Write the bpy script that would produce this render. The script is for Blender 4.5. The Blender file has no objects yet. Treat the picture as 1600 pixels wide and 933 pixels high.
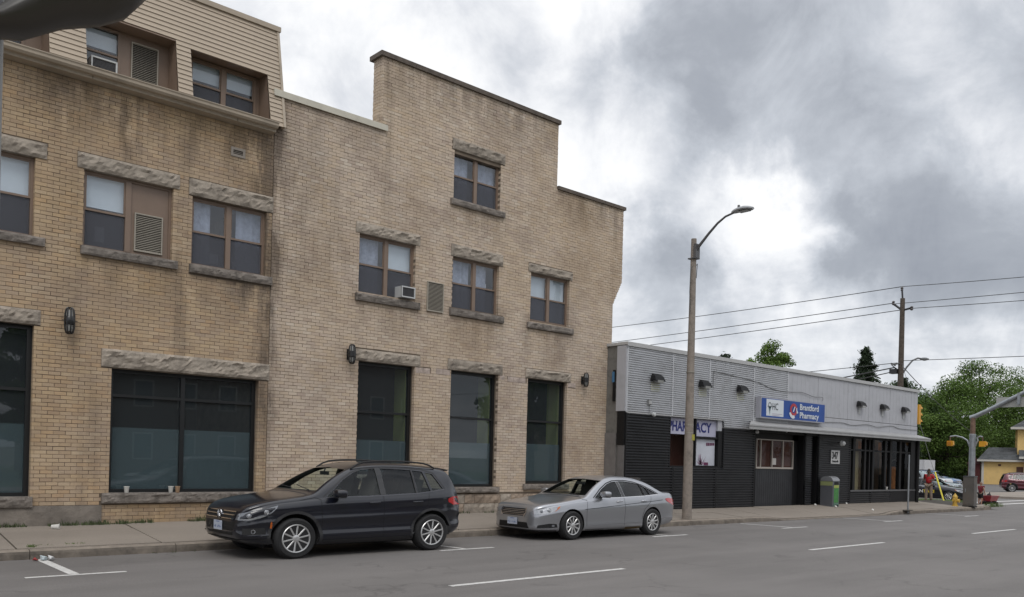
import bpy, bmesh, math, random
from mathutils import Vector, Matrix, noise
from mathutils.bvhtree import BVHTree
from mathutils.geometry import delaunay_2d_cdt
random.seed(7)
S = bpy.context.scene
C = S.collection
R = math.radians
# ------------------------------------------------------------------ camera
cam_d = bpy.data.cameras.new('camera'); cam = bpy.data.objects.new('camera', cam_d); C.objects.link(cam)
cam_d.sensor_width = 36.0; cam_d.lens = 30.29; cam_d.shift_y = 0.1558
cam_d.clip_start = 0.05; cam_d.clip_end = 3000
_yaw, _roll = R(41.768), R(1.48)
_r = Vector((math.cos(_yaw), -math.sin(_yaw), 0)); _f = Vector((math.sin(_yaw), math.cos(_yaw), 0)); _u = Vector((0, 0, 1))
_r3 = _r*math.cos(_roll) + _u*math.sin(_roll); _u3 = -_r*math.sin(_roll) + _u*math.cos(_roll)
cam.matrix_world = Matrix(((_r3.x, _u3.x, -_f.x, 0), (_r3.y, _u3.y, -_f.y, 0), (_r3.z, _u3.z, -_f.z, 1.7), (0, 0, 0, 1)))
S.camera = cam
# ------------------------------------------------------------------ render look
S.view_settings.view_transform = 'Standard'; S.view_settings.look = 'None'
S.view_settings.exposure = 0.16; S.view_settings.gamma = 1.0
S.cycles.max_bounces = 8; S.cycles.transparent_max_bounces = 24; S.cycles.glossy_bounces = 4; S.cycles.diffuse_bounces = 3
S.cycles.use_denoising = True
S.cycles.sample_clamp_indirect = 6.0
# ------------------------------------------------------------------ sky: Nishita behind a broken overcast deck
SUN_EL, SUN_ROT = R(52), R(215)
world = bpy.data.worlds.new('World'); S.world = world; world.use_nodes = True
def build_world():
    nt = world.node_tree; N = nt.nodes; L = nt.links; N.clear()
    out = N.new('ShaderNodeOutputWorld'); bg = N.new('ShaderNodeBackground'); bg.inputs[1].default_value = 0.1
    sky = N.new('ShaderNodeTexSky'); sky.sky_type = 'NISHITA'; sky.sun_disc = False
    sky.sun_elevation = SUN_EL; sky.sun_rotation = SUN_ROT
    tc = N.new('ShaderNodeTexCoord')
    def math_(op, a, b=None, c=None, clamp=False):
        n = N.new('ShaderNodeMath'); n.operation = op; n.use_clamp = clamp
        for i, v in enumerate((a, b, c)):
            if v is None: continue
            if isinstance(v, (int, float)): n.inputs[i].default_value = v
            else: L.new(v, n.inputs[i])
        return n.outputs[0]
    sep = N.new('ShaderNodeSeparateXYZ'); L.new(tc.outputs['Generated'], sep.inputs[0])
    zc = math_('MAXIMUM', sep.outputs[2], 0.0)
    den = math_('ADD', zc, 0.16)
    cx = math_('DIVIDE', sep.outputs[0], den); cy = math_('DIVIDE', sep.outputs[1], den)
    comb = N.new('ShaderNodeCombineXYZ'); L.new(cx, comb.inputs[0]); L.new(cy, comb.inputs[1]); comb.inputs[2].default_value = 3.1
    def nz(scale, detail, rough, src, dist=0.0):
        n = N.new('ShaderNodeTexNoise'); n.inputs['Scale'].default_value = scale; n.inputs['Detail'].default_value = detail
        n.inputs['Roughness'].default_value = rough; n.inputs['Distortion'].default_value = dist; L.new(src, n.inputs['Vector']); return n
    n1 = nz(0.9, 6, 0.55, comb.outputs[0], 0.3); n2 = nz(3.0, 7, 0.6, comb.outputs[0]); n3 = nz(4.5, 6, 0.58, tc.outputs['Generated'])
    # direction warped by noise so that every bank of cloud has a ragged edge
    sub = N.new('ShaderNodeVectorMath'); sub.operation = 'SUBTRACT'; L.new(n3.outputs['Color'], sub.inputs[0]); sub.inputs[1].default_value = (.5, .5, .5)
    sc = N.new('ShaderNodeVectorMath'); sc.operation = 'SCALE'; L.new(sub.outputs[0], sc.inputs[0]); sc.inputs['Scale'].default_value = 0.20
    wd = N.new('ShaderNodeVectorMath'); wd.operation = 'ADD'; L.new(tc.outputs['Generated'], wd.inputs[0]); L.new(sc.outputs[0], wd.inputs[1])
    n5 = nz(14, 6, 0.62, tc.outputs['Generated']); sb5 = N.new('ShaderNodeVectorMath'); sb5.operation = 'SUBTRACT'; L.new(n5.outputs['Color'], sb5.inputs[0]); sb5.inputs[1].default_value = (.5, .5, .5)
    sc5 = N.new('ShaderNodeVectorMath'); sc5.operation = 'SCALE'; L.new(sb5.outputs[0], sc5.inputs[0]); sc5.inputs['Scale'].default_value = 0.09; wd5 = N.new('ShaderNodeVectorMath'); wd5.operation = 'ADD'; L.new(wd.outputs[0], wd5.inputs[0]); L.new(sc5.outputs[0], wd5.inputs[1]); wd = wd5
    val = math_('MULTIPLY_ADD', n1.outputs[0], -0.46, 0.985)
    val = math_('ADD', val, math_('MULTIPLY_ADD', n2.outputs[0], -0.34, 0.17))
    n4 = nz(9, 8, 0.62, tc.outputs['Generated'], .4); val = math_('ADD', val, math_('MULTIPLY_ADD', n4.outputs[0], -0.66, 0.33))
    val = math_('ADD', val, math_('MULTIPLY_ADD', n3.outputs[0], -0.50, 0.25))
    banks = [((.690,.590,.425), .20, -.24), ((.745,.535,.395), .15, -.18), ((.885,.385,.250), .13, -.26), ((.835,.42,.30), .12, -.16), ((.86,.33,.36), .30, -.13), ((.91,.30,.28), .16, -.08),
             ((.785,.580,.200), .105, -.27), ((.760,.612,.215), .08, -.14), ((.93,.33,.21), .12, -.20), ((.866,.456,.200), .040, -.15), ((.840,.505,.195), .03, -.10),
             ((.835,.500,.240), .095, .34), ((.815,.525,.285), .07, .24), ((.80,.58,.12), .08, .12), ((.865,.47,.225), .05, .20), ((.60,.75,.30), .10, -.08), ((.56,.70,.46), .10, -.08), ((.70,.63,.345), .12, .26), ((.74,.60,.30), .09, .20), ((.487,.76,.43), .30, .16), ((.64,.62,.47), .08, .24),
             ((.88,.45,.13), .10, .07), ((.95,.30,.12), .10, .08), ((.865,.47,.165), .05, .12), ((.80,.58,.14), .10, .10), ((.90,.26,.34), .10, .10), ((-.3,-.6,.74), .8, .05)]
    for c, r, a in banks:
        d = N.new('ShaderNodeVectorMath'); d.operation = 'DISTANCE'; L.new(wd.outputs[0], d.inputs[0]); d.inputs[1].default_value = c
        mr = N.new('ShaderNodeMapRange'); mr.interpolation_type = 'SMOOTHERSTEP'; L.new(d.outputs['Value'], mr.inputs[0])
        mr.inputs[1].default_value = r*1.25; mr.inputs[2].default_value = r*0.32; mr.inputs[3].default_value = 0; mr.inputs[4].default_value = a*(.66 if a < 0 else .66)
        val = math_('ADD', val, mr.outputs[0])
    val = math_('ADD', val, math_('MULTIPLY', zc, 0.10))   # an overcast deck is brighter overhead
    ramp = N.new('ShaderNodeValToRGB'); L.new(val, ramp.inputs[0]); e = ramp.color_ramp.elements
    e[0].position = 0.12; e[0].color = (.28, .30, .345, 1)
    e[1].position = 1.05; e[1].color = (1.0, 1.0, 1.0, 1)
    for p, c in ((.46, (.395, .42, .465)), (.66, (.56, .59, .64)), (.80, (.74, .76, .80)), (.93, (.92, .93, .95))):
        q = e.new(p); q.color = (*c, 1)
    sc10 = N.new('ShaderNodeVectorMath'); sc10.operation = 'SCALE'; L.new(ramp.outputs[0], sc10.inputs[0])
    bm = N.new('ShaderNodeMapRange'); L.new(zc, bm.inputs[0]); bm.inputs[1].default_value = .45; bm.inputs[2].default_value = 1; bm.inputs[3].default_value = 9.6; bm.inputs[4].default_value = 15
    L.new(bm.outputs[0], sc10.inputs['Scale'])
    mix = N.new('ShaderNodeMix'); mix.data_type = 'RGBA'; mix.inputs[0].default_value = 0.94
    L.new(sky.outputs[0], mix.inputs[6]); L.new(sc10.outputs[0], mix.inputs[7])
    L.new(mix.outputs[2], bg.inputs[0]); L.new(bg.outputs[0], out.inputs[0])
build_world()
sun_d = bpy.data.lights.new('sun', 'SUN'); sun_d.energy = 0.9; sun_d.angle = R(25); sun_d.color = (1, .97, .92)
sun = bpy.data.objects.new('sun', sun_d); C.objects.link(sun)
_sd = Vector((math.sin(SUN_ROT)*math.cos(SUN_EL), math.cos(SUN_ROT)*math.cos(SUN_EL), math.sin(SUN_EL)))
sun.rotation_euler = _sd.to_track_quat('Z', 'Y').to_euler(); sun.location = (0, -10, 40)

# ------------------------------------------------------------------ materials
MATS = {}
def M(name, col=(.5,.5,.5), rough=.7, metal=0.0, var=0.0, vscale=4.0, rnd=0.0, bump=0.0, bscale=40.0, coat=0.0, spec=.5, dirt=0.0, dcol=(.05,.045,.04), dscale=1.2, coord='world', emit=0.0):
    if name in MATS: return MATS[name]
    m = bpy.data.materials.new(name); m.use_nodes = True; nt = m.node_tree; N, L = nt.nodes, nt.links
    p = N['Principled BSDF']; p.inputs['Base Color'].default_value = (*col, 1); p.inputs['Roughness'].default_value = rough
    p.inputs['Metallic'].default_value = metal; p.inputs['Specular IOR Level'].default_value = spec
    if coat: p.inputs['Coat IOR'].default_value = 1.5; p.inputs['Coat Weight'].default_value = coat; p.inputs['Coat Roughness'].default_value = 0.04
    if emit: p.inputs['Emission Color'].default_value = (*col, 1); p.inputs['Emission Strength'].default_value = emit
    if coord == 'world': vec = N.new('ShaderNodeNewGeometry').outputs['Position']
    else: vec = N.new('ShaderNodeTexCoord').outputs['Object']
    cur = None
    def mixc(fac, a, b, bt='MIX'):
        x = N.new('ShaderNodeMix'); x.data_type = 'RGBA'; x.blend_type = bt
        if isinstance(fac, float): x.inputs[0].default_value = fac
        else: L.new(fac, x.inputs[0])
        for i, v in ((6, a), (7, b)):
            if isinstance(v, tuple): x.inputs[i].default_value = (*v, 1)
            else: L.new(v, x.inputs[i])
        return x.outputs[2]
    cur = tuple(col)
    if var:
        n = N.new('ShaderNodeTexNoise'); n.inputs['Scale'].default_value = vscale; n.inputs['Detail'].default_value = 6; n.inputs['Roughness'].default_value = .62; L.new(vec, n.inputs[0])
        mr = N.new('ShaderNodeMapRange'); L.new(n.outputs[0], mr.inputs[0]); mr.inputs[1].default_value = .3; mr.inputs[2].default_value = .7
        cur = mixc(mr.outputs[0], tuple(c*(1-var) for c in col), tuple(min(1, c*(1+var)) for c in col))
    if rnd:
        g = N.new('ShaderNodeNewGeometry'); oi = N.new('ShaderNodeObjectInfo'); ad = N.new('ShaderNodeMath'); ad.operation = 'ADD'
        L.new(g.outputs['Random Per Island'], ad.inputs[0]); L.new(oi.outputs['Random'], ad.inputs[1])
        fr = N.new('ShaderNodeMath'); fr.operation = 'FRACT'; L.new(ad.outputs[0], fr.inputs[0])
        mr = N.new('ShaderNodeMapRange'); L.new(fr.outputs[0], mr.inputs[0]); mr.inputs[3].default_value = 1-rnd; mr.inputs[4].default_value = 1+rnd
        v = N.new('ShaderNodeVectorMath'); v.operation = 'SCALE'; L.new(mr.outputs[0], v.inputs['Scale'])
        if isinstance(cur, tuple): v.inputs[0].default_value = cur
        else: L.new(cur, v.inputs[0])
        cur = v.outputs[0]
    if dirt:
        n = N.new('ShaderNodeTexNoise'); n.inputs['Scale'].default_value = dscale; n.inputs['Detail'].default_value = 8; n.inputs['Roughness'].default_value = .68; L.new(vec, n.inputs[0])
        mr = N.new('ShaderNodeMapRange'); L.new(n.outputs[0], mr.inputs[0]); mr.inputs[1].default_value = .5; mr.inputs[2].default_value = .72; mr.inputs[4].default_value = dirt
        cur = mixc(mr.outputs[0], cur, dcol)
    if not isinstance(cur, tuple): L.new(cur, p.inputs['Base Color'])
    if bump:
        n = N.new('ShaderNodeTexNoise'); n.inputs['Scale'].default_value = bscale; n.inputs['Detail'].default_value = 5; L.new(vec, n.inputs[0])
        b = N.new('ShaderNodeBump'); b.inputs['Strength'].default_value = bump; b.inputs['Distance'].default_value = .01; L.new(n.outputs[0], b.inputs['Height']); L.new(b.outputs[0], p.inputs['Normal'])
    MATS[name] = m; return m
def glass(name, tint=(.8,.85,.85), refl=1.0, ior=1.55, rough=0.0, haze=0.0, hcol=(.3,.35,.38)):
    m = bpy.data.materials.new(name); m.use_nodes = True; nt = m.node_tree; N, L = nt.nodes, nt.links
    N.remove(N['Principled BSDF']); out = N['Material Output']
    tr = N.new('ShaderNodeBsdfTransparent'); tr.inputs[0].default_value = (*tint, 1)
    gl = N.new('ShaderNodeBsdfGlossy'); gl.inputs['Roughness'].default_value = rough; gl.inputs[0].default_value = (.95, .97, 1, 1)
    fr = N.new('ShaderNodeFresnel'); fr.inputs[0].default_value = ior
    mu = N.new('ShaderNodeMath'); mu.operation = 'MULTIPLY'; mu.use_clamp = True; L.new(fr.outputs[0], mu.inputs[0]); mu.inputs[1].default_value = refl*.55
    gb = N.new('ShaderNodeNewGeometry'); iv = N.new('ShaderNodeMath'); iv.operation = 'SUBTRACT'; iv.inputs[0].default_value = 1.0; L.new(gb.outputs['Backfacing'], iv.inputs[1]); m3 = N.new('ShaderNodeMath'); m3.operation = 'MULTIPLY'; L.new(mu.outputs[0], m3.inputs[0]); L.new(iv.outputs[0], m3.inputs[1]); mu = m3
    mx = N.new('ShaderNodeMixShader'); L.new(mu.outputs[0], mx.inputs[0])
    if haze:
        df = N.new('ShaderNodeBsdfDiffuse'); df.inputs[0].default_value = (*hcol, 1); m2 = N.new('ShaderNodeMixShader'); m2.inputs[0].default_value = haze
        L.new(tr.outputs[0], m2.inputs[1]); L.new(df.outputs[0], m2.inputs[2]); L.new(m2.outputs[0], mx.inputs[1])
    else: L.new(tr.outputs[0], mx.inputs[1])
    L.new(gl.outputs[0], mx.inputs[2]); L.new(mx.outputs[0], out.inputs[0]); MATS[name] = m; return m

def brick_material(name, pal, gold):
    m = bpy.data.materials.new(name); m.use_nodes = True; nt = m.node_tree; N, L = nt.nodes, nt.links
    p = N['Principled BSDF']; p.inputs['Roughness'].default_value = .88; p.inputs['Specular IOR Level'].default_value = .25
    g = N.new('ShaderNodeNewGeometry'); oi = N.new('ShaderNodeObjectInfo')
    def ma(op, a, b=None, c=None, clamp=False):
        n = N.new('ShaderNodeMath'); n.operation = op; n.use_clamp = clamp
        for i, v in enumerate((a, b, c)):
            if v is None: continue
            if isinstance(v, (int, float)): n.inputs[i].default_value = v
            else: L.new(v, n.inputs[i])
        return n.outputs[0]
    def rng(v, a, b, c=0., d=1., sm=False):
        n = N.new('ShaderNodeMapRange'); n.interpolation_type = 'SMOOTHSTEP' if sm else 'LINEAR'; L.new(v, n.inputs[0])
        for i, q in zip((1, 2, 3, 4), (a, b, c, d)): n.inputs[i].default_value = q
        return n.outputs[0]
    def mixc(f, a, b, bt='MIX'):
        x = N.new('ShaderNodeMix'); x.data_type = 'RGBA'; x.blend_type = bt
        if isinstance(f, float): x.inputs[0].default_value = f
        else: L.new(f, x.inputs[0])
        for i, v in ((6, a), (7, b)):
            if isinstance(v, tuple): x.inputs[i].default_value = (*v, 1)
            else: L.new(v, x.inputs[i])
        return x.outputs[2]
    def nz(scale, det=6, ro=.6, vec=None, mul=None):
        n = N.new('ShaderNodeTexNoise'); n.inputs['Scale'].default_value = scale; n.inputs['Detail'].default_value = det; n.inputs['Roughness'].default_value = ro
        v = g.outputs['Position']
        if mul:
            mm = N.new('ShaderNodeVectorMath'); mm.operation = 'MULTIPLY'; L.new(v, mm.inputs[0]); mm.inputs[1].default_value = mul; v = mm.outputs[0]
        L.new(v, n.inputs[0]); return n.outputs[0]
    rnd = ma('FRACT', ma('ADD', g.outputs['Random Per Island'], oi.outputs['Random']))
    rnd2 = ma('FRACT', ma('MULTIPLY', rnd, 37.7))
    ramp = N.new('ShaderNodeValToRGB'); L.new(rnd, ramp.inputs[0]); e = ramp.color_ramp.elements
    e[0].position = 0; e[0].color = (*pal[0], 1); e[1].position = 1; e[1].color = (*pal[-1], 1)
    for i, c in enumerate(pal[1:-1]): q = e.new((i+1)/(len(pal)-1)); q.color = (*c, 1)
    col = ramp.outputs[0]
    dark = rng(rnd2, .90, .99); col = mixc(ma('MULTIPLY', dark, .22), col, (.28, .20, .15))
    # fine mottling and pits
    col = mixc(rng(nz(55, 4), .42, .75, 0, .30), col, (.24, .18, .12))
    # pinkish-grey weathered areas and light bloom, larger patches
    col = mixc(rng(nz(.55, 7, .7), .48, .68, 0, .66), col, (.33, .255, .20))
    col = mixc(rng(nz(.9, 7, .7, mul=(1, 1, .6)), .55, .8, 0, .30), col, (.60, .50, .38))
    sep = N.new('ShaderNodeSeparateXYZ'); L.new(g.outputs['Position'], sep.inputs[0]); X, Z = sep.outputs[0], sep.outputs[2]
    def band(x, w, z0=-9, z1=99, soft=.6):
        x *= .92; w *= .92; z0 = z0*.92+.136; z1 = z1*.92+.136
        b = ma('SUBTRACT', 1.0, rng(ma('ABSOLUTE', ma('SUBTRACT', X, x)), w*.35, w*1.3, sm=True))
        b = ma('MULTIPLY', b, rng(Z, z0-soft, z0+soft, sm=True)); b = ma('MULTIPLY', b, rng(Z, z1-soft, z1+soft, 1., 0., sm=True)); return b
    st = nz(1.6, 8, .7, mul=(1.6, 1, .35)); stn = rng(st, .38, .62)
    streak = ma('MULTIPLY', band(8.75, .42, 2.5, 20), .95)
    for x, w, z0, z1, a in ((5.75, .22, 7.4, 20, 1.1), (8.3, .5, 5.0, 20, .7), (9.5, .9, 5.5, 8.9, .55), (4.6, .35, 3.0, 8.6, .35), (6.85, .18, 3.4, 8, .5), (11.9, .16, 5, 11.4, .3), (20.6, .3, 0, 9, .30), (10.6, .4, 6, 8.6, .3), (8.8, .3, .2, 3.4, .5), (5.1, .22, .3, 3.3, .45)):
        streak = ma('ADD', streak, ma('MULTIPLY', band(x, w, z0, z1), a))
    # soot under the gutter, the copings and the sills
    for x0, x1, z, a in ((2, 8.7, 8.6, .95), (11.7, 17.9, 11.45, .62), (18, 20.9, 9.6, .75), (4.9, 6.8, 5.4, .6), (7.0, 8.9, 5.4, .6), (11.1, 13, 5.4, .55), (13.9, 15.9, 5.4, .5), (16.7, 18.7, 5.4, .5), (13.9, 15.9, 8.4, .5), (8.9, 11.8, 9.7, .4)):
        x0 *= .92; x1 *= .92; z = z*.92+.136; cx = (x0+x1)/2; hw = (x1-x0)/2
        b = rng(ma('ABSOLUTE', ma('SUBTRACT', X, cx)), hw-.2, hw+.3, 1., 0., sm=True)
        b = ma('MULTIPLY', b, rng(Z, z-1.1, z, 0., 1., sm=True)); b = ma('MULTIPLY', b, ma('LESS_THAN', Z, z+.45)); streak = ma('ADD', streak, ma('MULTIPLY', b, a))
    streak = ma('ADD', streak, rng(Z, .35, .95, .55, 0., sm=True))
    streak = ma('MULTIPLY', streak, stn, clamp=True)
    col = mixc(ma('MULTIPLY', streak, .82), col, (.105, .082, .066))
    col = mixc(rng(nz(.45, 6, .65), .42, .62, .0, gold), col, (.47, .315, .14))
    col = mixc(rng(nz(1.7, 7, .72), .48, .66, 0, .30), col, (.27, .205, .155))
    L.new(col, p.inputs['Base Color'])
    b = N.new('ShaderNodeBump'); b.inputs['Strength'].default_value = .6; b.inputs['Distance'].default_value = .006; L.new(nz(70, 5), b.inputs['Height']); L.new(b.outputs[0], p.inputs['Normal'])
    return m
BRICK_L = brick_material('golden_buff_brick', [(0.386,0.282,0.197), (0.460,0.347,0.232), (0.439,0.336,0.245), (0.515,0.391,0.257), (0.471,0.329,0.207), (0.536,0.425,0.300)], .25)
BRICK_R = brick_material('pale_buff_brick', [(0.467,0.376,0.314), (0.568,0.468,0.381), (0.535,0.446,0.367), (0.613,0.508,0.407), (0.556,0.446,0.340), (0.634,0.549,0.461)], .18)
BRICK = BRICK_L

def ground_material(name, base, crack=0.0, speck=.25, patch=.15, warm=(1,1,1)):
    m = bpy.data.materials.new(name); m.use_nodes = True; nt = m.node_tree; N, L = nt.nodes, nt.links
    p = N['Principled BSDF']; p.inputs['Roughness'].default_value = .85; p.inputs['Specular IOR Level'].default_value = .3
    g = N.new('ShaderNodeNewGeometry')
    def nz(scale, det=6, ro=.6, mul=None):
        n = N.new('ShaderNodeTexNoise'); n.inputs['Scale'].default_value = scale; n.inputs['Detail'].default_value = det; n.inputs['Roughness'].default_value = ro; v = g.outputs['Position']
        if mul:
            mm = N.new('ShaderNodeVectorMath'); mm.operation = 'MULTIPLY'; L.new(v, mm.inputs[0]); mm.inputs[1].default_value = mul; v = mm.outputs[0]
        L.new(v, n.inputs[0]); return n.outputs[0]
    def rng(v, a, b, c=0., d=1.):
        n = N.new('ShaderNodeMapRange'); L.new(v, n.inputs[0])
        for i, q in zip((1, 2, 3, 4), (a, b, c, d)): n.inputs[i].default_value = q
        return n.outputs[0]
    def mixc(f, a, b):
        x = N.new('ShaderNodeMix'); x.data_type = 'RGBA'
        if isinstance(f, float): x.inputs[0].default_value = f
        else: L.new(f, x.inputs[0])
        for i, v in ((6, a), (7, b)):
            if isinstance(v, tuple): x.inputs[i].default_value = (*v, 1)
            else: L.new(v, x.inputs[i])
        return x.outputs[2]
    def s(k): return tuple(c*k for c in base)
    col = mixc(rng(nz(45, 3, .7), .35, .65), s(1-speck), s(1+speck))
    col = mixc(rng(nz(95, 2, .5), .56, .68, 0, .6), col, tuple(min(1, c*2.0) for c in base)); col = mixc(rng(nz(70, 2, .5), .58, .70, 0, .55), col, tuple(c*.45 for c in base))
    col = mixc(rng(nz(.8, 5, .6, (.06, 1.6, 1)), .40, .62, 0, .55), col, s(1-patch*1.5))
    col = mixc(rng(nz(.5, 6, .65, (.35, 1.2, 1)), .35, .68, 0, .8), col, s(1-patch*1.6))
    col = mixc(rng(nz(.22, 4, .6), .45, .7, 0, .5), col, tuple(base[i]*(1+patch)*warm[i] for i in range(3)))
    if crack:
        v = N.new('ShaderNodeTexVoronoi'); v.feature = 'DISTANCE_TO_EDGE'; v.inputs['Scale'].default_value = .32
        wn = N.new('ShaderNodeTexNoise'); wn.inputs['Scale'].default_value = 1.3; wn.inputs['Detail'].default_value = 6; L.new(g.outputs['Position'], wn.inputs[0])
        sc = N.new('ShaderNodeVectorMath'); sc.operation = 'SCALE'; sc.inputs['Scale'].default_value = 1.2; L.new(wn.outputs['Color'], sc.inputs[0])
        ad = N.new('ShaderNodeVectorMath'); ad.operation = 'ADD'; L.new(g.outputs['Position'], ad.inputs[0]); L.new(sc.outputs[0], ad.inputs[1]); L.new(ad.outputs[0], v.inputs['Vector'])
        a = rng(v.outputs['Distance'], 0.0, .012, crack, 0.)
        mm = N.new('ShaderNodeMath'); mm.operation = 'MULTIPLY'; L.new(a, mm.inputs[0]); L.new(rng(nz(.5, 3), .45, .6), mm.inputs[1])
        col = mixc(mm.outputs[0], col, s(.3))
        # oil and tyre stains
        col = mixc(rng(nz(.8, 5, .7, (.5, 2.2, 1)), .60, .75, 0, .45), col, s(.5))
    L.new(col, p.inputs['Base Color'])
    b = N.new('ShaderNodeBump'); b.inputs['Strength'].default_value = .5; b.inputs['Distance'].default_value = .008; L.new(nz(60, 4), b.inputs['Height']); L.new(b.outputs[0], p.inputs['Normal'])
    MATS[name] = m; return m

# ------------------------------------------------------------------ mesh helpers
class MB:
    def __init__(s): s.v = []; s.f = []; s.m = []; s.mats = []
    def mi(s, mat):
        if mat not in s.mats: s.mats.append(mat)
        return s.mats.index(mat)
    def add(s, vs, fs, mat):
        o = len(s.v); s.v += [tuple(v) for v in vs]; k = s.mi(mat)
        for f in fs: s.f.append(tuple(i+o for i in f)); s.m.append(k)
    def box(s, x0, x1, y0, y1, z0, z1, mat, skip=''):
        vs = [(x0,y0,z0),(x1,y0,z0),(x1,y1,z0),(x0,y1,z0),(x0,y0,z1),(x1,y0,z1),(x1,y1,z1),(x0,y1,z1)]
        F = {'b':(0,3,2,1), 't':(4,5,6,7), 'f':(0,1,5,4), 'r':(1,2,6,5), 'k':(2,3,7,6), 'l':(3,0,4,7)}
        s.add(vs, [F[k] for k in 'btfrkl' if k not in skip], mat)
    def obox(s, c, ax, hs, mat):   # oriented box: centre, three axes, half sizes
        c = Vector(c); A = [Vector(a).normalized()*h for a, h in zip(ax, hs)]
        vs = [c + A[0]*i + A[1]*j + A[2]*k for k in (-1,1) for (i,j) in ((-1,-1),(1,-1),(1,1),(-1,1))]
        s.add(vs, [(0,3,2,1),(4,5,6,7),(0,1,5,4),(1,2,6,5),(2,3,7,6),(3,0,4,7)], mat)
    def tube(s, pts, rad, mat, n=10, cap=True):
        pts = [Vector(p) for p in pts]; rs = rad if isinstance(rad, (list, tuple)) else [rad]*len(pts)
        vs = []; prev = None
        for i, p in enumerate(pts):
            t = (pts[min(i+1, len(pts)-1)] - pts[max(i-1, 0)]).normalized()
            if prev is None:
                a = Vector((0,0,1)) if abs(t.z) < .9 else Vector((1,0,0)); u = t.cross(a).normalized()
            else: u = (prev - t*prev.dot(t)).normalized()
            prev = u; w = t.cross(u)
            for k in range(n):
                an = 2*math.pi*k/n; vs.append(p + (u*math.cos(an) + w*math.sin(an))*rs[i])
        fs = []
        for i in range(len(pts)-1):
            for k in range(n): fs.append((i*n+k, i*n+(k+1) % n, (i+1)*n+(k+1) % n, (i+1)*n+k))
        if cap: fs.append(tuple(reversed(range(n)))); fs.append(tuple((len(pts)-1)*n+k for k in range(n)))
        s.add(vs, fs, mat)
    def lathe(s, c, prof, mat, n=24, axis='z', sx=1, sy=1):
        vs = []
        for r, h in prof:
            for k in range(n):
                a = 2*math.pi*k/n; x, y = r*math.cos(a)*sx, r*math.sin(a)*sy
                v = {'z': (x, y, h), 'y': (x, h, y), 'x': (h, x, y)}[axis]; vs.append((c[0]+v[0], c[1]+v[1], c[2]+v[2]))
        fs = []
        for i in range(len(prof)-1):
            for k in range(n): fs.append((i*n+k, i*n+(k+1) % n, (i+1)*n+(k+1) % n, (i+1)*n+k))
        fs.append(tuple(range(n))); fs.append(tuple((len(prof)-1)*n+k for k in range(n)))
        s.add(vs, fs, mat)
    def prism(s, poly, axis, a, b, mat):   # poly of 2D points extruded along axis from a to b
        n = len(poly)
        def P(p, t): return {'x': (t, p[0], p[1]), 'y': (p[0], t, p[1]), 'z': (p[0], p[1], t)}[axis]
        vs = [P(p, a) for p in poly] + [P(p, b) for p in poly]
        fs = [tuple(range(n)), tuple(reversed(range(n, 2*n)))] + [(i, i+n, (i+1) % n+n, (i+1) % n) for i in range(n)]
        s.add(vs, fs, mat)
    def build(s, name, parent=None, smooth=False, loc=None, fix=True):
        me = bpy.data.meshes.new(name); me.from_pydata(s.v, [], s.f)
        for m in s.mats: me.materials.append(m)
        me.polygons.foreach_set('material_index', s.m)
        if fix and len(s.f) < 60000:
            b = bmesh.new(); b.from_mesh(me); bmesh.ops.recalc_face_normals(b, faces=b.faces); b.to_mesh(me); b.free()
        if smooth:
            me.polygons.foreach_set('use_smooth', [True]*len(me.polygons)); me.set_sharp_from_angle(angle=R(38))
        me.update()
        o = bpy.data.objects.new(name, me); C.objects.link(o)
        if parent is not None: o.parent = parent
        if loc is not None:     # mesh was written in world coordinates: give it an origin at loc
            me.transform(Matrix.Translation(-Vector(loc))); o.location = loc
        return o
def tag(o, label=None, cat=None, group=None, kind=None):
    if label: o['label'] = label
    if cat: o['category'] = cat
    if group: o['group'] = group
    if kind: o['kind'] = kind
    return o
def thing(name, label, cat, loc=(0,0,0), group=None):
    o = bpy.data.objects.new(name, None); C.objects.link(o); o.location = loc; o.empty_display_size = .2
    return tag(o, label, cat, group)
def put(o, parent):
    """parent o keeping its world place (parent only has a translation)"""
    o.parent = parent; o.location = Vector(o.location) - Vector(parent.location); return o
def part(mb, name, parent, smooth=False):
    o = mb.build(name, None, smooth); 
    p = parent; off = Vector((0,0,0))
    while p is not None: off += Vector(p.location); p = p.parent
    o.parent = parent; o.location = -off; return o
def text_part(txt, size, mat, name, parent, origin, xdir, up, extrude=.002, squeeze=1.0, align='LEFT', bold=0.0):
    cu = bpy.data.curves.new(name, 'FONT'); cu.body = txt; cu.size = size; cu.extrude = extrude; cu.align_x = align; cu.offset = bold; cu.resolution_u = 3
    t = bpy.data.objects.new(name, cu); C.objects.link(t)
    dg = bpy.context.evaluated_depsgraph_get(); me = bpy.data.meshes.new_from_object(t.evaluated_get(dg)); bpy.data.objects.remove(t); bpy.data.curves.remove(cu)
    X = Vector(xdir).normalized(); U = Vector(up).normalized(); Zv = X.cross(U)
    mt = Matrix(((X.x*squeeze, U.x, Zv.x, origin[0]), (X.y*squeeze, U.y, Zv.y, origin[1]), (X.z*squeeze, U.z, Zv.z, origin[2]), (0,0,0,1)))
    me.transform(mt); me.materials.clear(); me.materials.append(mat)
    o = bpy.data.objects.new(name, me); C.objects.link(o)
    p = parent; off = Vector((0,0,0))
    while p is not None: off += Vector(p.location); p = p.parent
    o.parent = parent; o.location = -off; return o
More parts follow.
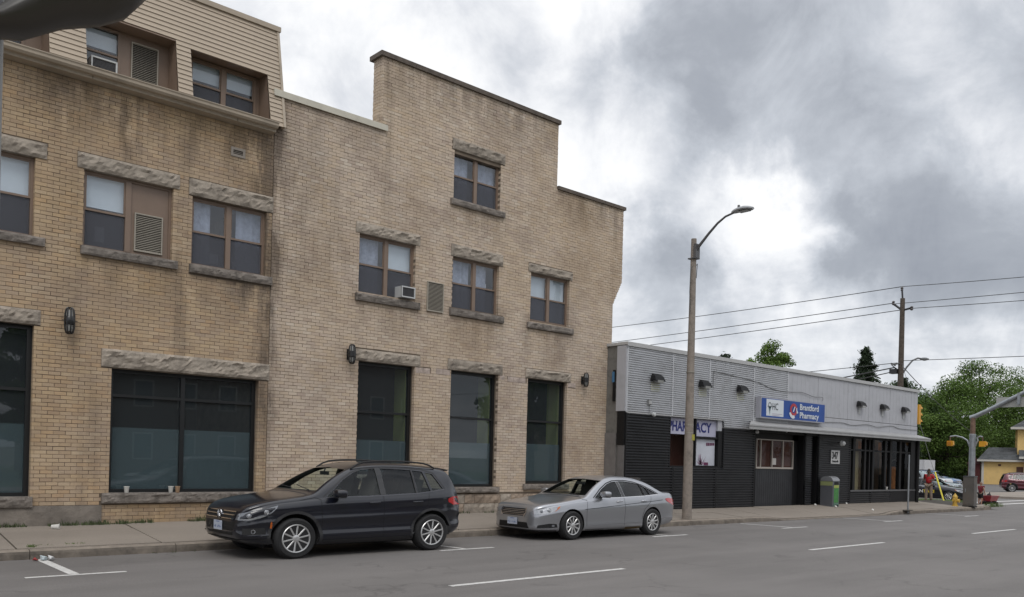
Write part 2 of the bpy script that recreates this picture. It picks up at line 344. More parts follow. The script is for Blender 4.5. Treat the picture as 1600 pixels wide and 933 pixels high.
def rough_block(mb, x0, x1, y0, y1, z0, z1, mat, amp=.025, step=.06, seed=0.0):
    """rock-faced stone: front (y0) face broken, margins kept"""
    nx = max(3, int((x1-x0)/step)); nz_ = max(3, int((z1-z0)/step)+1); vs = []; fs = []
    for j in range(nz_+1):
        for i in range(nx+1):
            u, v = i/nx, j/nz_; x = x0+(x1-x0)*u; z = z0+(z1-z0)*v
            e = min(1, min(u*(x1-x0), (1-u)*(x1-x0), v*(z1-z0), (1-v)*(z1-z0))/.035)
            q = noise.turbulence(Vector((x*3.2+seed, seed, z*7)), 4, True)*1.0
            q2 = noise.noise(Vector((x*11+seed, 3, z*16)))
            q = .55*q+.75*(1-min(1, abs(noise.noise(Vector((x*2.6+seed*2, z*5.5+x*1.2, seed))))*3.2))**2*(.4+v)
            edge = (i in (0, nx)) or (j in (0, nz_))
            y = y0 - e*amp*(.15+1.4*q+.35*q2)
            jx = 0 if i in (0, nx) else noise.noise(Vector((x*9, z*9, seed)))*.012
            jz = noise.noise(Vector((x*5, seed, 7+j)))*.006 if j in (0, nz_) else noise.noise(Vector((x*9, z*9, seed+5)))*.02
            vs.append((x+jx, y, z+jz))
    for j in range(nz_):
        for i in range(nx):
            a = j*(nx+1)+i; fs.append((a, a+1, a+nx+2, a+nx+1))
    n = len(vs); vs += [(x0,y1,z0),(x1,y1,z0),(x1,y1,z1),(x0,y1,z1)]
    bot = [i for i in range(nx+1)]; top = [nz_*(nx+1)+i for i in range(nx+1)]
    fs.append(tuple(reversed(bot)) + (n, n+1)); fs.append(tuple(top) + (n+2, n+3))
    lf = [j*(nx+1) for j in range(nz_+1)]; rt = [j*(nx+1)+nx for j in range(nz_+1)]
    fs.append(tuple(lf) + (n+3, n)); fs.append(tuple(reversed(rt)) + (n+1, n+2)); fs.append((n, n+3, n+2, n+1))
    mb.add(vs, fs, mat)
def camkey(x, y, z):
    d = Vector((x, y, z-1.7)); return d.length
# ================================================================== GROUND
ASPH = ground_material('asphalt', (.178, .167, .160), crack=.38, speck=.24, patch=.16)
LOT = ground_material('lot_asphalt', (.15, .143, .138), crack=.5, speck=.2, patch=.12)
CONC = ground_material('sidewalk_concrete', (.27, .235, .20), speck=.14, patch=.13)
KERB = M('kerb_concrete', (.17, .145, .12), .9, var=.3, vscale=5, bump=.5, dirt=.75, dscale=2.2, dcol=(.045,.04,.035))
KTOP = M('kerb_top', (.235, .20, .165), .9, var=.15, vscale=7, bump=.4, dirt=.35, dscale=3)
JOINT = M('joint_dirt', (.05, .043, .034), .95)
PAINT = M('road_paint', (.60, .59, .57), .7, var=.10, vscale=9, dirt=.65, dscale=14, dcol=(.16,.15,.145))
GRASS = M('grass_blade', (.085, .13, .03), .8, var=.35, vscale=6, rnd=.35)
mb = MB(); n = 40   # one sheet to the horizon, finer near the camera
mb.box(-900, 1500, -900, 1500, -.5, -.03, M('earth', (.14, .13, .10), .95, var=.3, vscale=.05), skip='b')
tag(mb.build('ground'), kind='structure')
def sheet(name, x0, x1, y0, y1, z, mat, nx=1, ny=1):
    mb = MB(); vs = [(x0+(x1-x0)*i/nx, y0+(y1-y0)*j/ny, z) for j in range(ny+1) for i in range(nx+1)]
    mb.add(vs, [(j*(nx+1)+i, j*(nx+1)+i+1, (j+1)*(nx+1)+i+1, (j+1)*(nx+1)+i) for j in range(ny) for i in range(nx)], mat)
    return tag(mb.build(name), kind='structure')
sheet('road', -60, 260, .95, 16.3, 0, ASPH)
sheet('side_street', 45.7, 57.5, 16.3, 200, .0, ASPH)
sheet('parking_lot', 37.8, 45.7, 19.2, 60, .02, LOT)
sheet('parking_lot', 57.7, 200, 22.8, 120, .02, LOT)
def kerb_y(x): return 14.35 - .012*(x-2)
def kerb_z(x):   # the kerb drops for the driveway in front of the pharmacy
    def s(a, b, t): t = max(0, min(1, (t-a)/(b-a))); return t*t*(3-2*t)
    return .145 - .12*(s(22.6, 24.2, x) - s(30.2, 31.6, x))
# sidewalk base (joint dirt) + slabs
side = thing('sidewalk', None, None, (0, 14.5, 0)); side['kind'] = 'structure'
mb = MB()
xs = [-6+.8*i for i in range(60)]
def sz(x, q):    # the walk climbs from the kerb to the walls
    top = .145+.058*1.3
    return kerb_z(x)+(top-kerb_z(x))*q/1.3 if q < 1.3 else .145+.058*q
for a, b in zip(xs[:-1], xs[1:]):
    for (q0, q1) in ((.15, 1.3), (1.3, 2.75)):
        def pt(x, q): return (x, min(kerb_y(x)+q, 16.93), sz(x, q)-.022)
        mb.add([pt(a, q0), pt(b, q0), pt(b, q1), pt(a, q1)], [(0,1,2,3)], JOINT)
part(mb, 'joint_bed', side)
def slab(x0, x1, q0, q1, ymax=16.92, sk=.0):
    g = .012; mb = MB(); dz = random.uniform(-.004, .004); tilt = random.uniform(-.003, .003); vs = []
    ns = max(1, int((x1-x0)/.5))
    cols = [x0+g+(x1-x0-2*g)*i/ns for i in range(ns+1)]
    rows = [q0+g, q1-g] if q1 <= 1.3 or q0 >= 1.3 else [q0+g, 1.3, q1-g]
    for q in rows:
        for x in cols:
            xx = x + sk*(q-.15); y = min(kerb_y(xx)+q, ymax); vs.append((xx, y, sz(xx, q)+dz+tilt*(x-x0)))
    nc = len(cols); fs = [(j*nc+i, j*nc+i+1, (j+1)*nc+i+1, (j+1)*nc+i) for j in range(len(rows)-1) for i in range(nc-1)]
    n = len(vs); vs2 = vs + [(v[0], v[1], v[2]-.06) for v in vs]
    ring = list(range(nc)) + [r*nc+nc-1 for r in range(1, len(rows))] + [(len(rows)-1)*nc+i for i in range(nc-2, -1, -1)] + [r*nc for r in range(len(rows)-2, 0, -1)]
    for i in range(len(ring)): a, b = ring[i], ring[(i+1) % len(ring)]; fs.append((a, a+n, b+n, b))
    mb.add(vs2, fs, CONC); return part(mb, 'slab', side)
edges = [-3.2, -1.1, 1.0, 3.08, 5.2, 7.3, 9.35, 11.4, 13.5, 15.6, 17.6]
for i, (a, b) in enumerate(zip(edges[:-1], edges[1:])):
    if b <= 5.3: slab(a, b, .16, 1.85, sk=.06); slab(a, b, 1.85, 2.7, sk=.06)
    else: slab(a, b, .16, 2.7, sk=.06 if i < 7 else .04)
slab(17.6, 18.6, .16, 2.7)
ex = [18.6+1.62*i for i in range(13)]
for a, b in zip(ex[:-1], ex[1:]):
    for q0, q1 in ((.16, 1.3), (1.3, 2.4)): slab(a, b, q0, q1, ymax=16.13)
# corner of the block: slabs beside the pharmacy up to the rounded kerb
def corner_poly():
    P = [(38.05, kerb_y(38)+.16), (39.4, kerb_y(39.4)+.16)]
    for k in range(9):
        a = R(-80+10*k); P.append((39.6+2.9*math.cos(a), kerb_y(40)+3.05+2.9*math.sin(a)))
    P += [(42.6, 17.0), (38.05, 16.75)]; return P
mb = MB(); mb.prism(corner_poly(), 'z', .0, .165, CONC); part(mb, 'slab', side)
# kerb stones
ker = thing('kerb', None, None, (0, 14.3, 0)); ker['kind'] = 'structure'
def kerb_stone(x0, x1, mk=True):
    mb = MB(); ns = max(2, int((x1-x0)/.4)); prof = [(0, -.12), (0.012, .55), (.022, .82), (.05, .97), (.085, 1.0), (.155, 1.0), (.155, -.12)]
    vs = []
    for i in range(ns+1):
        x = x0+.006+(x1-x0-.012)*i/ns; j = noise.noise(Vector((x*2.5, 1, 0)))*.008
        for q, h in prof:
            zz = kerb_z(x)*h if h > 0 else -.1
            vs.append((x, kerb_y(x)+q+(j if q < .1 else 0), zz + (j*.5 if h > .5 else 0)))
    m = len(prof); fs = []; 
    fr = [(i*m+k, (i+1)*m+k, (i+1)*m+k+1, i*m+k+1) for i in range(ns) for k in (0, 1)]
    tp = [(i*m+k, (i+1)*m+k, (i+1)*m+k+1, i*m+k+1) for i in range(ns) for k in (2, 3, 4, 5)]
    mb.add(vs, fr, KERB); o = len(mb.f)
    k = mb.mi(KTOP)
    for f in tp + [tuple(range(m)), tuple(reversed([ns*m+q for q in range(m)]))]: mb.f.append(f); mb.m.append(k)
    return part(mb, 'kerb_stone', ker)
x = -3.4
while x < 39.0:
    L_ = random.uniform(2.1, 2.6); kerb_stone(x, min(x+L_, 39.4)); x += L_
mb = MB(); P = corner_poly()[1:11]
for (a, b) in zip(P[:-1], P[1:]):
    d = Vector((b[0]-a[0], b[1]-a[1], 0)).normalized(); nn = Vector((d.y, -d.x, 0))
    A = Vector((*a, 0)); B = Vector((*b, 0)); vs = [A, B, B+nn*.16, A+nn*.16]; mb.add([v for v in vs] + [v+Vector((0,0,.15)) for v in vs], [(0,1,2,3),(4,5,6,7),(0,1,5,4),(1,2,6,5),(2,3,7,6),(3,0,4,7)], KTOP)
part(mb, 'kerb_stone', ker)
# near side of the road, under and behind the camera
mb = MB(); mb.box(-60, 60, -2.5, .95, -.1, .14, CONC); tag(mb.build('near_sidewalk'), kind='structure')
mb = MB(); mb.box(-60, 60, -40, -2.5, -.1, .10, M('front_yards', (.07, .10, .03), .95, var=.4, vscale=3)); tag(mb.build('front_yards'), kind='structure')
# far corner across the side street
mb = MB(); P = [(57.3, 24.0), (57.3, 18.6), (57.9, 17.3), (59.2, 16.6), (61, 16.4), (200, 15.6), (200, 22.8), (61, 23.2), (60.4, 26), (60.4, 90), (57.3, 90)]
mb.prism(P, 'z', -.05, .13, CONC); tag(mb.build('far_sidewalk'), kind='structure')
# road markings, each a sheet 4 mm above the road
mark = thing('road_markings', None, None, (0, 10, 0)); mark['kind'] = 'structure'
def line(x0, y0, x1, y1, w, name='painted_line'):
    d = Vector((x1-x0, y1-y0, 0)).normalized(); nn = Vector((-d.y, d.x, 0))*w/2; A = Vector((x0, y0, .004)); B = Vector((x1, y1, .004)); k = max(2, int((B-A).length/.25)); mb = MB(); vs = []
    for i in range(k+1):
        p = A+(B-A)*i/k; e = noise.noise(p*6)*.006; vs += [p+nn*(1+e*8), p-nn*(1-e*8)]
    mb.add(vs, [(2*i, 2*i+1, 2*i+3, 2*i+2) for i in range(k)], PAINT); return part(mb, name, mark)
for k, xx in enumerate([-5.4, 3.35, 10.0, 16.0, 21.45, 27.4, 33.8]):
    line(xx-.62, 12.37, xx+.62, 12.35, .10); line(xx-.02, 12.43, xx+(.0 if k < 2 else -.2), kerb_y(xx)-.05 if k < 2 else 13.95, .13 if k < 2 else .10)
for a, b in ((-8.3, -5.3), (-1.1, 1.8), (6.95, 10.4), (16.1, 19.35), (24.53, 27.7), (33.4, 36.6), (42.5, 45.6)): line(a, 8.93, b, 8.93, .11)
for a in (60.0, 63.0): line(45.3, 16.0+(a-60)*.5, 56.5, 16.0+(a-60)*.5, .35)

# ================================================================== BRICK BUILDINGS
MORT = M('mortar', (.165, .13, .098), .95, var=.3, vscale=3, bump=.5)
STONE = M('rock_faced_stone', (.315, .272, .225), .9, var=.28, vscale=5, bump=.9, bscale=28, dirt=.6, dscale=4.5, dcol=(.085,.07,.058), rnd=.12)
STONE2 = M('weathered_sill_stone', (.185, .162, .142), .9, var=.35, vscale=6, bump=.9, bscale=30, dirt=.85, dscale=5.5, dcol=(.045,.038,.032), rnd=.1)
BROWN = M('brown_window_frame', (.205, .145, .108), .45, var=.06)
BLACKF = M('black_window_frame', (.010, .011, .012), .4)
INT = M('room_wall', (.16, .15, .14), .9); INTF = M('room_floor', (.09, .075, .06), .8)
BLIND = M('roller_blind', (.72, .74, .74), .8, var=.03, coord='obj'); CURT = M('net_curtain', (.36, .37, .43), .9, var=.25, vscale=9)
GL = glass('window_glass', (.90, .93, .96), 2.6, 1.7); GLD = glass('shopfront_glass', (.72, .78, .80), 1.7, 1.6, haze=.06, hcol=(.24,.27,.29))  # shopfront panes carry a faint grey standing in for reflected light
SCREEN = glass('insect_screen', (.75, .75, .77), .3, 1.4, rough=.15, haze=.42, hcol=(.15,.155,.175))
FILM = glass('frosted_film', (.4, .45, .46), .9, 1.5, rough=.07, haze=.8, hcol=(.205, .235, .24))
LOUV = M('louvre_metal', (.34, .31, .26), .55, var=.06); LOUVD = M('louvre_dark', (.035, .03, .025), .8)
SIDING = M('beige_siding', (.42, .345, .265), .6, var=.05, vscale=3, rnd=.03, dirt=.12, dscale=1.5)
TRIM = M('beige_trim', (.40, .335, .26), .55, var=.06, vscale=2, dirt=.25, dscale=2.5)
COPE = M('cream_coping', (.53, .50, .42), .5, var=.06, dirt=.2, dscale=3); COPED = M('dark_stone_coping', (.105, .085, .07), .85, var=.3, vscale=6, bump=.5)
LW, LH, JT = .2085, .0682, .008
BW, BH = LW+JT, LH+JT
YF = 18.30

def brick_building(bld, xl, xr_fn, z0, ztop_fn, holes, fills, phase, n_single=300, seedz=0.0, clip_left=None):
    """courses of real bricks round the openings; returns spans for the mortar"""
    full = []; mbr = MB(); mm = MB(); allx = holes+fills; k = 0; z = z0
    rnd = random.Random(int(phase*1000)+3)
    while z < 12.5:
        za, zb = z, z+LH; zm = (za+zb)/2; segs = ztop_fn(zm)
        for (sx0, sx1) in segs:
            sx1 = min(sx1, xr_fn(zm)); 
            if sx1 <= sx0: continue
            def cut(lst):
                sp = [(sx0, sx1)]
                for (a, b, c, d) in lst:
                    if c < zm < d:
                        ns = []
                        for (p, q) in sp:
                            if b <= p or a >= q: ns.append((p, q)); continue
                            if a > p: ns.append((p, a))
                            if b < q: ns.append((b, q))
                        sp = ns
                return sp
            for (p, q) in cut(holes): mm.add([(p, YF+.009, z-JT/2), (q, YF+.009, z-JT/2), (q, YF+.009, z+LH+JT/2), (p, YF+.009, z+LH+JT/2)], [(0,1,2,3)], MORT)
            for (p, q) in cut(allx):
                off = ((k % 2)*.5 + phase)*BW; i0 = math.floor((p-off)/BW); x = i0*BW+off
                while x < q:
                    a, b = max(x, p), min(x+LW, q)
                    if b-a > .025:
                        jz = rnd.uniform(-.0022, .0022); jy = rnd.uniform(-.0035, .003); jx = rnd.uniform(-.003, .003)
                        a2 = a + (jx if a == x else 0); b2 = b + (jx if b == x+LW else 0)
                        if rnd.random() < .012: jy -= rnd.uniform(.002, .006)
                        if a == x and b == x+LW and sx0+.02 < a: full.append((a2, b2, YF+jy, za+jz, zb+jz))
                        else: mbr.box(a2, b2, YF+jy, YF+.105, za+jz, zb+jz, BRICK, skip='k')
                    x += BW
        z += BH; k += 1
        if not ztop_fn(z+LH/2): break
    def area(b):
        x, zz = (b[0]+b[1])/2, b[3]
        d = Vector((x, YF, zz-1.7)); dep = x*.666+YF*.7458
        px = 512+1346*.64*(x*.7456-YF*.666)/dep
        if px < 14 or px > 1024: return 0
        return 1/dep**2
    full.sort(key=area, reverse=True)
    protos = []
    for i, (a, b, y, za, zb) in enumerate(full):
        if i < n_single:
            if len(protos) < 6:
                m1 = MB(); w = random.uniform(.9975, 1)*LW/2; h = LH/2*random.uniform(.97, 1.0); c = .0025
                vs = []
                for yy, s_ in ((0, c), (c, 0), (.105, 0)):
                    for sx_, sz_ in ((-1,-1),(1,-1),(1,1),(-1,1)): vs.append((sx_*(w-s_), yy, sz_*(h-s_)))
                m1.add(vs, [(0,1,2,3)] + [(r*4+j, r*4+(j+1) % 4, r*4+4+(j+1) % 4, r*4+4+j) for r in (0, 1) for j in range(4)], BRICK)
                o = m1.build('brick', bld); protos.append(o.data)
            else: o = bpy.data.objects.new('brick', protos[i % 6]); C.objects.link(o); o.parent = bld
            o.location = Vector(((a+b)/2, y, (za+zb)/2)) - Vector(bld.location)
        else: mbr.box(a, b, y, YF+.105, za, zb, BRICK, skip='k')
    o = part(mbr, 'brickwork', bld); o['kind'] = 'stuff'
    for (a, b, c, d) in holes:     # reveals behind the bricks
        for (u0, u1) in ((a-.05, a-.002), (b+.002, b+.05)): mm.box(u0, u1, YF+.02, YF+.3, c, d, MORT, skip='f')
        mm.box(a-.05, b+.05, YF+.02, YF+.3, d+.002, d+.05, MORT, skip='f'); mm.box(a-.05, b+.05, YF+.02, YF+.3, c-.05, c-.002, MORT, skip='f')
    part(mm, 'mortar', bld)

LINT, SILLS = {}, {}
def lintel(bld, x0, x1, z0, z1, amp=.045, proud=.02):
    mb = MB(); rough_block(mb, x0, x1, YF-proud, YF+.25, z0, z1, STONE, amp=amp, seed=x0*1.7+z0); part(mb, 'lintel', bld)
    return (x0-.004, x1+.004, z0-.002, z1+.004)
def sill(bld, x0, x1, z0, z1, amp=.02):
    mb = MB(); rough_block(mb, x0, x1, YF-.075, YF+.25, z0, z1, STONE2, amp=amp, seed=x0*2.3+z0, step=.05); part(mb, 'sill', bld)
    return (x0-.004, x1+.004, z0-.004, z1+.002)
def rect_frame(mb, x0, x1, z0, z1, y0, y1, w, mat, wb=None):
    wb = wb or w; mb.box(x0, x1, y0, y1, z1-w, z1, mat); mb.box(x0, x1, y0, y1, z0, z0+wb, mat)
    mb.box(x0, x0+w, y0+.001, y1-.001, z0+wb, z1-w, mat); mb.box(x1-w, x1, y0+.001, y1-.001, z0+wb, z1-w, mat)
def louvre(bld, x0, x1, z0, z1, y, name='louvre_grille', pitch=.036):
    g = thing(name, None, None, (0,0,0)); g.parent = bld; g.location = -Vector(bld.location) if bld.parent is None else Vector((0,0,0))
    g.location = Vector((x0, y, z0)) - world_loc(bld)
    mb = MB(); rect_frame(mb, x0, x1, z0, z1, y-.02, y+.03, .022, LOUV); part(mb, 'frame', g)
    mb = MB(); mb.box(x0+.02, x1-.02, y+.02, y+.03, z0+.02, z1-.02, LOUVD); part(mb, 'backing', g)
    mb = MB(); z = z0+.03
    while z < z1-.03:
        mb.add([(x0+.022, y-.012, z), (x1-.022, y-.012, z), (x1-.022, y+.018, z+.022), (x0+.022, y+.018, z+.022), (x0+.022, y-.012, z-.004), (x1-.022, y-.012, z-.004)], [(0,1,2,3), (4,5,1,0), (4,3,2,5)], LOUV); z += pitch
    part(mb, 'louvre_slats', g); return g
def world_loc(o):
    v = Vector((0,0,0))
    while o is not None: v += Vector(o.location); o = o.parent
    return v
def curtain(mb, x0, x1, y, z0, z1, mat, fold=.04, amp=.02):
    n = max(4, int((x1-x0)/.015)); vs = []
    for zz in (z0, z1):
        for i in range(n+1): x = x0+(x1-x0)*i/n; vs.append((x, y+math.sin(x/fold)*amp*(.7+.6*noise.noise(Vector((x*7, zz, 0)))), zz))
    mb.add(vs, [(i, i+1, n+2+i, n+1+i) for i in range(n)], mat)
def sash_window(bld, x0, x1, z0, z1, left='sash', right='sash', yf=None, cover=('blind', 'none'), frac=(.9, .3)):
    """brown window: two double-hung lights, or a light and a louvred panel"""
    y = yf if yf else YF+.10
    w = tag(part((lambda mb: (rect_frame(mb, x0, x1, z0, z1, y, y+.09, .052, BROWN, .05), mb.box((x0+x1)/2-.055, (x0+x1)/2+.055, y-.006, y+.088, z0+.05, z1-.052, BROWN)) and mb)(MB()), 'window', bld))
    xm = (x0+x1)/2; zm = z0 + (z1-z0)*.495
    for s, (a, b, kind) in enumerate(((x0+.052, xm-.055, left), (xm+.055, x1-.052, right))):
        if kind == 'panel':
            mb = MB(); mb.box(a, b, y+.03, y+.06, z0+.05, z1-.052, BROWN); part(mb, 'infill_panel', w)
            if bld.parent is None:
                louvre(w, a+.10*(b-a), b-.16*(b-a), z0+.10, z0+.58*(z1-z0), y+.005, pitch=.036)
            continue
        mb = MB(); rect_frame(mb, a, b, zm, z1-.052, y+.02, y+.05, .028, BROWN); rect_frame(mb, a, b, z0+.05, zm+.045, y+.052, y+.078, .030, BROWN); mb.box(a, b, y+.012, y+.06, zm-.006, zm+.034, BROWN); part(mb, 'sash', w)
        mb = MB(); mb.box(a+.028, b-.028, y+.033, y+.037, zm+.03, z1-.08, GL); part(mb, 'pane', w)
        mb = MB(); mb.box(a+.03, b-.03, y+.064, y+.068, z0+.08, zm+.016, GL); part(mb, 'pane', w)
        mb = MB(); mb.box(a+.004, b-.004, y+.040, y+.042, z0+.052, zm-.006, SCREEN); part(mb, 'insect_screen', w)
        cv = cover[s]; fr = frac[s]
        if cv == 'blind':
            zb_ = z1-.05-(z1-z0)*fr; mb = MB(); mb.box(a-.02, b+.02, y+.13, y+.134, zb_, z1-.03, BLIND); mb.box(a-.02, b+.02, y+.125, y+.14, zb_-.02, zb_, BLIND); part(mb, 'blind', w)
        elif cv == 'curtain':
            mb = MB(); curtain(mb, a-.02, a+(b-a)*fr, y+.16, z0+.05, z1-.03, CURT); part(mb, 'curtain', w)
        elif cv == 'curtain_right':
            mb = MB(); curtain(mb, b-(b-a)*fr, b+.02, y+.16, z0+.05, z1-.03, CURT); part(mb, 'curtain', w)
    return w
REVY = M('painted_reveal', (.42, .41, .14), .8)
def shop_window(bld, x0, x1, z0, z1, bars=(), mull=None, film=None, reveal=True):
    y = YF+.16; mb = MB(); fw = .085
    rect_frame(mb, x0, x1, z0, z1, y, y+.10, fw, BLACKF, .07)
    for zz in bars: mb.box(x0+fw, x1-fw, y+.002, y+.098, zz-.03, zz+.03, BLACKF)
    if mull: 
        mb.box(mull-.045, mull+.045, y-.004, y+.104, z0+.07, z1-fw, BLACKF)
    w = part(mb, 'window', bld)
    xs_ = [x0+fw] + ([mull] if mull else []) + [x1-fw]; zs = [z0+.07] + sorted(bars) + [z1-fw]
    for a, b in zip(xs_[:-1], xs_[1:]):
        a += .045 if a == mull else 0; b -= .045 if b == mull else 0
        for c, d in zip(zs[:-1], zs[1:]):
            c += .03 if c in bars else 0; d -= .03 if d in bars else 0
            mb = MB(); mb.box(a, b, y+.045, y+.051, c, d, GLD); part(mb, 'pane', w)
        mb = MB(); mb.box(a, b, y+.054, y+.056, z0+.07, film, FILM); part(mb, 'frosted_film', w)
    if reveal:
        mb = MB(); mb.box(x1-.105, x1-.086, y+.10, y+.60, z0, z1, REVY); part(mb, 'inner_reveal', w)
    return w
def interior(bld, x0, x1, y0, y1, z0, z1, name='room', doors=()):
    mb = MB(); mb.box(x0, x1, y0, y1, z0, z1, INT, skip='fb'); mb.box(x0, x1, y0, y1, z0-.05, z0, INTF)
    rr = random.Random(int(x0*10+z0)); x = x0+.3
    while x < x1-1:   # furniture standing in the room
        w_ = rr.uniform(.4, 1.3); h_ = rr.uniform(.5, 1.9); yy = rr.uniform(y0+.9, y1-.8)
        mb.box(x, x+w_, yy, yy+.5, z0, z0+h_, rr.choice([INT, INTF, M('room_cloth', (.22,.20,.24), .9), M('room_cream', (.42,.40,.34), .9), M('room_green', (.10,.20,.13), .9)])); x += w_+rr.uniform(.2, 1.4)
    return part(mb, name, bld)

# ---- left building with the sided mansard
LB = thing('mansard_building', 'buff brick building with brown windows under a beige sided mansard, at the left edge', 'building', (4.5, 18.3, 0.15))
holes = [(2.55, 4.09, .73, 4.0), (5.50, 8.64, .79, 3.32), (2.1, 4.04, 5.66, 7.17), (4.90, 6.64, 5.65, 7.17), (7.04, 8.73, 5.65, 7.11), (7.87, 8.17, 8.18, 8.36), (-2.2, .9, .79, 3.32), (-2, 0, 5.65, 7.1)]
fills = []
for a in [(2.3, 4.19, 4.0, 4.28), (5.30, 8.88, 3.32, 3.68), (1.9, 4.23, 7.17, 7.46), (4.77, 6.76, 7.17, 7.47), (6.96, 8.875, 7.12, 7.47)]: fills.append(lintel(LB, *a, amp=.038))
for a in [(2.4, 4.12, .53, .73), (5.36, 8.82, .585, .79), (2.0, 4.22, 5.50, 5.66), (4.86, 6.74, 5.48, 5.65), (7.0, 8.87, 5.47, 5.65)]: fills.append(sill(LB, *a))
fills.append((-5, 5.36, 0, .55)); fills += [(-2.4, 1.1, 3.32, 3.66), (-2.4, 1.1, .6, .79)]
brick_building(LB, -3, lambda z: 8.855, .175, lambda z: [(-3, 8.855)] if z < 8.9 else [], holes, fills, .13)
mb = MB(); rough_block(mb, -3, 5.37, YF-.03, YF+.2, .1, .545, M('plinth_concrete', (.20, .175, .15), .95, var=.25, vscale=3, bump=.6, dirt=.5, dscale=2.5), amp=.012, step=.12); part(mb, 'plinth', LB)
shop_window(LB, 2.55, 4.09, .73, 4.0, bars=(2.77,), film=2.11, reveal=False)
shop_window(LB, 5.50, 8.64, .79, 3.32, bars=(2.77,), mull=7.0, film=2.12, reveal=False)
sash_window(LB, 2.1, 4.04, 5.66, 7.17, cover=('blind', 'blind'), frac=(.5, .46))
sash_window(LB, 4.90, 6.64, 5.65, 7.17, right='panel', cover=('blind', 'none'), frac=(.40, 0))
sash_window(LB, 7.04, 8.73, 5.65, 7.11, cover=('curtain', 'curtain_right'), frac=(.6, .75))
mb = MB(); rect_frame(mb, 7.85, 8.18, 8.17, 8.37, YF-.02, YF+.06, .055, M('vent_stone', (.25,.22,.19), .8))
for k in range(4): mb.box(7.9, 8.13, YF+.0, YF+.03, 8.215+.035*k, 8.228+.035*k, M('vent_stone'))
mb.box(7.9, 8.13, YF+.05, YF+.06, 8.2, 8.34, LOUVD); part(mb, 'wall_vent', LB)
interior(LB, 1.0, 8.75, 18.62, 22, .3, 4.2); interior(LB, 1.0, 8.75, 18.62, 22, 4.6, 7.4)
mb = MB(); mb.box(-3, 8.8, 18.6, 30, 7.6, 9.0, INT); mb.box(-3, -2.9, 18.4, 30, .1, 9, MORT); mb.box(8.72, 8.84, 18.45, 30, .1, 9, MORT); mb.box(-3, 8.8, 29.9, 30, .1, 9, MORT); part(mb, 'structure_core', LB)
# gutter, fascia
mb = MB(); mb.prism([(18.10, 8.88), (18.30, 8.86), (18.30, 9.05), (18.08, 9.05)], 'x', -3, 8.80, TRIM); part(mb, 'fascia_board', LB)
mb = MB(); pr = [(18.085, 8.935), (17.99, 8.935), (17.95, 8.975), (17.945, 9.02), (17.925, 9.045), (17.925, 9.06), (17.95, 9.06), (17.965, 9.02), (18.0, 8.96), (18.085, 8.95)]
mb.prism(pr, 'x', -3, 8.80, TRIM); part(mb, 'gutter', LB)
mb = MB()
for xx in (-1.0, 1.9, 4.95, 7.9): mb.box(xx-.006, xx+.006, 18.078, 18.11, 8.885, 9.04, M('seam_dark', (.2,.17,.13), .8))
part(mb, 'fascia_joint', LB)
# mansard: boards on the slope, cut round the dormer recesses
def my(z): return 18.15+.2*(z-9.05)
dorm = [(2.5, 4.2, 9.0, 10.28), (4.86, 6.64, 9.0, 10.29), (6.945, 8.70, 9.0, 10.27)]
nb = 22; bh = (11.40-9.06)/nb
for k in range(nb):
    za = 9.06+k*bh; zb = za+bh; zm = (za+zb)/2; sp = [(-3, 9.02)]
    for (a, b, c, d) in dorm:
        if c < zm < d:
            ns = []
            for (p, q) in sp:
                if b <= p or a >= q: ns.append((p, q)); continue
                ns += [(p, a), (b, q)]
            sp = ns
    for (p, q) in sp:
        cuts = [p]; x = p+((k*2.37) % 3.6)+1.2
        if q-p > 3:
            while x < q-.6: cuts.append(x); x += 3.66
        cuts.append(q)
        for a, b in zip(cuts[:-1], cuts[1:]):
            mb = MB(); y0, y1 = my(za), my(zb)
            mb.add([(a, y0-.022, za), (b, y0-.022, za), (b, y1-.004, zb), (a, y1-.004, zb), (a, y0+.03, za+.004), (b, y0+.03, za+.004), (b, y1+.05, zb), (a, y1+.05, zb)],
                   [(0,1,2,3), (4,5,1,0), (0,3,7,4), (1,5,6,2), (3,2,6,7)], SIDING); part(mb, 'siding_board', LB)
mb = MB()
mb.add([(9.0, my(9.06)-.035, 9.06), (9.06, my(9.06)-.035, 9.06), (9.06, my(11.4)-.035, 11.4), (9.0, my(11.4)-.035, 11.4), (9.0, 19.5, 9.06), (9.06, 19.5, 9.06), (9.06, 19.5, 11.4), (9.0, 19.5, 11.4)], [(0,1,2,3),(1,5,6,2),(0,4,7,3),(3,2,6,7),(0,1,5,4)], TRIM); part(mb, 'corner_trim', LB)
mb = MB(); mb.box(-3, 9.09, my(11.4)-.06, my(11.4)+.5, 11.39, 11.50, TRIM); part(mb, 'roof_edge_trim', LB)
mb = MB(); mb.box(-3, 9.0, 18.65, 29, 11.2, 11.4, M('flat_roof', (.12,.12,.12), .9)); mb.box(8.9, 9.0, 18.9, 29, 9, 11.3, SIDING); part(mb, 'roof', LB)
mb = MB(); 
for (a, b, c, d) in dorm:   # recess linings: cheeks, soffit, sill ledge, back wall
    for u in (a-.06, b): mb.prism([(my(9.02)+.01, 9.02), (18.95, 9.02), (18.95, d), (my(d)+.01, d)], 'x', u, u+.06, BROWN)
    mb.add([(a-.06, my(d)-.01, d-.0), (b+.06, my(d)-.01, d-.0), (b+.06, 18.95, d), (a-.06, 18.95, d), (a-.06, my(d)+.03, d+.09), (b+.06, my(d)+.03, d+.09), (b+.06, 18.95, d+.09), (a-.06, 18.95, d+.09)], [(0,1,2,3),(4,5,6,7),(0,1,5,4),(1,2,6,5),(2,3,7,6),(3,0,4,7)], BROWN)
    mb.box(a, b, 18.12, 18.95, 9.0, 9.10, TRIM)
part(mb, 'dormer_recess', LB)
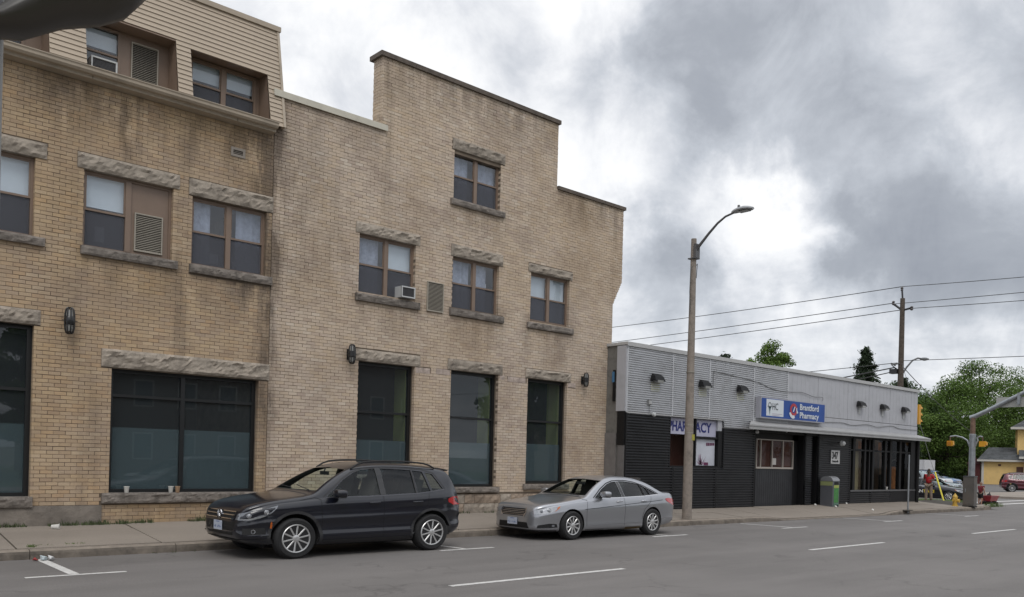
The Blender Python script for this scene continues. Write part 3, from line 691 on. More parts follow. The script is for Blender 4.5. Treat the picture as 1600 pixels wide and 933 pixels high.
sash_window(LB, 7.08, 8.62, 9.16, 10.25, yf=18.78, cover=('blind', 'blind'), frac=(.32, .30))
for (a, b) in ((6.945, 7.08), (8.62, 8.70)):
    mb = MB(); mb.box(a, b, 18.80, 18.86, 9.1, 10.27, BROWN); part(mb, 'dormer_wall', LB)
mb = MB(); mb.box(5.66, 6.64, 18.80, 18.86, 9.1, 10.29, BROWN)
part(mb, 'dormer_wall', LB); louvre(LB, 5.87, 6.42, 9.36, 10.15, 18.78)
w = part((lambda mb: rect_frame(mb, 4.88, 5.66, 9.16, 10.27, 18.78, 18.86, .05, BROWN) or mb)(MB()), 'window', LB)
mb = MB(); mb.box(4.93, 5.61, 18.80, 18.83, 9.72, 9.76, BROWN); part(mb, 'sash', w)
mb = MB(); mb.box(4.93, 5.61, 18.82, 18.826, 9.76, 10.22, GL); part(mb, 'pane', w)
mb = MB(); mb.box(4.93, 5.61, 18.83, 18.836, 9.21, 9.72, GL); part(mb, 'pane', w)
mb = MB(); mb.box(4.93, 5.61, 18.9, 18.905, 9.85, 10.22, BLIND); part(mb, 'blind', w)
sash_window(LB, 2.55, 3.9, 9.16, 10.25, yf=18.78, cover=('blind', 'blind'), frac=(.5, .5))
mb = MB(); mb.box(3.9, 4.2, 18.80, 18.86, 9.1, 10.28, BROWN); part(mb, 'dormer_wall', LB)
interior(LB, 2.4, 8.85, 19.0, 22, 9.08, 10.6)

# ---- stepped-parapet brick building
BRICK = BRICK_R
RB = thing('stepped_parapet_building', 'tall buff brick building with a stepped parapet and rough stone lintels', 'building', (14.8, 18.3, 0.15))
def xr(z):
    if z > 7.42: return 20.86
    if z > 6.63: return 20.45+(z-6.63)/(7.42-6.63)*.41
    return 20.45
def zt(z):
    if z < 9.70: return [(8.87, 21)]
    if z < 9.83: return [(8.87, 17.86)]
    if z < 11.62: return [(11.70, 17.86)]
    return []
holes = [(11.22, 12.90, 1.2, 4.0), (14.08, 15.76, .88, 4.02), (16.88, 18.50, .98, 4.03), (11.16, 12.84, 5.65, 7.12), (14.05, 15.68, 5.66, 7.06), (16.90, 18.49, 5.70, 7.10), (14.01, 15.65, 8.58, 9.90)]
fills = []
for a in [(11.12, 13.06, 4.0, 4.28), (13.96, 15.89, 4.02, 4.31), (16.78, 18.64, 4.03, 4.30), (11.05, 12.96, 7.12, 7.39), (13.98, 15.81, 7.06, 7.38), (16.79, 18.60, 7.10, 7.34), (13.94, 15.79, 9.90, 10.19)]: fills.append(lintel(RB, *a, amp=.036))
for a in [(11.1, 13.0, 1.05, 1.2), (13.98, 15.84, .73, .88), (16.78, 18.62, .80, .96), (11.07, 12.97, 5.46, 5.64), (13.96, 15.85, 5.47, 5.65), (16.78, 18.65, 5.47, 5.64), (13.91, 15.80, 8.41, 8.57)]: fills.append(sill(RB, *a))
fills.append((10.0, 20.6, 0, .70))
PALE = M('pale_patch_stone', (.42, .345, .30), .9, var=.22, vscale=7, bump=.6, dirt=.3, dscale=6)
for a in [(12.93, 13.42, 3.84, 3.99), (13.58, 14.05, 3.86, 4.01), (15.80, 15.98, 3.90, 4.02), (16.10, 16.84, 3.86, 4.01), (18.53, 18.86, 3.88, 4.02)]:
    x = a[0]
    while x < a[1]-.05:
        x2 = min(x+.23, a[1]); mb = MB(); rough_block(mb, x+.003, x2-.003, YF-.004, YF+.1, a[2]+.003, a[3]-.003, PALE, amp=.008, step=.06, seed=x); part(mb, 'patch_stone', RB); x = x2
    fills.append(a)
brick_building(RB, 8.87, xr, .129, zt, holes, fills, .31)
# rough stone base courses, each stone its own piece
rs = random.Random(5); z = .15
for h_ in (.28, .255):
    x = 10.0
    while x < 20.44:
        w_ = min(rs.uniform(.28, .62), 20.45-x)
        if 20.45-(x+w_) < .15: w_ = 20.45-x
        mb = MB(); rough_block(mb, x+.006, x+w_-.006, YF-.02, YF+.15, z+.006, z+h_-.006, STONE if rs.random() < .6 else M('buff_stone', (.30,.235,.18), .9, var=.25, vscale=6, bump=.8, dirt=.5, dscale=5, rnd=.15), amp=.03, step=.09, seed=x); part(mb, 'base_stone', RB); x += w_
    z += h_
mb = MB(); mb.box(9.98, 20.44, YF+.02, YF+.3, .1, .72, MORT); part(mb, 'base_mortar', RB)
shop_window(RB, 11.22, 12.90, 1.2, 4.0, bars=(2.76,), film=2.06)
shop_window(RB, 14.08, 15.76, .88, 4.02, bars=(2.76,), film=2.09)
shop_window(RB, 16.88, 18.50, .98, 4.03, bars=(2.80,), film=2.13)
sash_window(RB, 11.16, 12.84, 5.65, 7.12, cover=('curtain', 'blind'), frac=(.9, .48))
sash_window(RB, 14.05, 15.68, 5.66, 7.06, cover=('curtain', 'curtain'), frac=(.95, .7))
for x_, z_, w_, h_ in ((11.62, 6.47, .16, .16), (11.42, 6.45, .09, .2), (15.16, 6.44, .3, .12), (14.52, 6.42, .1, .2), (7.45, 5.8, .3, .22), (8.1, 5.78, .5, .14), (5.2, 5.85, .18, .3)):
    mb = MB(); mb.box(x_, x_+w_, YF+.30, YF+.34, z_, z_+h_, M('white_card', (.62,.60,.58), .8)); part(mb, 'window_card', RB if x_ > 9 else LB)
sash_window(RB, 16.90, 18.49, 5.70, 7.10, cover=('blind', 'blind'), frac=(.93, .93))
sash_window(RB, 14.01, 15.65, 8.58, 9.90, cover=('curtain', 'curtain_right'), frac=(.85, .8))
mb = MB(); mb.box(13.21, 13.74, YF+.03, YF+.04, 5.48, 6.25, LOUVD); louvre(RB, 13.21, 13.74, 5.48, 6.25, YF-.03, pitch=.034)
interior(RB, 10.5, 20.2, 18.62, 22, .3, 4.3); interior(RB, 10.5, 20.2, 18.62, 22, 4.9, 7.4); interior(RB, 13.5, 16.3, 18.62, 22, 7.9, 10.1)
# parapet return facing the lower roof, real bricks
mb = MB(); z = 9.9; k = 0
while z < 11.6:
    y = YF+.11
    for j in range(3):
        l_ = .1 if (k % 2 and j == 0) else .2; y1 = min(y+l_, YF+.42)
        if y1-y > .03: mb.box(11.70+random.uniform(-.002, .002), 11.80, y+.004, y1-.004, z, z+LH, BRICK)
        y = y1
    z += BH; k += 1
o = part(mb, 'brick_return', RB)
mb = MB(); mb.box(11.71, 17.85, YF+.02, YF+.42, 9.8, 11.60, MORT); mb.box(8.88, 11.72, YF+.02, YF+.42, 9.0, 9.82, MORT); mb.box(17.8, 20.84, YF+.02, YF+.4, 8.0, 9.69, MORT); mb.box(11.8, 17.7, YF+.3, YF+.6, 7.6, 10.2, MORT, skip='f')
part(mb, 'parapet_core', RB)
mb = MB(); mb.box(8.82, 11.86, YF-.05, YF+.5, 9.80, 9.925, COPE); mb.box(8.815, 11.865, YF-.06, YF-.045, 9.775, 9.90, COPE); part(mb, 'cream_coping', RB)
x = 11.62; i = 0
while x < 17.9:
    mb = MB(); x1 = min(x+1.05, 17.93); mb.box(x+.003, x1-.003, YF-.06, YF+.5, 11.62, 11.735, COPED); part(mb, 'coping_stone', RB); x = x1
x = 17.87
while x < 20.9:
    mb = MB(); x1 = min(x+1.02, 20.92); mb.box(x+.003, x1-.003, YF-.06, YF+.45, 9.70, 9.80, COPED); part(mb, 'coping_stone', RB); x = x1
mb = MB(); mb.box(8.9, 20.3, 18.7, 30, 8.6, 8.8, M('flat_roof')); mb.box(20.2, 20.43, 18.42, 30, .1, 8.7, MORT); mb.box(20.2, 20.85, 18.42, 18.7, 7.42, 9.7, MORT); mb.box(8.87, 8.95, 18.45, 30, .1, 9.6, MORT); mb.box(8.9, 20.3, 29.8, 30, .1, 8.7, MORT); part(mb, 'structure_core', RB)
# ---- wall lamps and air conditioners
BLKM = M('black_metal', (.012, .012, .013), .35, coat=.2); LAMPG = M('lamp_glass', (.26, .26, .25), .15, spec=.8)
def bulkhead_lamp(x, z, label, s=1.0):
    t = thing('wall_lamp', label, 'wall lamp', (x, YF, z), 'caged bulkhead lamps on the brick walls'); h = .235*s; r = .085*s; yc = -.17
    mb = MB(); mb.box(-.05, .05, -.03, 0, -h*.55, h*.55, BLKM); mb.tube([(0, 0, .0), (0, yc+.05, 0)], .035, BLKM); mb.build('backplate', t)
    mb = MB(); mb.lathe((0, yc, 0), [(.02, -h*.86), (.05*s, -h*.80), (.062*s, -h*.55), (.066*s, -h*.15), (.066*s, h*.15), (.062*s, h*.55), (.05*s, h*.80), (.02, h*.86)], LAMPG, 14); mb.build('lamp_glass', t, smooth=True)
    mb = MB(); mb.lathe((0, yc, 0), [(r*.90, -.075*s), (r*1.06, -.06), (r*1.06, .06), (r*.90, .075*s)], BLKM, 18)
    for k in range(4):
        a = math.pi/4+k*math.pi/4; pts = []
        for j in range(17):
            q = math.pi*j/16; pts.append((math.cos(a)*r*math.sin(q)**.45 if 0 < j < 16 else 0, yc+(math.sin(a)*r*math.sin(q)**.45 if 0 < j < 16 else 0), -h*math.cos(q)*1.0))
        mb.tube(pts, .011*s, BLKM, 6); mb.tube([(-p[0], 2*yc-p[1], p[2]) for p in pts], .011*s, BLKM, 6)
    mb.box(-.13*s, .13*s, yc-.01, yc+.01, -.006, .006, BLKM); mb.build('cage', t, smooth=True)
bulkhead_lamp(4.66, 4.13, 'black caged bulkhead lamp beside the left edge window, leftmost of the wall lamps', 1.08)
bulkhead_lamp(10.93, 4.11, 'black caged wall lamp on the brick wall above the dark SUV')
bulkhead_lamp(19.14, 4.14, 'black caged wall lamp near the right corner of the brick wall', .9)
WHT = M('white_plastic', (.50, .51, .51), .5, var=.06, coord='obj')
def air_con(x0, x1, z0, z1, y, label, d=.35):
    t = thing('air_conditioner', label, 'air conditioner', ((x0+x1)/2, y, z0)); w_ = (x1-x0)/2; h_ = z1-z0
    mb = MB(); mb.box(-w_, w_, -d, .1, 0, h_, WHT, skip='f'); rect_frame(mb, -w_, w_, 0, h_, -d-.01, -d+.02, .03, WHT); mb.build('casing', t)
    mb = MB(); mb.box(-w_+.02, w_-.02, -d+.03, -d+.04, .02, h_-.02, LOUVD)
    z = .04
    while z < h_-.04: mb.box(-w_+.03, w_-.03, -d+.012, -d+.03, z, z+.008, M('coil_grey', (.12,.12,.13), .5)); z += .024
    mb.build('condenser_grille', t)
air_con(12.32, 12.74, 5.70, 5.98, YF+.12, 'white window air conditioner in the window left of the louvred grille', .28)
air_con(5.05, 5.55, 9.22, 9.55, 18.8, 'window air conditioner in the dormer beside the louvred panel', .2)

# both buildings and what hangs on them, built in metres, shrunk about the camera
CAM_K = .92
def scale_about_camera(o): o.location = Vector(o.location)*CAM_K + Vector((0, 0, .136)); o.scale = (CAM_K,)*3
for o in list(C.objects):
    if o.parent is None and o.name.split('.')[0] in ('mansard_building', 'stepped_parapet_building', 'wall_lamp', 'air_conditioner'): scale_about_camera(o)
YW = YF*CAM_K
# ================================================================== PHARMACY
PH = thing('pharmacy_building', 'low flat-roofed shop with silver metal upper cladding and black corrugated lower walls', 'building', (28, 16.1, .15))
SILV = M('silver_cladding', (.55, .56, .585), .45, metal=.2, var=.05, vscale=1.5, dirt=.35, dscale=2.2, dcol=(.25,.245,.24))
SILP = M('grey_flat_panel', (.43, .435, .465), .5, metal=.1, var=.04, vscale=1.2, dirt=.35, dscale=1.8, dcol=(.24,.24,.245))
BLKC = M('black_cladding', (.026, .027, .031), .42, var=.25, vscale=2, dirt=.3, dscale=4, dcol=(.035,.035,.035), spec=.35)
BLKF = M('black_flat_metal', (.007, .007, .008), .55, spec=.3)
CAP = M('roof_cap', (.46, .46, .46), .5, metal=.2, var=.05)
STUC = M('grey_stucco', (.165, .158, .145), .95, var=.35, vscale=3, bump=.7, bscale=12, dirt=.6, dscale=3)
YP = 16.10
def corrug(x0, x1, z0, z1, mat, pitch, depth, name='corrugated_sheet', y=YP):
    mb = MB(); z = z0; prof = []
    while z < z1-.001:
        for t, q in ((0, 0), (.36, 0), (.44, .9), (.55, 1), (.88, 1)):
            zz = z+t*pitch
            if zz < z1: prof.append((y-depth*q, zz))
        z += pitch
    prof.append((y-depth*.5, z1)); n = len(prof)
    vs = [(x0, p[0], p[1]) for p in prof] + [(x1, p[0], p[1]) for p in prof] + [(x0, y+.06, z0), (x0, y+.06, z1), (x1, y+.06, z0), (x1, y+.06, z1)]
    fs = [(i, n+i, n+i+1, i+1) for i in range(n-1)] + [(2*n, 2*n+1, 2*n+3, 2*n+2)]
    mb.add(vs, fs, mat); o = mb.build(name, None, fix=False); o.parent = PH; o.location = -Vector(PH.location); return o
for a, b, c in ((18.66, 20.72, 3.10), (20.76, 22.58, 3.10), (22.62, 23.42, 3.10), (23.42, 25.06, 2.84), (25.11, 27.18, 3.15)): corrug(a, b, c, 5.0, SILV, .064, .036)
for x in (18.66, 20.74, 22.60, 25.085, 27.20):
    mb = MB(); z0_ = 3.1 if x < 24 else 2.84
    mb.box(x-.022, x+.022, YP-.034, YP+.02, z0_, 5.0, SILV); part(mb, 'joint_trim', PH)
px_ = [27.22, 29.29, 31.53, 33.25, 35.10, 37.08, 37.72]
for a, b in zip(px_[:-1], px_[1:]):
    mb = MB(); w_ = (b-a-.02)/max(1, round((b-a)/.3)); x = a+.01
    while x < b-.02:
        mb.box(x+.004, x+w_-.004, YP-.012, YP+.05, 3.52, 4.985, SILP); x += w_
    mb.box(a+.008, b-.008, YP-.006, YP+.05, 3.52, 4.985, SILP); part(mb, 'wall_panel', PH)
    mb = MB(); mb.box(a+.005, b-.003, YP-.016, YP+.05, 3.10, 3.50, SILP); part(mb, 'wall_panel', PH)
mb = MB(); mb.box(25.11, 27.2, YP-.028, YP-.0, 3.1, 3.28, SILP); part(mb, 'wall_panel', PH)
mb = MB(); mb.box(18.60, 37.76, YP-.06, YP+.3, 5.0, 5.085, CAP); mb.box(18.595, 37.765, YP-.07, YP-.055, 4.965, 5.08, CAP); part(mb, 'roof_cap', PH)
mb = MB(); mb.box(18.60, 18.75, YP+.3, 29, 5.0, 5.08, CAP); part(mb, 'roof_cap', PH)
# left side wall in the gap between the buildings
mb = MB(); mb.box(18.645, 18.9, YP+.03, 29, .1, 5.0, STUC); part(mb, 'side_wall', PH)
mb = MB(); mb.box(18.605, 18.64, YP-.01, YP+.33, 3.12, 4.98, SILP); part(mb, 'side_flashing', PH)
mb = MB(); mb.box(18.59, 18.64, YP-.012, YP+.26, 2.15, 3.11, BLKF); part(mb, 'side_flashing', PH)
mb = MB(); mb.box(18.60, 18.64, YP-.01, YP+.22, .2, 2.15, M('grey_flashing', (.13,.125,.125), .6, var=.2)); part(mb, 'side_flashing', PH)
mb = MB(); mb.box(18.58, 18.615, YP+.36, YP+.43, .2, 1.2, M('blue_paint', (.05,.15,.28), .6)); mb.box(18.58, 18.612, YP+.37, YP+.45, 3.4, 4.3, BLKF); mb.box(18.575, 18.609, YP+.39, YP+.48, 3.95, 4.25, M('blue_paint')); part(mb, 'paint_patch', PH)
mb = MB(); mb.box(18.60, 18.65, YP+.30, YP+.72, .2, 2.5, M('grey_board', (.16,.15,.145), .8, var=.2)); part(mb, 'side_boarding', PH)
# black cladding below
for a, b, z0_, z1_ in ((18.66, 20.64, .20, 3.07), (20.86, 23.0, .20, 1.54), (20.64, 20.80, .20, 1.54), (23.40, 25.16, .20, 2.82), (23.04, 23.40, .20, 1.54), (28.50, 28.92, .2, 2.95), (29.43, 31.78, .19, 3.0), (31.85, 33.55, .2, .72), (33.6, 35.3, .2, .72)): corrug(a, b, z0_, z1_, BLKC, .080, .045)
for x, z0_, z1_ in ((20.83, .2, 1.54), (23.02, .2, 1.54), (25.2, .2, 2.84), (18.66, .2, 3.08), (31.81, .2, 3.0), (33.57, .2, .72)):
    mb = MB(); mb.box(x-.03, x+.03, YP-.04, YP+.05, z0_, z1_, BLKF); part(mb, 'joint_trim', PH)
mb = MB(); mb.box(18.64, 25.2, YP-.045, YP+.04, .14, .215, BLKF); mb.box(18.64, 23.4, YP-.036, YP+.02, 3.07, 3.10, CAP); part(mb, 'base_trim', PH)
mb = MB(); mb.box(35.32, 37.7, YP-.02, YP+.05, .17, .74, BLKF); part(mb, 'wall_panel', PH)
mb = MB(); mb.box(37.66, 37.74, YP-.03, 29.5, .15, 3.1, BLKC); mb.box(37.68, 37.73, YP+.06, 29.5, 3.1, 5.0, SILP); part(mb, 'end_wall', PH)
# window with PHARMACY lettering
GLQ = glass('pharmacy_glass', (.80, .80, .80), .40, 1.5)
RD = M('dark_red_interior', (.11, .04, .028), .8)
wx0, wx1, wz0, wz1 = 20.66, 23.37, 1.56, 3.09
mb = MB(); mb.box(wx0, wx0+.05, YP-.01, YP+.2, wz0, wz1, BLKF); mb.box(23.16, wx1, YP-.005, YP+.3, wz0, wz1-.36, BLKF); mb.box(23.16, wx1, YP+.02, YP+.3, wz1-.36, wz1, SILP)
mb.box(wx0, 23.2, YP-.012, YP+.2, wz0-.04, wz0+.04, BLKF); mb.box(wx0+.05, 23.16, YP+.0, YP+.2, wz1-.03, wz1+.02, BLKF); mb.box(21.96, 22.02, YP+.008, YP+.2, wz0+.04, wz1-.03, BLKF)
mb.box(22.02, 23.16, YP+.012, YP+.2, 2.46, 2.52, BLKF); part(mb, 'window', PH)
WPH = [o for o in PH.children if o.name.startswith('window')][-1]
mb = MB(); mb.box(20.71, 21.96, YP+.12, YP+.126, wz0+.04, wz1-.03, GLQ); part(mb, 'pane', WPH)
mb = MB(); mb.box(22.02, 23.16, YP+.12, YP+.126, wz0+.04, wz1-.03, GLQ); part(mb, 'pane', WPH)
LILAC = M('lilac_print', (.44, .44, .56), .5, var=.04); WPOST = M('poster_white', (.50, .52, .58), .5, var=.10, vscale=2.5); NAVY = M('navy_print', (.010, .018, .15), .5); MAR = M('maroon_print', (.12, .02, .07), .6)
mb = MB(); mb.box(20.71, 21.96, YP+.10, YP+.105, 2.56, 3.06, LILAC); mb.box(22.02, 23.16, YP+.10, YP+.105, 2.53, 3.06, LILAC); part(mb, 'sign_panel', WPH)
text_part('PHARM', .42, NAVY, 'lettering', WPH, (20.72, YP+.092, 2.665), (1,0,0), (0,0,1), squeeze=.86, bold=.010)
text_part('ACY', .42, NAVY, 'lettering', WPH, (22.06, YP+.092, 2.665), (1,0,0), (0,0,1), squeeze=1.0, bold=.010)
mb = MB(); mb.box(22.04, 23.12, YP+.10, YP+.106, 1.62, 2.45, WPOST)
for k in range(5): mb.box(22.66+.09*k, 22.73+.09*k, YP+.094, YP+.1, 2.24+.006*k, 2.34, MAR)
part(mb, 'poster', WPH)
mb = MB()   # pale flowers printed at the poster's foot
for k in range(26):
    a = random.uniform(-1.2, 1.2); l_ = random.uniform(.12, .42); x = 22.38+random.uniform(-.1, .1); z = 1.64; dx, dz = math.sin(a)*l_, math.cos(a)*l_
    mb.add([(x, YP+.096, z), (x+.012, YP+.096, z), (x+dx, YP+.096, z+dz), (x+dx*.5-.015, YP+.096, z+dz*.5)], [(0,1,2,3)], random.choice([MAR, M('pink_print', (.45,.22,.33), .6), M('mauve_print', (.30,.16,.28), .6)]))
mb.box(22.55, 22.78, YP+.095, YP+.099, 1.63, 1.72, MAR); part(mb, 'poster_print', WPH)
mb = MB(); mb.box(20.7, 23.1, YP+.6, YP+.62, 1.0, 3.1, RD); mb.box(20.8, 21.3, YP+.5, YP+.6, 1.6, 2.4, M('brown_interior', (.06,.04,.03), .8)); part(mb, 'display_back', PH)
# recessed entrance: panelled door with a four-light window over it
mb = MB(); mb.box(25.24, 28.5, YP+.9, YP+.95, .15, 3.1, BLKF); mb.box(25.2, 25.25, YP, YP+.95, .15, 3.1, BLKF); mb.box(25.2, 29.43, YP+.0, YP+1.5, 2.78, 2.9, BLKF); mb.box(28.45, 28.5, YP+.03, YP+.95, .15, 2.9, BLKF)
mb.box(28.92, 28.97, YP+.03, YP+1.5, .15, 2.9, BLKF); mb.box(29.38, 29.43, YP+.02, YP+1.5, .15, 2.9, BLKF); mb.box(28.9, 29.43, YP+1.45, YP+1.5, .15, 2.9, BLKF)
mb.box(25.24, 28.5, YP+.26, YP+.3, 2.58, 2.79, BLKF); mb.box(25.24, 25.72, YP+.26, YP+.3, .15, 2.79, BLKF); mb.box(28.1, 28.5, YP+.26, YP+.3, .15, 2.79, BLKF); part(mb, 'entrance_recess', PH)
x = 25.72
while x < 28.08:
    mb = MB(); mb.box(x+.004, min(x+.135, 28.1)-.004, YP+.25, YP+.29, .17, 1.56, BLKC); part(mb, 'door_board', PH); x += .135
WF = M('off_white_frame', (.42, .38, .34), .5); mb = MB(); rect_frame(mb, 25.72, 28.1, 1.56, 2.58, YP+.22, YP+.29, .035, WF, .06)
for x in (26.0, 26.72, 27.42): mb.box(x-.02, x+.02, YP+.222, YP+.288, 1.62, 2.545, WF)
w = part(mb, 'window', PH); xs_ = [25.755, 26.0, 26.72, 27.42, 28.065]
for a, b in zip(xs_[:-1], xs_[1:]):
    mb = MB(); mb.box(a+.01, b-.01, YP+.25, YP+.254, 1.62, 2.545, glass('reddish_glass%d' % int(a*10), (.8,.8,.8), .45, 1.5)); part(mb, 'pane', w)
mb = MB(); mb.box(25.73, 28.09, YP+.30, YP+.31, 1.57, 2.57, M('brown_curtain', (.16, .075, .06), .9, var=.25)); part(mb, 'curtain', w)
mb = MB(); mb.box(26.75, 26.98, YP+.236, YP+.24, 1.70, 1.93, M('paper', (.55,.53,.5), .8)); part(mb, 'notice', w)
# 347 plate and bare fixture over it
t = thing('number_plate', 'white plate reading 347 on the black corrugated wall above the litter bin', 'sign', (30.62, YP-.03, 2.05)); WP = M('plate_white', (.50,.50,.50), .6, var=.08)
mb = MB(); mb.box(-.32, .32, -.025, .0, -.25, .25, WP); mb.build('plate', t)
text_part('347', .36, BLKF, 'digits', t, (30.34, YP-.06, 1.99), (1,0,0), (0,0,1), squeeze=.82, bold=.012)
mb = MB(); rr = random.Random(2); x = -.24
while x < .22: w_ = rr.uniform(.02, .05); mb.box(x, x+w_, -.03, -.025, -.20, -.20+rr.uniform(.04, .09), BLKF); x += w_+.012
mb.build('small_print', t)
t = thing('wall_lamp', 'small round white floodlight on the black wall over the 347 plate', 'wall lamp', (30.75, YP-.03, 2.58))
mb = MB(); mb.tube([(0,0,0), (0,-.12,.02), (.0,-.2,.0)], .018, BLKM, 8); mb.build('arm', t); mb = MB(); mb.lathe((.02,-.22,-.01), [(.03,-.1),(.09,-.05),(.11,.05),(.08,.08)], WHT, 14, axis='y'); mb.build('lamp_head', t, smooth=True)
# shop windows on the right
mb = MB()
for x0_, x1_ in ((31.84, 31.90), (32.10, 32.28), (33.02, 33.16), (33.42, 33.5), (33.72, 33.86), (34.78, 34.94), (35.26, 35.42), (36.12, 36.3), (37.2, 37.66)): mb.box(x0_, x1_, YP+.0, YP+.14, .78, 3.05, BLKF)
mb.box(31.84, 37.66, YP+.01, YP+.13, 2.33, 2.39, BLKF); mb.box(31.84, 37.66, YP+.012, YP+.13, 2.80, 3.06, BLKF); mb.box(31.84, 37.70, YP-.06, YP+.13, .74, .80, M('grey_ledge', (.10,.10,.105), .5)); mb.box(31.84, 37.68, YP-.005, YP+.05, .72, .76, BLKF)
sw = part(mb, 'shop_window_frame', PH)
GLS = glass('shop_glass', (.80, .80, .78), .42, 1.5)
for a, b in ((31.9, 32.1), (32.28, 33.02), (33.16, 33.42), (33.5, 33.72), (33.86, 34.78), (34.94, 35.26), (35.42, 36.12), (36.3, 37.2)):
    for c, d in ((.8, 2.33), (2.39, 2.80)):
        mb = MB(); mb.box(a, b, YP+.06, YP+.065, c, d, GLS); part(mb, 'pane', sw)
TAN = M('tan_blind', (.42, .37, .25), .9, var=.12, vscale=3); ORG = M('orange_wood', (.50, .19, .06), .7, var=.4, vscale=5); BRN = M('shelf_brown', (.24,.17,.12), .8, var=.3)
mb = MB(); mb.box(31.9, 33.0, YP+.22, YP+.24, .8, 2.3, TAN); part(mb, 'blind', sw)
mb = MB(); mb.box(33.9, 37.2, YP+1.4, YP+1.45, .15, 3.1, BRN); mb.box(34.0, 34.7, YP+.7, YP+1.0, .9, 2.2, BRN); mb.box(34.1, 34.65, YP+.5, YP+.55, 1.7, 1.95, M('red_box', (.30,.03,.02), .6)); mb.box(34.3, 34.6, YP+.5, YP+.6, .8, 1.4, ORG)
mb.box(36.1, 36.9, YP+.5, YP+.7, .8, 1.75, ORG); mb.box(35.45, 35.8, YP+.5, YP+.6, 2.4, 2.75, ORG); mb.box(36.2, 37.0, YP+.8, YP+.9, 1.4, 2.6, BRN); mb.add([(35.9, YP+.45, 1.85), (37.1, YP+.45, 2.1), (37.1, YP+.45, 2.16), (35.9, YP+.45, 1.92)], [(0,1,2,3)], M('grey_ledge')); mb.box(33.9, 34.4, YP+.6, YP+.7, 2.45, 2.75, ORG)
part(mb, 'shop_fittings', PH)
mb = MB(); mb.box(25.3, 37.5, YP+1.5, YP+1.55, .1, 5, INT); mb.box(18.7, 37.6, YP+1.6, 29.4, 4.7, 4.9, M('flat_roof')); mb.box(18.8, 37.6, 29.35, 29.5, .1, 5, STUC); mb.box(18.8, 37.66, YP+.14, YP+3, .1, .15, INTF); part(mb, 'structure_core', PH)
# canopy
CANO = M('canopy_metal', (.36, .36, .36), .5, metal=.2, var=.1, vscale=4, dirt=.3, dscale=5, dcol=(.2,.19,.18))
mb = MB(); cx0, cx1 = 24.1, 37.85; cy = YP-.52
mb.add([(cx0+.9, YP, 3.16), (cx1, YP, 3.14), (cx1+.05, cy, 2.99), (cx0, cy, 2.97), (cx0+.9, YP, 2.93), (cx1, YP, 2.93), (cx1+.05, cy, 2.865), (cx0, cy, 2.835)], [(0,1,2,3),(4,5,6,7),(3,2,6,7),(0,3,7,4),(1,2,6,5)], CANO)
mb.box(cx0-.01, cx1+.06, cy-.02, cy, 2.94, 2.985, CANO); part(mb, 'canopy', PH)
mb = MB(); mb.tube([(37.3, YP-.25, .1), (37.3, YP-.25, 2.92)], .07, BLKF, 12); part(mb, 'canopy_post', PH)
# hooded lamps
def hood_lamp(x, z, label):
    t = thing('hooded_lamp', label, 'wall lamp', (x, YP-.03, z), 'black hooded lamps on the pharmacy')
    mb = MB(); n = 12; w_, d_, h_ = .25, .20, .21; vs = []; fs = []
    for i, (sc_, y0_, hh) in enumerate(((1, 0, 0), (.86, 0, .72), (.66, 0, 1.0))):
        vs += [(-w_*sc_, 0, h_*hh), (-w_*sc_*.92, -d_*(1, .72, .25)[i], h_*hh*(1, .9, .98)[i]), (w_*sc_*.92, -d_*(1, .72, .25)[i], h_*hh*(1, .9, .98)[i]), (w_*sc_, 0, h_*hh)]
    for i in (0, 1):
        for k in range(3): fs.append((i*4+k, i*4+k+1, i*4+k+5, i*4+k+4))
    fs.append((8, 9, 10, 11)); fs.append((0, 4, 8, 11, 7, 3)); mb.add(vs, fs, BLKF); mb.build('hood', t)
    mb = MB(); mb.box(-.13, .13, -.2, 0, -.055, .02, LAMPG); mb.build('lamp_glass', t)
    mb = MB(); mb.box(-.2, .2, -.004, .0, -.30, -.05, M('lamp_stain', (.36, .36, .26), .6)) if x < 26 else mb.box(-.09, .09, -.004, 0, -.28, -.05, M('lamp_stain_white', (.52,.53,.53), .6)); mb.build('stain', t)
for x, nm in ((19.91, 'black hooded lamp on silver corrugated cladding, first from the brick building'), (22.23, 'black hooded lamp on silver cladding directly right of the concrete street lamp pole'), (24.29, 'black hooded lamp on silver corrugated cladding just left of the blue sign'), (32.45, 'black hooded lamp on flat grey panels, nearest the blue sign'), (34.41, 'middle of the three black hooded lamps on flat grey panels'), (36.34, 'black hooded lamp closest to the shop corner with the traffic signal')): hood_lamp(x, 4.06, nm)
# blue sign
sg = thing('shop_sign', 'blue illuminated box sign reading Brantford Pharmacy above the shop door', 'sign', (27.2, YP-.1, 3.6))
yz = YP-.22; sx0, sx1 = 25.20, 29.45; sza, szb = 3.255, 3.965
mb = MB(); mb.box(sx0, sx1, yz, YP-.03, sza, szb, M('sign_box', (.40,.40,.44), .4, metal=.3)); part(mb, 'sign_box', sg)
BLUE = M('sign_blue', (.007, .062, .30), .4, var=.25, vscale=.8); mb = MB(); mb.box(sx0+.05, sx1-.05, yz-.008, yz, sza+.04, szb-.04, BLUE); part(mb, 'sign_face', sg)
SW = M('sign_white', (.62,.66,.70), .4); mb = MB(); mb.box(sx0+.33, sx0+1.40, yz-.012, yz-.008, sza+.09, szb-.06, SW); part(mb, 'logo_panel', sg)
GRYT = M('sign_grey', (.06,.07,.08), .5)
text_part('HC', .33, GRYT, 'lettering', sg, (sx0+.68, yz-.02, 3.56), (1,0,0), (0,0,1), squeeze=.78)
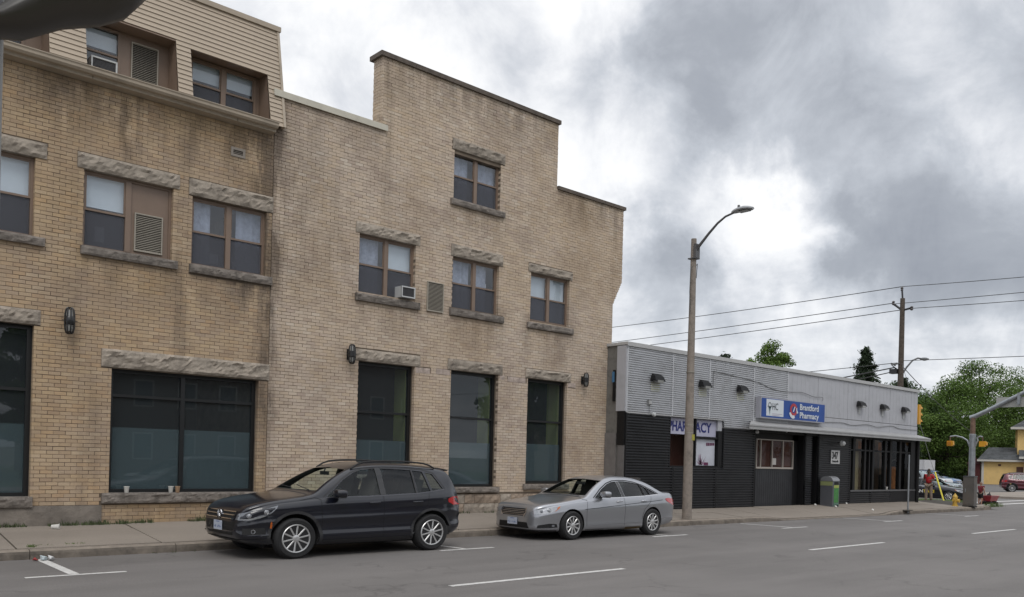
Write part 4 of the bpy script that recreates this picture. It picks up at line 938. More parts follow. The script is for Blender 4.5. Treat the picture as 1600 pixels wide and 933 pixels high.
def ring(mb, cx, cz, r0, r1, y, mat, a0=0, a1=360, n=28, sx=1.0, th=.004):
    vs = []
    for i in range(n+1):
        a = R(a0+(a1-a0)*i/n)
        for r_ in (r0, r1): vs.append((cx+math.cos(a)*r_*sx, y, cz+math.sin(a)*r_))
    mb.add(vs, [(2*i, 2*i+1, 2*i+3, 2*i+2) for i in range(n)], mat)
mb = MB(); ring(mb, sx0+.53, 3.70, .075, .10, yz-.018, GRYT); mb.box(sx0+.40, sx0+.78, yz-.019, yz-.013, 3.655, 3.672, GRYT)
mb.add([(sx0+.44, yz-.018, 3.66), (sx0+.62, yz-.018, 3.66), (sx0+.555, yz-.018, 3.50), (sx0+.53, yz-.018, 3.35), (sx0+.505, yz-.018, 3.50)], [(0,1,2,3,4)], M('sign_teal', (.10,.16,.18), .5))
for zz, x0_, x1_ in ((3.42, .68, 1.32), (3.37, .68, 1.15)): mb.box(sx0+x0_, sx0+x1_, yz-.018, yz-.013, zz, zz+.014, M('sign_pale', (.40,.33,.42), .5))
part(mb, 'logo_print', sg)
RED = M('sign_red', (.40,.03,.04), .4); mb = MB(); ring(mb, sx0+2.05, 3.63, .12, .22, yz-.018, RED, sx=1.1); ring(mb, sx0+2.0, 3.58, .15, .26, yz-.024, SW, 195, 300, 14, 1.0)
mb.add([(sx0+1.98, yz-.026, 3.56), (sx0+2.05, yz-.026, 3.56), (sx0+2.15, yz-.026, 3.74), (sx0+2.08, yz-.026, 3.74)], [(0,1,2,3)], SW); mb.add([(sx0+2.24, yz-.026, 3.50), (sx0+2.34, yz-.026, 3.53), (sx0+2.27, yz-.026, 3.62), (sx0+2.25, yz-.026, 3.72), (sx0+2.2, yz-.026, 3.68)], [(0,1,2,3,4)], SW); part(mb, 'emblem', sg)
text_part('Brantford', .29, SW, 'lettering', sg, (sx0+2.44, yz-.02, 3.655), (1,0,0), (0,0,1), squeeze=1.16, bold=.006)
text_part('Pharmacy', .29, SW, 'lettering', sg, (sx0+2.44, yz-.02, 3.37), (1,0,0), (0,0,1), squeeze=1.16, bold=.006)
# cables, cameras and conduit
CAB = M('grey_cable', (.10,.10,.10), .7)
def cable(pts, r, label, cat='cable', mat=None, name='cable', seg=6):
    P = [Vector(p) for p in pts]; out = []
    for i in range(len(P)-1):
        for j in range(seg):
            t_ = j/seg; p0 = P[max(i-1, 0)]; p3 = P[min(i+2, len(P)-1)]; a, b = P[i], P[i+1]
            out.append(.5*((2*a) + (b-p0)*t_ + (2*p0-5*a+4*b-p3)*t_**2 + (3*a-p0-3*b+p3)*t_**3))
    out.append(P[-1]); mb = MB(); mb.tube(out, r, mat or CAB, 6); o = mb.build(name, smooth=True, loc=tuple(P[0])); return tag(o, label, cat)
cable([(22.75, YP-.05, 4.05), (22.76, YP-.05, 4.55), (23.0, YP-.05, 4.58), (25.1, YP-.05, 4.46), (26.2, YP-.05, 4.28), (27.3, YP-.05, 4.26), (28.1, YP-.05, 4.30), (28.9, YP-.06, 4.2), (29.5, YP-.06, 4.22), (29.55, YP-.06, 4.1)], .009, 'grey conduit running along the cladding above the blue sign', 'conduit')
cable([(29.5, YP-.04, 3.30), (31, YP-.04, 3.36), (31.9, YP-.04, 3.30), (33.1, YP-.04, 3.38), (34.0, YP-.05, 3.32), (35.2, YP-.04, 3.42), (36, YP-.04, 3.34), (37.7, YP-.04, 3.34)], .010, 'dark loose cable strung along the grey panels right of the blue sign')
for x, z, lb in ((19.75, 3.07, 'white dome security camera at the silver and black cladding edge'), (25.15, 2.78, 'white security camera hanging under the left end of the canopy')):
    t = thing('security_camera', lb, 'camera', (x, YP-.04, z)); mb = MB(); mb.tube([(0,0,.22 if x > 20 else .02), (0,-.05,.20 if x > 20 else .03), (0,-.08,.06)], .02, BLKM if x > 20 else WHT, 8); mb.build('bracket', t); mb = MB(); mb.lathe((0,-.10,0), [(.02,-.06),(.055,-.04),(.06,.02),(.03,.05)], WHT, 12, axis='y'); mb.build('camera_head', t, smooth=True)
t = thing('junction_box', 'small grey box on the silver cladding under the leftmost hooded lamp', 'box', (19.62, YP-.03, 3.42)); mb = MB(); mb.box(-.07,.07,-.06,0,-.07,.07,M('box_grey',(.2,.2,.2),.6)); mb.box(-.05,.05,-.075,-.06,-.05,.05,CAP); mb.build('box', t); mb = MB(); mb.tube([(0,-.03,-.07),(0,-.03,-.3)], .008, CAB, 6); mb.build('conduit', t)
# ================================================================== CARS
def interp(tab, x):
    if x <= tab[0][0]: return tab[0][1]
    for i in range(len(tab)-1):
        a, b = tab[i], tab[i+1]
        if x <= b[0]:
            t = (x-a[0])/(b[0]-a[0]); p0 = tab[max(0, i-1)]; p3 = tab[min(len(tab)-1, i+2)]
            def sl(p, q): return (q[1]-p[1])/max(1e-6, q[0]-p[0])
            m1 = (sl(p0, a)+sl(a, b))/2 if i > 0 else sl(a, b); m2 = (sl(a, b)+sl(b, p3))/2 if i+2 < len(tab) else sl(a, b)
            if i > 0 and sl(p0, a)*sl(a, b) <= 0: m1 = 0
            if i+2 < len(tab) and sl(a, b)*sl(b, p3) <= 0: m2 = 0
            h = b[0]-a[0]; lim = 3*abs(sl(a, b)); m1 = max(-lim, min(lim, m1)); m2 = max(-lim, min(lim, m2))
            return (2*t**3-3*t*t+1)*a[1]+(t**3-2*t*t+t)*h*m1+(-2*t**3+3*t*t)*b[1]+(t**3-t*t)*h*m2
    return tab[-1][1]
def section(sp, x, inset=0.0, floor=None):
    """half ring (y, z) from bottom centre round to roof centre"""
    zt = interp(sp['top'], x)-inset; zb = interp(sp['bot'], x)+inset; w = interp(sp['wid'], x)-inset
    if floor is not None: zb = floor
    bl = min(interp(sp['belt'], x), zt-.05); rz = sp['roofz']; rw = interp(sp['roofw'], x)-inset if 'roofw' in sp else sp['rw']-inset
    zb = min(zb, bl-.12)
    sh = w*sp.get('shoulder', .955)
    tt = max(0, min(1, (zt-bl)/max(.05, rz-bl)))
    topw = sh*(1-tt)+rw*tt                      # where the glasshouse side meets the top skin
    cr = .05+.05*tt
    def z_(f): return zb+(bl-zb)*f
    P = [(0, zb), (w*.6, zb), (w*.90, zb+.005), (w*.965, zb+.05), *[(w*a, z_(b)) for a, b in sp.get('side', ((.985,.30),(.975,.42),(1.0,.66),(.996,.80)))], (sh+.008, z_(.965)), (sh-.012, bl+.012*(1 if zt-bl > .06 else .3))]
    dz = zt-bl
    for f in (.25, .5, .75): P.append((sh+(topw-sh)*f*.9-.012*(1-f), bl+(dz-cr*.9)*f))
    P += [(topw+.004, zt-cr*.85), (topw-cr*.30, zt-cr*.38), (topw-cr*1.05, zt-cr*.06-.012*0), (topw*.72, zt+sp['crown']*.35), (topw*.4, zt+sp['crown']*.8), (0, zt+sp['crown'])]
    return P
def loft(sp, xs, inset=0.0, floor=None):
    vs, fs = [], []; n = None
    for x in xs:
        P = section(sp, x, inset, floor); full = [(-y, z) for y, z in P] + [(y, z) for y, z in reversed(P[1:-1])]
        n = len(full); vs += [(x, y, z) for y, z in full]
    for i in range(len(xs)-1):
        for k in range(n): fs.append((i*n+k, i*n+(k+1) % n, (i+1)*n+(k+1) % n, (i+1)*n+k))
    fs.append(tuple(reversed(range(n)))); fs.append(tuple((len(xs)-1)*n+k for k in range(n)))
    me = bpy.data.meshes.new('loft'); me.from_pydata(vs, [], fs); b = bmesh.new(); b.from_mesh(me); bmesh.ops.recalc_face_normals(b, faces=b.faces); b.to_mesh(me); b.free(); return me
def obj_of(me, name='tmp'):
    o = bpy.data.objects.new(name, me); C.objects.link(o); return o
def inset_poly(poly, d):
    """grow (d>0) or shrink a simple polygon"""
    n = len(poly); ar = sum(poly[i][0]*poly[(i+1) % n][1]-poly[(i+1) % n][0]*poly[i][1] for i in range(n)); s = 1 if ar > 0 else -1; out = []
    for i in range(n):
        p0, p1, p2 = Vector(poly[i-1]), Vector(poly[i]), Vector(poly[(i+1) % n]); e1 = (p1-p0).normalized(); e2 = (p2-p1).normalized()
        n1 = Vector((e1.y, -e1.x))*s; n2 = Vector((e2.y, -e2.x))*s; m = (n1+n2); m = m/max(.5, m.dot(n1)) if m.length > 1e-6 else n1; out.append(tuple(p1+m*d))
    return out
def densify(poly, st, closed=True):
    out = []; n = len(poly)
    for i in range(n if closed else n-1):
        a, b = Vector(poly[i]), Vector(poly[(i+1) % n]); k = max(1, int((b-a).length/st))
        for j in range(k): out.append(tuple(a.lerp(b, j/k)))
    if not closed: out.append(tuple(poly[-1]))
    return out
def patch(car, poly, frame, off, mat, name, step=.05, parent=None, mir=False, thick=0.0):
    """sheet that follows the body: poly in (u, v) of the projection frame, laid on the loft"""
    pts = densify(poly, step); nb = len(pts); us = [p[0] for p in pts]; vz = [p[1] for p in pts]
    def inside(p):
        c = False; j = nb-1
        for i in range(nb):
            if (pts[i][1] > p[1]) != (pts[j][1] > p[1]) and p[0] < (pts[j][0]-pts[i][0])*(p[1]-pts[i][1])/(pts[j][1]-pts[i][1])+pts[i][0]: c = not c
            j = i
        return c
    allp = [Vector(p) for p in pts]; u = min(us)+step*.5
    while u < max(us):
        v = min(vz)+step*.5
        while v < max(vz):
            if inside((u, v)) and min((Vector((u, v))-Vector(q)).length for q in pts) > step*.45: allp.append(Vector((u, v)))
            v += step
        u += step
    vv, _, ff, _, _, _ = delaunay_2d_cdt(allp, [], [list(range(nb))], 1, 1e-5)
    bvh = car['bvh']; out = []
    for p in vv:
        o, d = frame(p[0], p[1]); hit = bvh.ray_cast(o, d)
        if hit[0] is None: hit = bvh.find_nearest(o+d*(1.0))
        nrm = hit[1]
        out.append(Vector(hit[0])+nrm*off)
    mb = MB(); mb.add(out, [tuple(f) for f in ff], mat)
    if thick:
        n = len(out); 
    sides = [1, -1] if mir else [1]; res = []
    for s in sides:
        m2 = MB(); m2.add([(v[0], v[1]*s, v[2]) for v in out], [tuple(f) if s == 1 else tuple(reversed(f)) for f in ff], mat)
        me = bpy.data.meshes.new(name); me.from_pydata(m2.v, [], m2.f); me.materials.append(mat); me.polygons.foreach_set('use_smooth', [True]*len(me.polygons))
        # face outwards
        o = bpy.data.objects.new(name, me); C.objects.link(o); o.parent = parent or car['root']; res.append(o)
    return res if mir else res[0]
def fr_side(x, z): return Vector((x, -3, z)), Vector((0, 1, 0))       # near (driver's) side
def fr_front(y, z): return Vector((-3, y, z)), Vector((1, 0, 0))
def fr_rear(y, z): return Vector((9, y, z)), Vector((-1, 0, 0))
def fr_top(x, y): return Vector((x, y, 4)), Vector((0, 0, -1))
def fr_polar(cx):
    def f(th, z):
        a = R(th); d = Vector((-math.cos(a), -math.sin(a), 0)); return Vector((cx, 0, z))+d*3.5, -d
    return f
def fr_polar_r(cx):
    def f(th, z):
        a = R(th); d = Vector((math.cos(a), -math.sin(a), 0)); return Vector((cx, 0, z))+d*3.5, -d
    return f
TYRE = M('tyre_rubber', (.016, .016, .017), .85, var=.2, vscale=20, coord='obj'); RIM = M('alloy_wheel', (.62, .62, .62), .32, metal=.7, coord='obj'); RIMD = M('wheel_well_dark', (.015, .015, .016), .8)
ARCH = M('arch_liner', (.008, .008, .009), .9); PLAS = M('black_trim_plastic', (.022, .022, .024), .6); CHROME = M('chrome', (.62, .62, .64), .12, metal=1.0); CABIN = M('cabin_trim', (.035, .033, .032), .85); SEATM = M('seat_cloth', (.06, .055, .052), .9)
LENS = M('headlamp_reflector', (.42, .43, .45), .15, metal=.6, coat=.6); LENSD = M('headlamp_dark', (.20, .21, .23), .15, metal=.4, coat=.8); LENSB = M('headlamp_bulb', (.42, .43, .45), .10, metal=.6, coat=1.0); AMB = M('amber_lens', (.55, .12, .01), .2, coat=.8); REDL = M('tail_lens', (.45, .012, .015), .18, coat=.8)
CGL = glass('car_glass', (.80, .86, .84), 1.1, 1.55); CGP = glass('privacy_glass', (.42, .48, .48), 1.2, 1.6); PLATE = M('licence_plate', (.42, .46, .55), .45); PBL = M('plate_blue', (.14, .19, .36), .5); SEAM = M('panel_gap', (.004, .004, .005), .8)
def wheel(root, x, y, r, w, side, style, rimr):
    g = thing('wheel', None, None, (x, y, r)); g.parent = root; del_ = None; s = side   # side -1 = towards the road
    mb = MB(); hw = w/2
    prof = [(rimr, -hw*.82), (rimr+.012, -hw*.95), (r-.035, -hw), (r-.012, -hw*.86), (r, -hw*.6), (r, hw*.6), (r-.012, hw*.86), (r-.035, hw), (rimr+.012, hw*.95), (rimr, hw*.82)]
    mb.lathe((0,0,0), prof, TYRE, 40, axis='y'); mb.build('tyre', g, smooth=True)
    mb = MB(); q = s*hw; f = lambda d: q-s*d*1.0
    def rl(prof, mat, n=40): mb.lathe((0,0,0), [(a, q-s*b) for a, b in prof], mat, n, axis='y')
    # rim barrel: outer lip, inner well
    vs = []; n = 40; ring = [(rimr+.006, .012), (rimr-.004, .002), (rimr-.016, .006), (rimr-.022, .03), (rimr-.04, .09)]
    for (a, b) in ring:
        for k in range(n): an = 2*math.pi*k/n; vs.append((math.cos(an)*a, q-s*b, math.sin(an)*a))
    mb.add(vs, [(i*n+k, i*n+(k+1) % n, (i+1)*n+(k+1) % n, (i+1)*n+k) for i in range(len(ring)-1) for k in range(n)], RIM)
    ns, sw, tw = style
    for i in range(ns):
        a0 = 2*math.pi*i/ns+.2
        for (r0, r1, w0, w1) in ((.045, rimr-.012, sw, sw*.78),):
            u = Vector((math.cos(a0), 0, math.sin(a0))); v = Vector((-math.sin(a0+tw), 0, math.cos(a0+tw)))
            pts = []
            for (rr_, ww, dp) in ((r0, w0, .018), ((r0+r1)/2, (w0+w1)/2*.92, .014), (r1, w1, .010)):
                for e_, dd in ((-.5, .008), (-.28, 0), (.28, 0), (.5, .008)): p = u*rr_+v*ww*e_; pts.append((p.x, q-s*(dp+dd), p.z))
                for e_ in (.5, -.5): p = u*rr_+v*ww*e_; pts.append((p.x, q-s*(dp+.05), p.z))
            mb.add(pts, [(j*6+k, j*6+(k+1) % 6, (j+1)*6+(k+1) % 6, (j+1)*6+k) for j in (0, 1) for k in range(6)], RIM)
    mb.lathe((0,0,0), [(.062, q-s*.06), (.060, q-s*.018), (.045, q-s*.012), (.03, q-s*.010), (.0295, q-s*.006), (.001, q-s*.005)], RIM, 20, axis='y'); mb.build('rim', g, smooth=True)
    mb = MB(); mb.lathe((0,0,0), [(rimr-.03, q-s*.10), (rimr-.03, q-s*.11)], RIMD, 28, axis='y'); mb.lathe((0,0,0), [(rimr*.62, q-s*.075), (rimr*.62, q-s*.085)], M('brake_disc', (.11,.105,.10), .4, metal=.7), 28, axis='y'); mb.build('brake_disc', g)
    return g
def make_car(root, sp, paint, detail=True):
    L_ = sp['len']; n = 74 if detail else 40
    xs = [0, .004, .014, .03, .055, .09, .14, .2]; xs += [.2+(L_-.4)*i/n for i in range(1, n)]; xs += [L_-v for v in (.2, .14, .09, .055, .03, .014, .004, 0)]
    base = loft(sp, xs); 
    bo = obj_of(base); car = {'root': root, 'sp': sp}
    sub = bo.modifiers.new('s', 'SUBSURF'); sub.levels = 1; sub.subdivision_type = 'CATMULL_CLARK'
    dg = bpy.context.evaluated_depsgraph_get(); smooth_me = bpy.data.meshes.new_from_object(bo.evaluated_get(dg)); bpy.data.objects.remove(bo)
    b = bmesh.new(); b.from_mesh(smooth_me); car['bvh'] = BVHTree.FromBMesh(b); b.faces.ensure_lookup_table(); b.normal_update()
    vn = [v.normal.copy() for v in b.verts]; fv = [[v.index for v in f.verts] for f in b.faces]; fco = [[v.co.copy() for v in f.verts] for f in b.faces]; b.free()
    for m in (paint, ARCH, CABIN): smooth_me.materials.append(m)
    body = obj_of(smooth_me, 'body'); cuts = []
    def cutter(me, mi):
        for m in (paint, ARCH, CABIN): me.materials.append(m)
        me.polygons.foreach_set('material_index', [mi]*len(me.polygons)); o = obj_of(me); cuts.append(o); return o
    def bprism(poly, axis, a, b_, mi):
        m = MB(); m.prism(poly, axis, a, b_, ARCH); me = bpy.data.meshes.new('c'); me.from_pydata(m.v, [], m.f); q = bmesh.new(); q.from_mesh(me); bmesh.ops.recalc_face_normals(q, faces=q.faces); q.to_mesh(me); q.free(); return cutter(me, mi)
    for ax, zr, ra in sp['arches']:
        P = [(ax+ra*math.cos(2*math.pi*k/44), zr+ra*math.sin(2*math.pi*k/44)) for k in range(44)]
        for s in (-1, 1): bprism(P, 'y', s*(sp['w']-.30), s*(sp['w']+.2), 1)
    if sp.get('cabin'):
        c0, c1, fl = sp['cabin']; m_ = loft(sp, [c0+(c1-c0)*i/26 for i in range(27)], .045, fl); cutter(m_, 2)
        for w_ in sp['side_glass']: bprism(w_['poly'], 'y', -1.4, 1.4, 2 if detail else 2)
        for key, a, b_ in (('windscreen', *sp['ws_x']), ('rear_glass', *sp['rg_x'])):
            P = sp[key]; P2 = [(-y, z) for y, z in P] + [(y, z) for y, z in reversed(P)]; bprism(P2, 'x', a, b_, 2)
    for i, c_ in enumerate(cuts):
        md = body.modifiers.new('b%d' % i, 'BOOLEAN'); md.operation = 'DIFFERENCE'; md.object = c_; md.solver = 'EXACT'
    dg = bpy.context.evaluated_depsgraph_get(); me = bpy.data.meshes.new_from_object(body.evaluated_get(dg))
    for c_ in cuts: bpy.data.objects.remove(c_)
    bpy.data.objects.remove(body); me.name = 'body'
    # shading normals from the uncut skin, so the cuts do not crease the paint
    nl = [None]*len(me.loops); me.polygons.foreach_set('use_smooth', [True]*len(me.polygons)); bvh = car['bvh']
    for p in me.polygons:
        for li in p.loop_indices:
            co = me.vertices[me.loops[li].vertex_index].co; nn = p.normal
            if p.material_index == 0:
                h = bvh.find_nearest(co)
                if h[0] is not None and h[3] < .002 and h[1].dot(p.normal) > .6:
                    fi = h[2]; ws = [1/((q-co).length+1e-4)**2 for q in fco[fi]]; s_ = sum(ws); v = Vector((0,0,0))
                    for w_, vi in zip(ws, fv[fi]): v += vn[vi]*(w_/s_)
                    nn = v.normalized()
            nl[li] = nn
    me.normals_split_custom_set([tuple(v) for v in nl])
    bo = bpy.data.objects.new('body', me); C.objects.link(bo); bo.parent = root; car['body'] = bo
    if sp.get('cabin'):
        for w_ in sp['side_glass']:
            patch(car, inset_poly(w_['poly'], .012), fr_side, -.012, w_.get('mat', CGL), 'side_window', .09, mir=True)
        for key, fr_, a in (('windscreen', fr_front, -.012), ('rear_glass', fr_rear, -.012)):
            P = sp[key]; P2 = [(-y, z) for y, z in P] + [(y, z) for y, z in reversed(P)]
            patch(car, inset_poly(P2, .012), fr_, a, CGL if key == 'windscreen' else CGP, key, .09)
    return car
def strip(car, pts, frame, w, mat, name, off=.002, mir=False, parent=None, st=.04):
    """narrow ribbon laid on the body along a polyline of (u, v)"""
    P = [Vector(p) for p in densify(pts, st, False)]; L1, L2 = [], []
    for i, p in enumerate(P):
        t = (P[min(i+1, len(P)-1)]-P[max(0, i-1)]).normalized(); nn = Vector((-t.y, t.x))*w/2; L1.append(p+nn); L2.append(p-nn)
    out = []
    for p in L1+L2:
        o, d = frame(p[0], p[1]); h = car['bvh'].ray_cast(o, d)
        if h[0] is None: h = car['bvh'].find_nearest(o+d)
        out.append(Vector(h[0])+h[1]*off)
    n = len(L1); fs = [(i, i+1, n+i+1, n+i) for i in range(n-1)]; res = []
    for s in ([1, -1] if mir else [1]):
        me = bpy.data.meshes.new(name); me.from_pydata([(v.x, v.y*s, v.z) for v in out], [], fs if s == 1 else [tuple(reversed(f)) for f in fs]); me.materials.append(mat)
        me.polygons.foreach_set('use_smooth', [True]*len(fs)); o = bpy.data.objects.new(name, me); C.objects.link(o); o.parent = parent or car['root']; res.append(o)
    return res
def surf(car, frame, u, v, off=0.0):
    o, d = frame(u, v); h = car['bvh'].ray_cast(o, d); 
    if h[0] is None: h = car['bvh'].find_nearest(o+d)
    return Vector(h[0])+h[1]*off, h[1]
def mirror(root, car, x, z, paint, s, base, small=1.0):
    p, n_ = surf(car, fr_side, x, z); y = abs(p.y); g = thing('door_mirror', None, None, (0,0,0)); g.parent = root
    mb = MB(); mb.tube([(x, -s*-1*(y-.02)*-1 if False else s*(y-.02), z-.01), (x-.02, s*(y+.07), z+.0)], .028, PLAS, 8); mb.build('mirror_foot', g, smooth=True)
    vs = []; st = [(-.085, .35, .6), (-.07, .8, .9), (-.02, 1, 1), (.03, 1.0, 1.0), (.06, .94, .94), (.066, .85, .85)]; cy = s*(y+.155); n = 14
    for (dx, a, b_) in st:
        for k in range(n):
            an = 2*math.pi*k/n; c_, s_ = math.cos(an), math.sin(an); e = .7; yy = abs(c_)**e*(1 if c_ > 0 else -1)*.115*a*small; zz = abs(s_)**e*(1 if s_ > 0 else -1)*.072*b_*small
            vs.append((x-.03+dx*1.2, cy+yy, z+.055+zz))
    mb = MB(); mb.add(vs, [(i*n+k, i*n+(k+1) % n, (i+1)*n+(k+1) % n, (i+1)*n+k) for i in range(len(st)-1) for k in range(n)] + [tuple(range(n)), tuple((len(st)-1)*n+k for k in range(n))], paint); mb.build('mirror_shell', g, smooth=True)
    mb = MB(); mb.box(x+.052, x+.055, cy-.09, cy+.09, z-.0, z+.11, M('mirror_glass', (.6,.62,.65), .05, metal=1.0)); mb.build('mirror_glass', g)
    if base: mb = MB(); mb.box(x-.10, x+.04, cy-.085, cy+.085, z-.025, z-.0, PLAS); mb.build('mirror_base', g)
def seats(root, xs_, zf, w, extra=True):
    for x in xs_:
        for y in ((-.37, .37) if x == xs_[0] else (-.38, .38)):
            g = thing('seat', None, None); g.parent = root
            mb = MB(); mb.box(x-.35, x+.12, y-.24, y+.24, zf+.1, zf+.34, SEATM); mb.obox((x+.22, y, zf+.66), ((1,0,-.25),(0,1,0),(.25,0,1)), (.065,.23,.34), SEATM); mb.build('seat_back', g); mb = MB(); mb.obox((x+.31, y, zf+1.07), ((1,0,-.25),(0,1,0),(.25,0,1)), (.045,.13,.09), SEATM); mb.build('headrest', g)
def steering(root, x, z):
    mb = MB(); n = 24; c = Vector((x, -.37, z)); u = Vector((0,1,0)); v = Vector((.35,0,.94)).normalized(); mb.tube([c+u*math.cos(2*math.pi*k/n)*.185+v*math.sin(2*math.pi*k/n)*.185 for k in range(n+1)], .016, PLAS, 6, cap=False); mb.tube([c-u*.18, c, c+u*.18], .02, PLAS, 6); mb.tube([c, c-v*.17], .02, PLAS, 6); mb.tube([c, c+Vector((-.3,0,-.12))], .035, PLAS, 6); mb.build('steering_wheel', root, smooth=True)
def plate(root, car, front=True, z=.5, seed=1):
    p, n_ = surf(car, fr_front if front else fr_rear, 0, z); g = thing('licence_plate', None, None); g.parent = root; x = p.x-(.018 if front else -.018); s = -1 if front else 1
    mb = MB(); mb.box(min(x, x+s*.006), max(x, x+s*.006), -.155, .155, z-.078, z+.078, PLATE); mb.build('plate', g); rr = random.Random(seed); mb = MB()
    for i in range(7):
        if i == 4: continue
        y = -.13+i*.038
        for _ in range(3): w_ = rr.uniform(.006, .02); h_ = rr.uniform(.010, .032); oy = rr.uniform(0, .012); oz = rr.uniform(0, .02); mb.box(min(x+s*.006, x+s*.008), max(x+s*.006, x+s*.008), y+oy, y+oy+w_, z-.045+oz, z-.045+oz+h_, PBL)
    mb.box(min(x+s*.006, x+s*.008), max(x+s*.006, x+s*.008), -.06, .06, z+.05, z+.065, PBL); mb.build('plate_print', g)

# ---------------- dark compact SUV
def suv_spec():
    k = lambda x: x if x < 3.6 else 3.6+(x-3.6)*.78       # short tail behind the rear axle
    s = _suv()
    for key in ('top', 'bot', 'wid', 'belt'): s[key] = [(k(a), b) for a, b in s[key]]
    s['len'] = k(4.43); s['side_glass'][3]['poly'] = [(k(a), b) for a, b in s['side_glass'][3]['poly']]; s['cabin'] = (1.36, k(4.10), .42); s['rg_x'] = (3.75, 4.5); return s
def _suv(): return dict(len=4.43, w=.905, roofz=1.62, crown=.030, rw=.60, shoulder=.95, side=((.990,.22),(.988,.27),(.958,.33),(.966,.50),(.998,.575),(.998,.60),(.982,.66),(.975,.80),(.985,.90)),
    top=[(0,.60),(.02,.70),(.06,.80),(.13,.875),(.25,.925),(.5,.985),(.85,1.035),(1.1,1.075),(1.22,1.11),(1.5,1.30),(1.8,1.475),(2.05,1.575),(2.4,1.625),(2.9,1.635),(3.5,1.60),(3.95,1.545),(4.08,1.50),(4.2,1.30),(4.30,1.12),(4.36,.98),(4.40,.85),(4.43,.66)],
    bot=[(0,.50),(.02,.40),(.10,.31),(.3,.255),(.6,.22),(1,.20),(3.4,.20),(3.9,.25),(4.25,.33),(4.4,.42),(4.43,.50)],
    wid=[(0,.50),(.02,.60),(.06,.68),(.13,.745),(.25,.80),(.42,.845),(.7,.882),(1.1,.898),(1.6,.905),(3.1,.905),(3.6,.897),(4.0,.865),(4.2,.815),(4.33,.75),(4.40,.68),(4.43,.60)],
    belt=[(0,.70),(.3,.86),(.9,.95),(1.3,.985),(2.2,1.02),(3.2,1.055),(4.0,1.09),(4.43,.9)],
    arches=[(.868,.355,.405),(3.472,.355,.405)], cabin=(1.36,4.10,.42),
    side_glass=[dict(poly=[(1.42,1.045),(1.78,1.335),(1.98,1.45),(2.15,1.51),(2.43,1.535),(2.43,1.065),(2.0,1.05)]), dict(poly=[(2.53,1.07),(2.53,1.535),(2.95,1.53),(3.16,1.515),(3.16,1.095)], mat=CGP), dict(poly=[(3.19,1.10),(3.19,1.512),(3.40,1.49),(3.47,1.12)], mat=CGP), dict(poly=[(3.51,1.13),(3.45,1.475),(3.60,1.445),(3.80,1.17)], mat=CGP)],
    windscreen=[(.70,1.14),(.545,1.515),(.0,1.545)], ws_x=(.9,2.3), rear_glass=[(.62,1.14),(.50,1.45),(.0,1.47)], rg_x=(3.9,4.6))
PAINT_B = M('dark_navy_paint', (.003, .004, .010), .28, metal=.1, coat=.75, coord='obj')
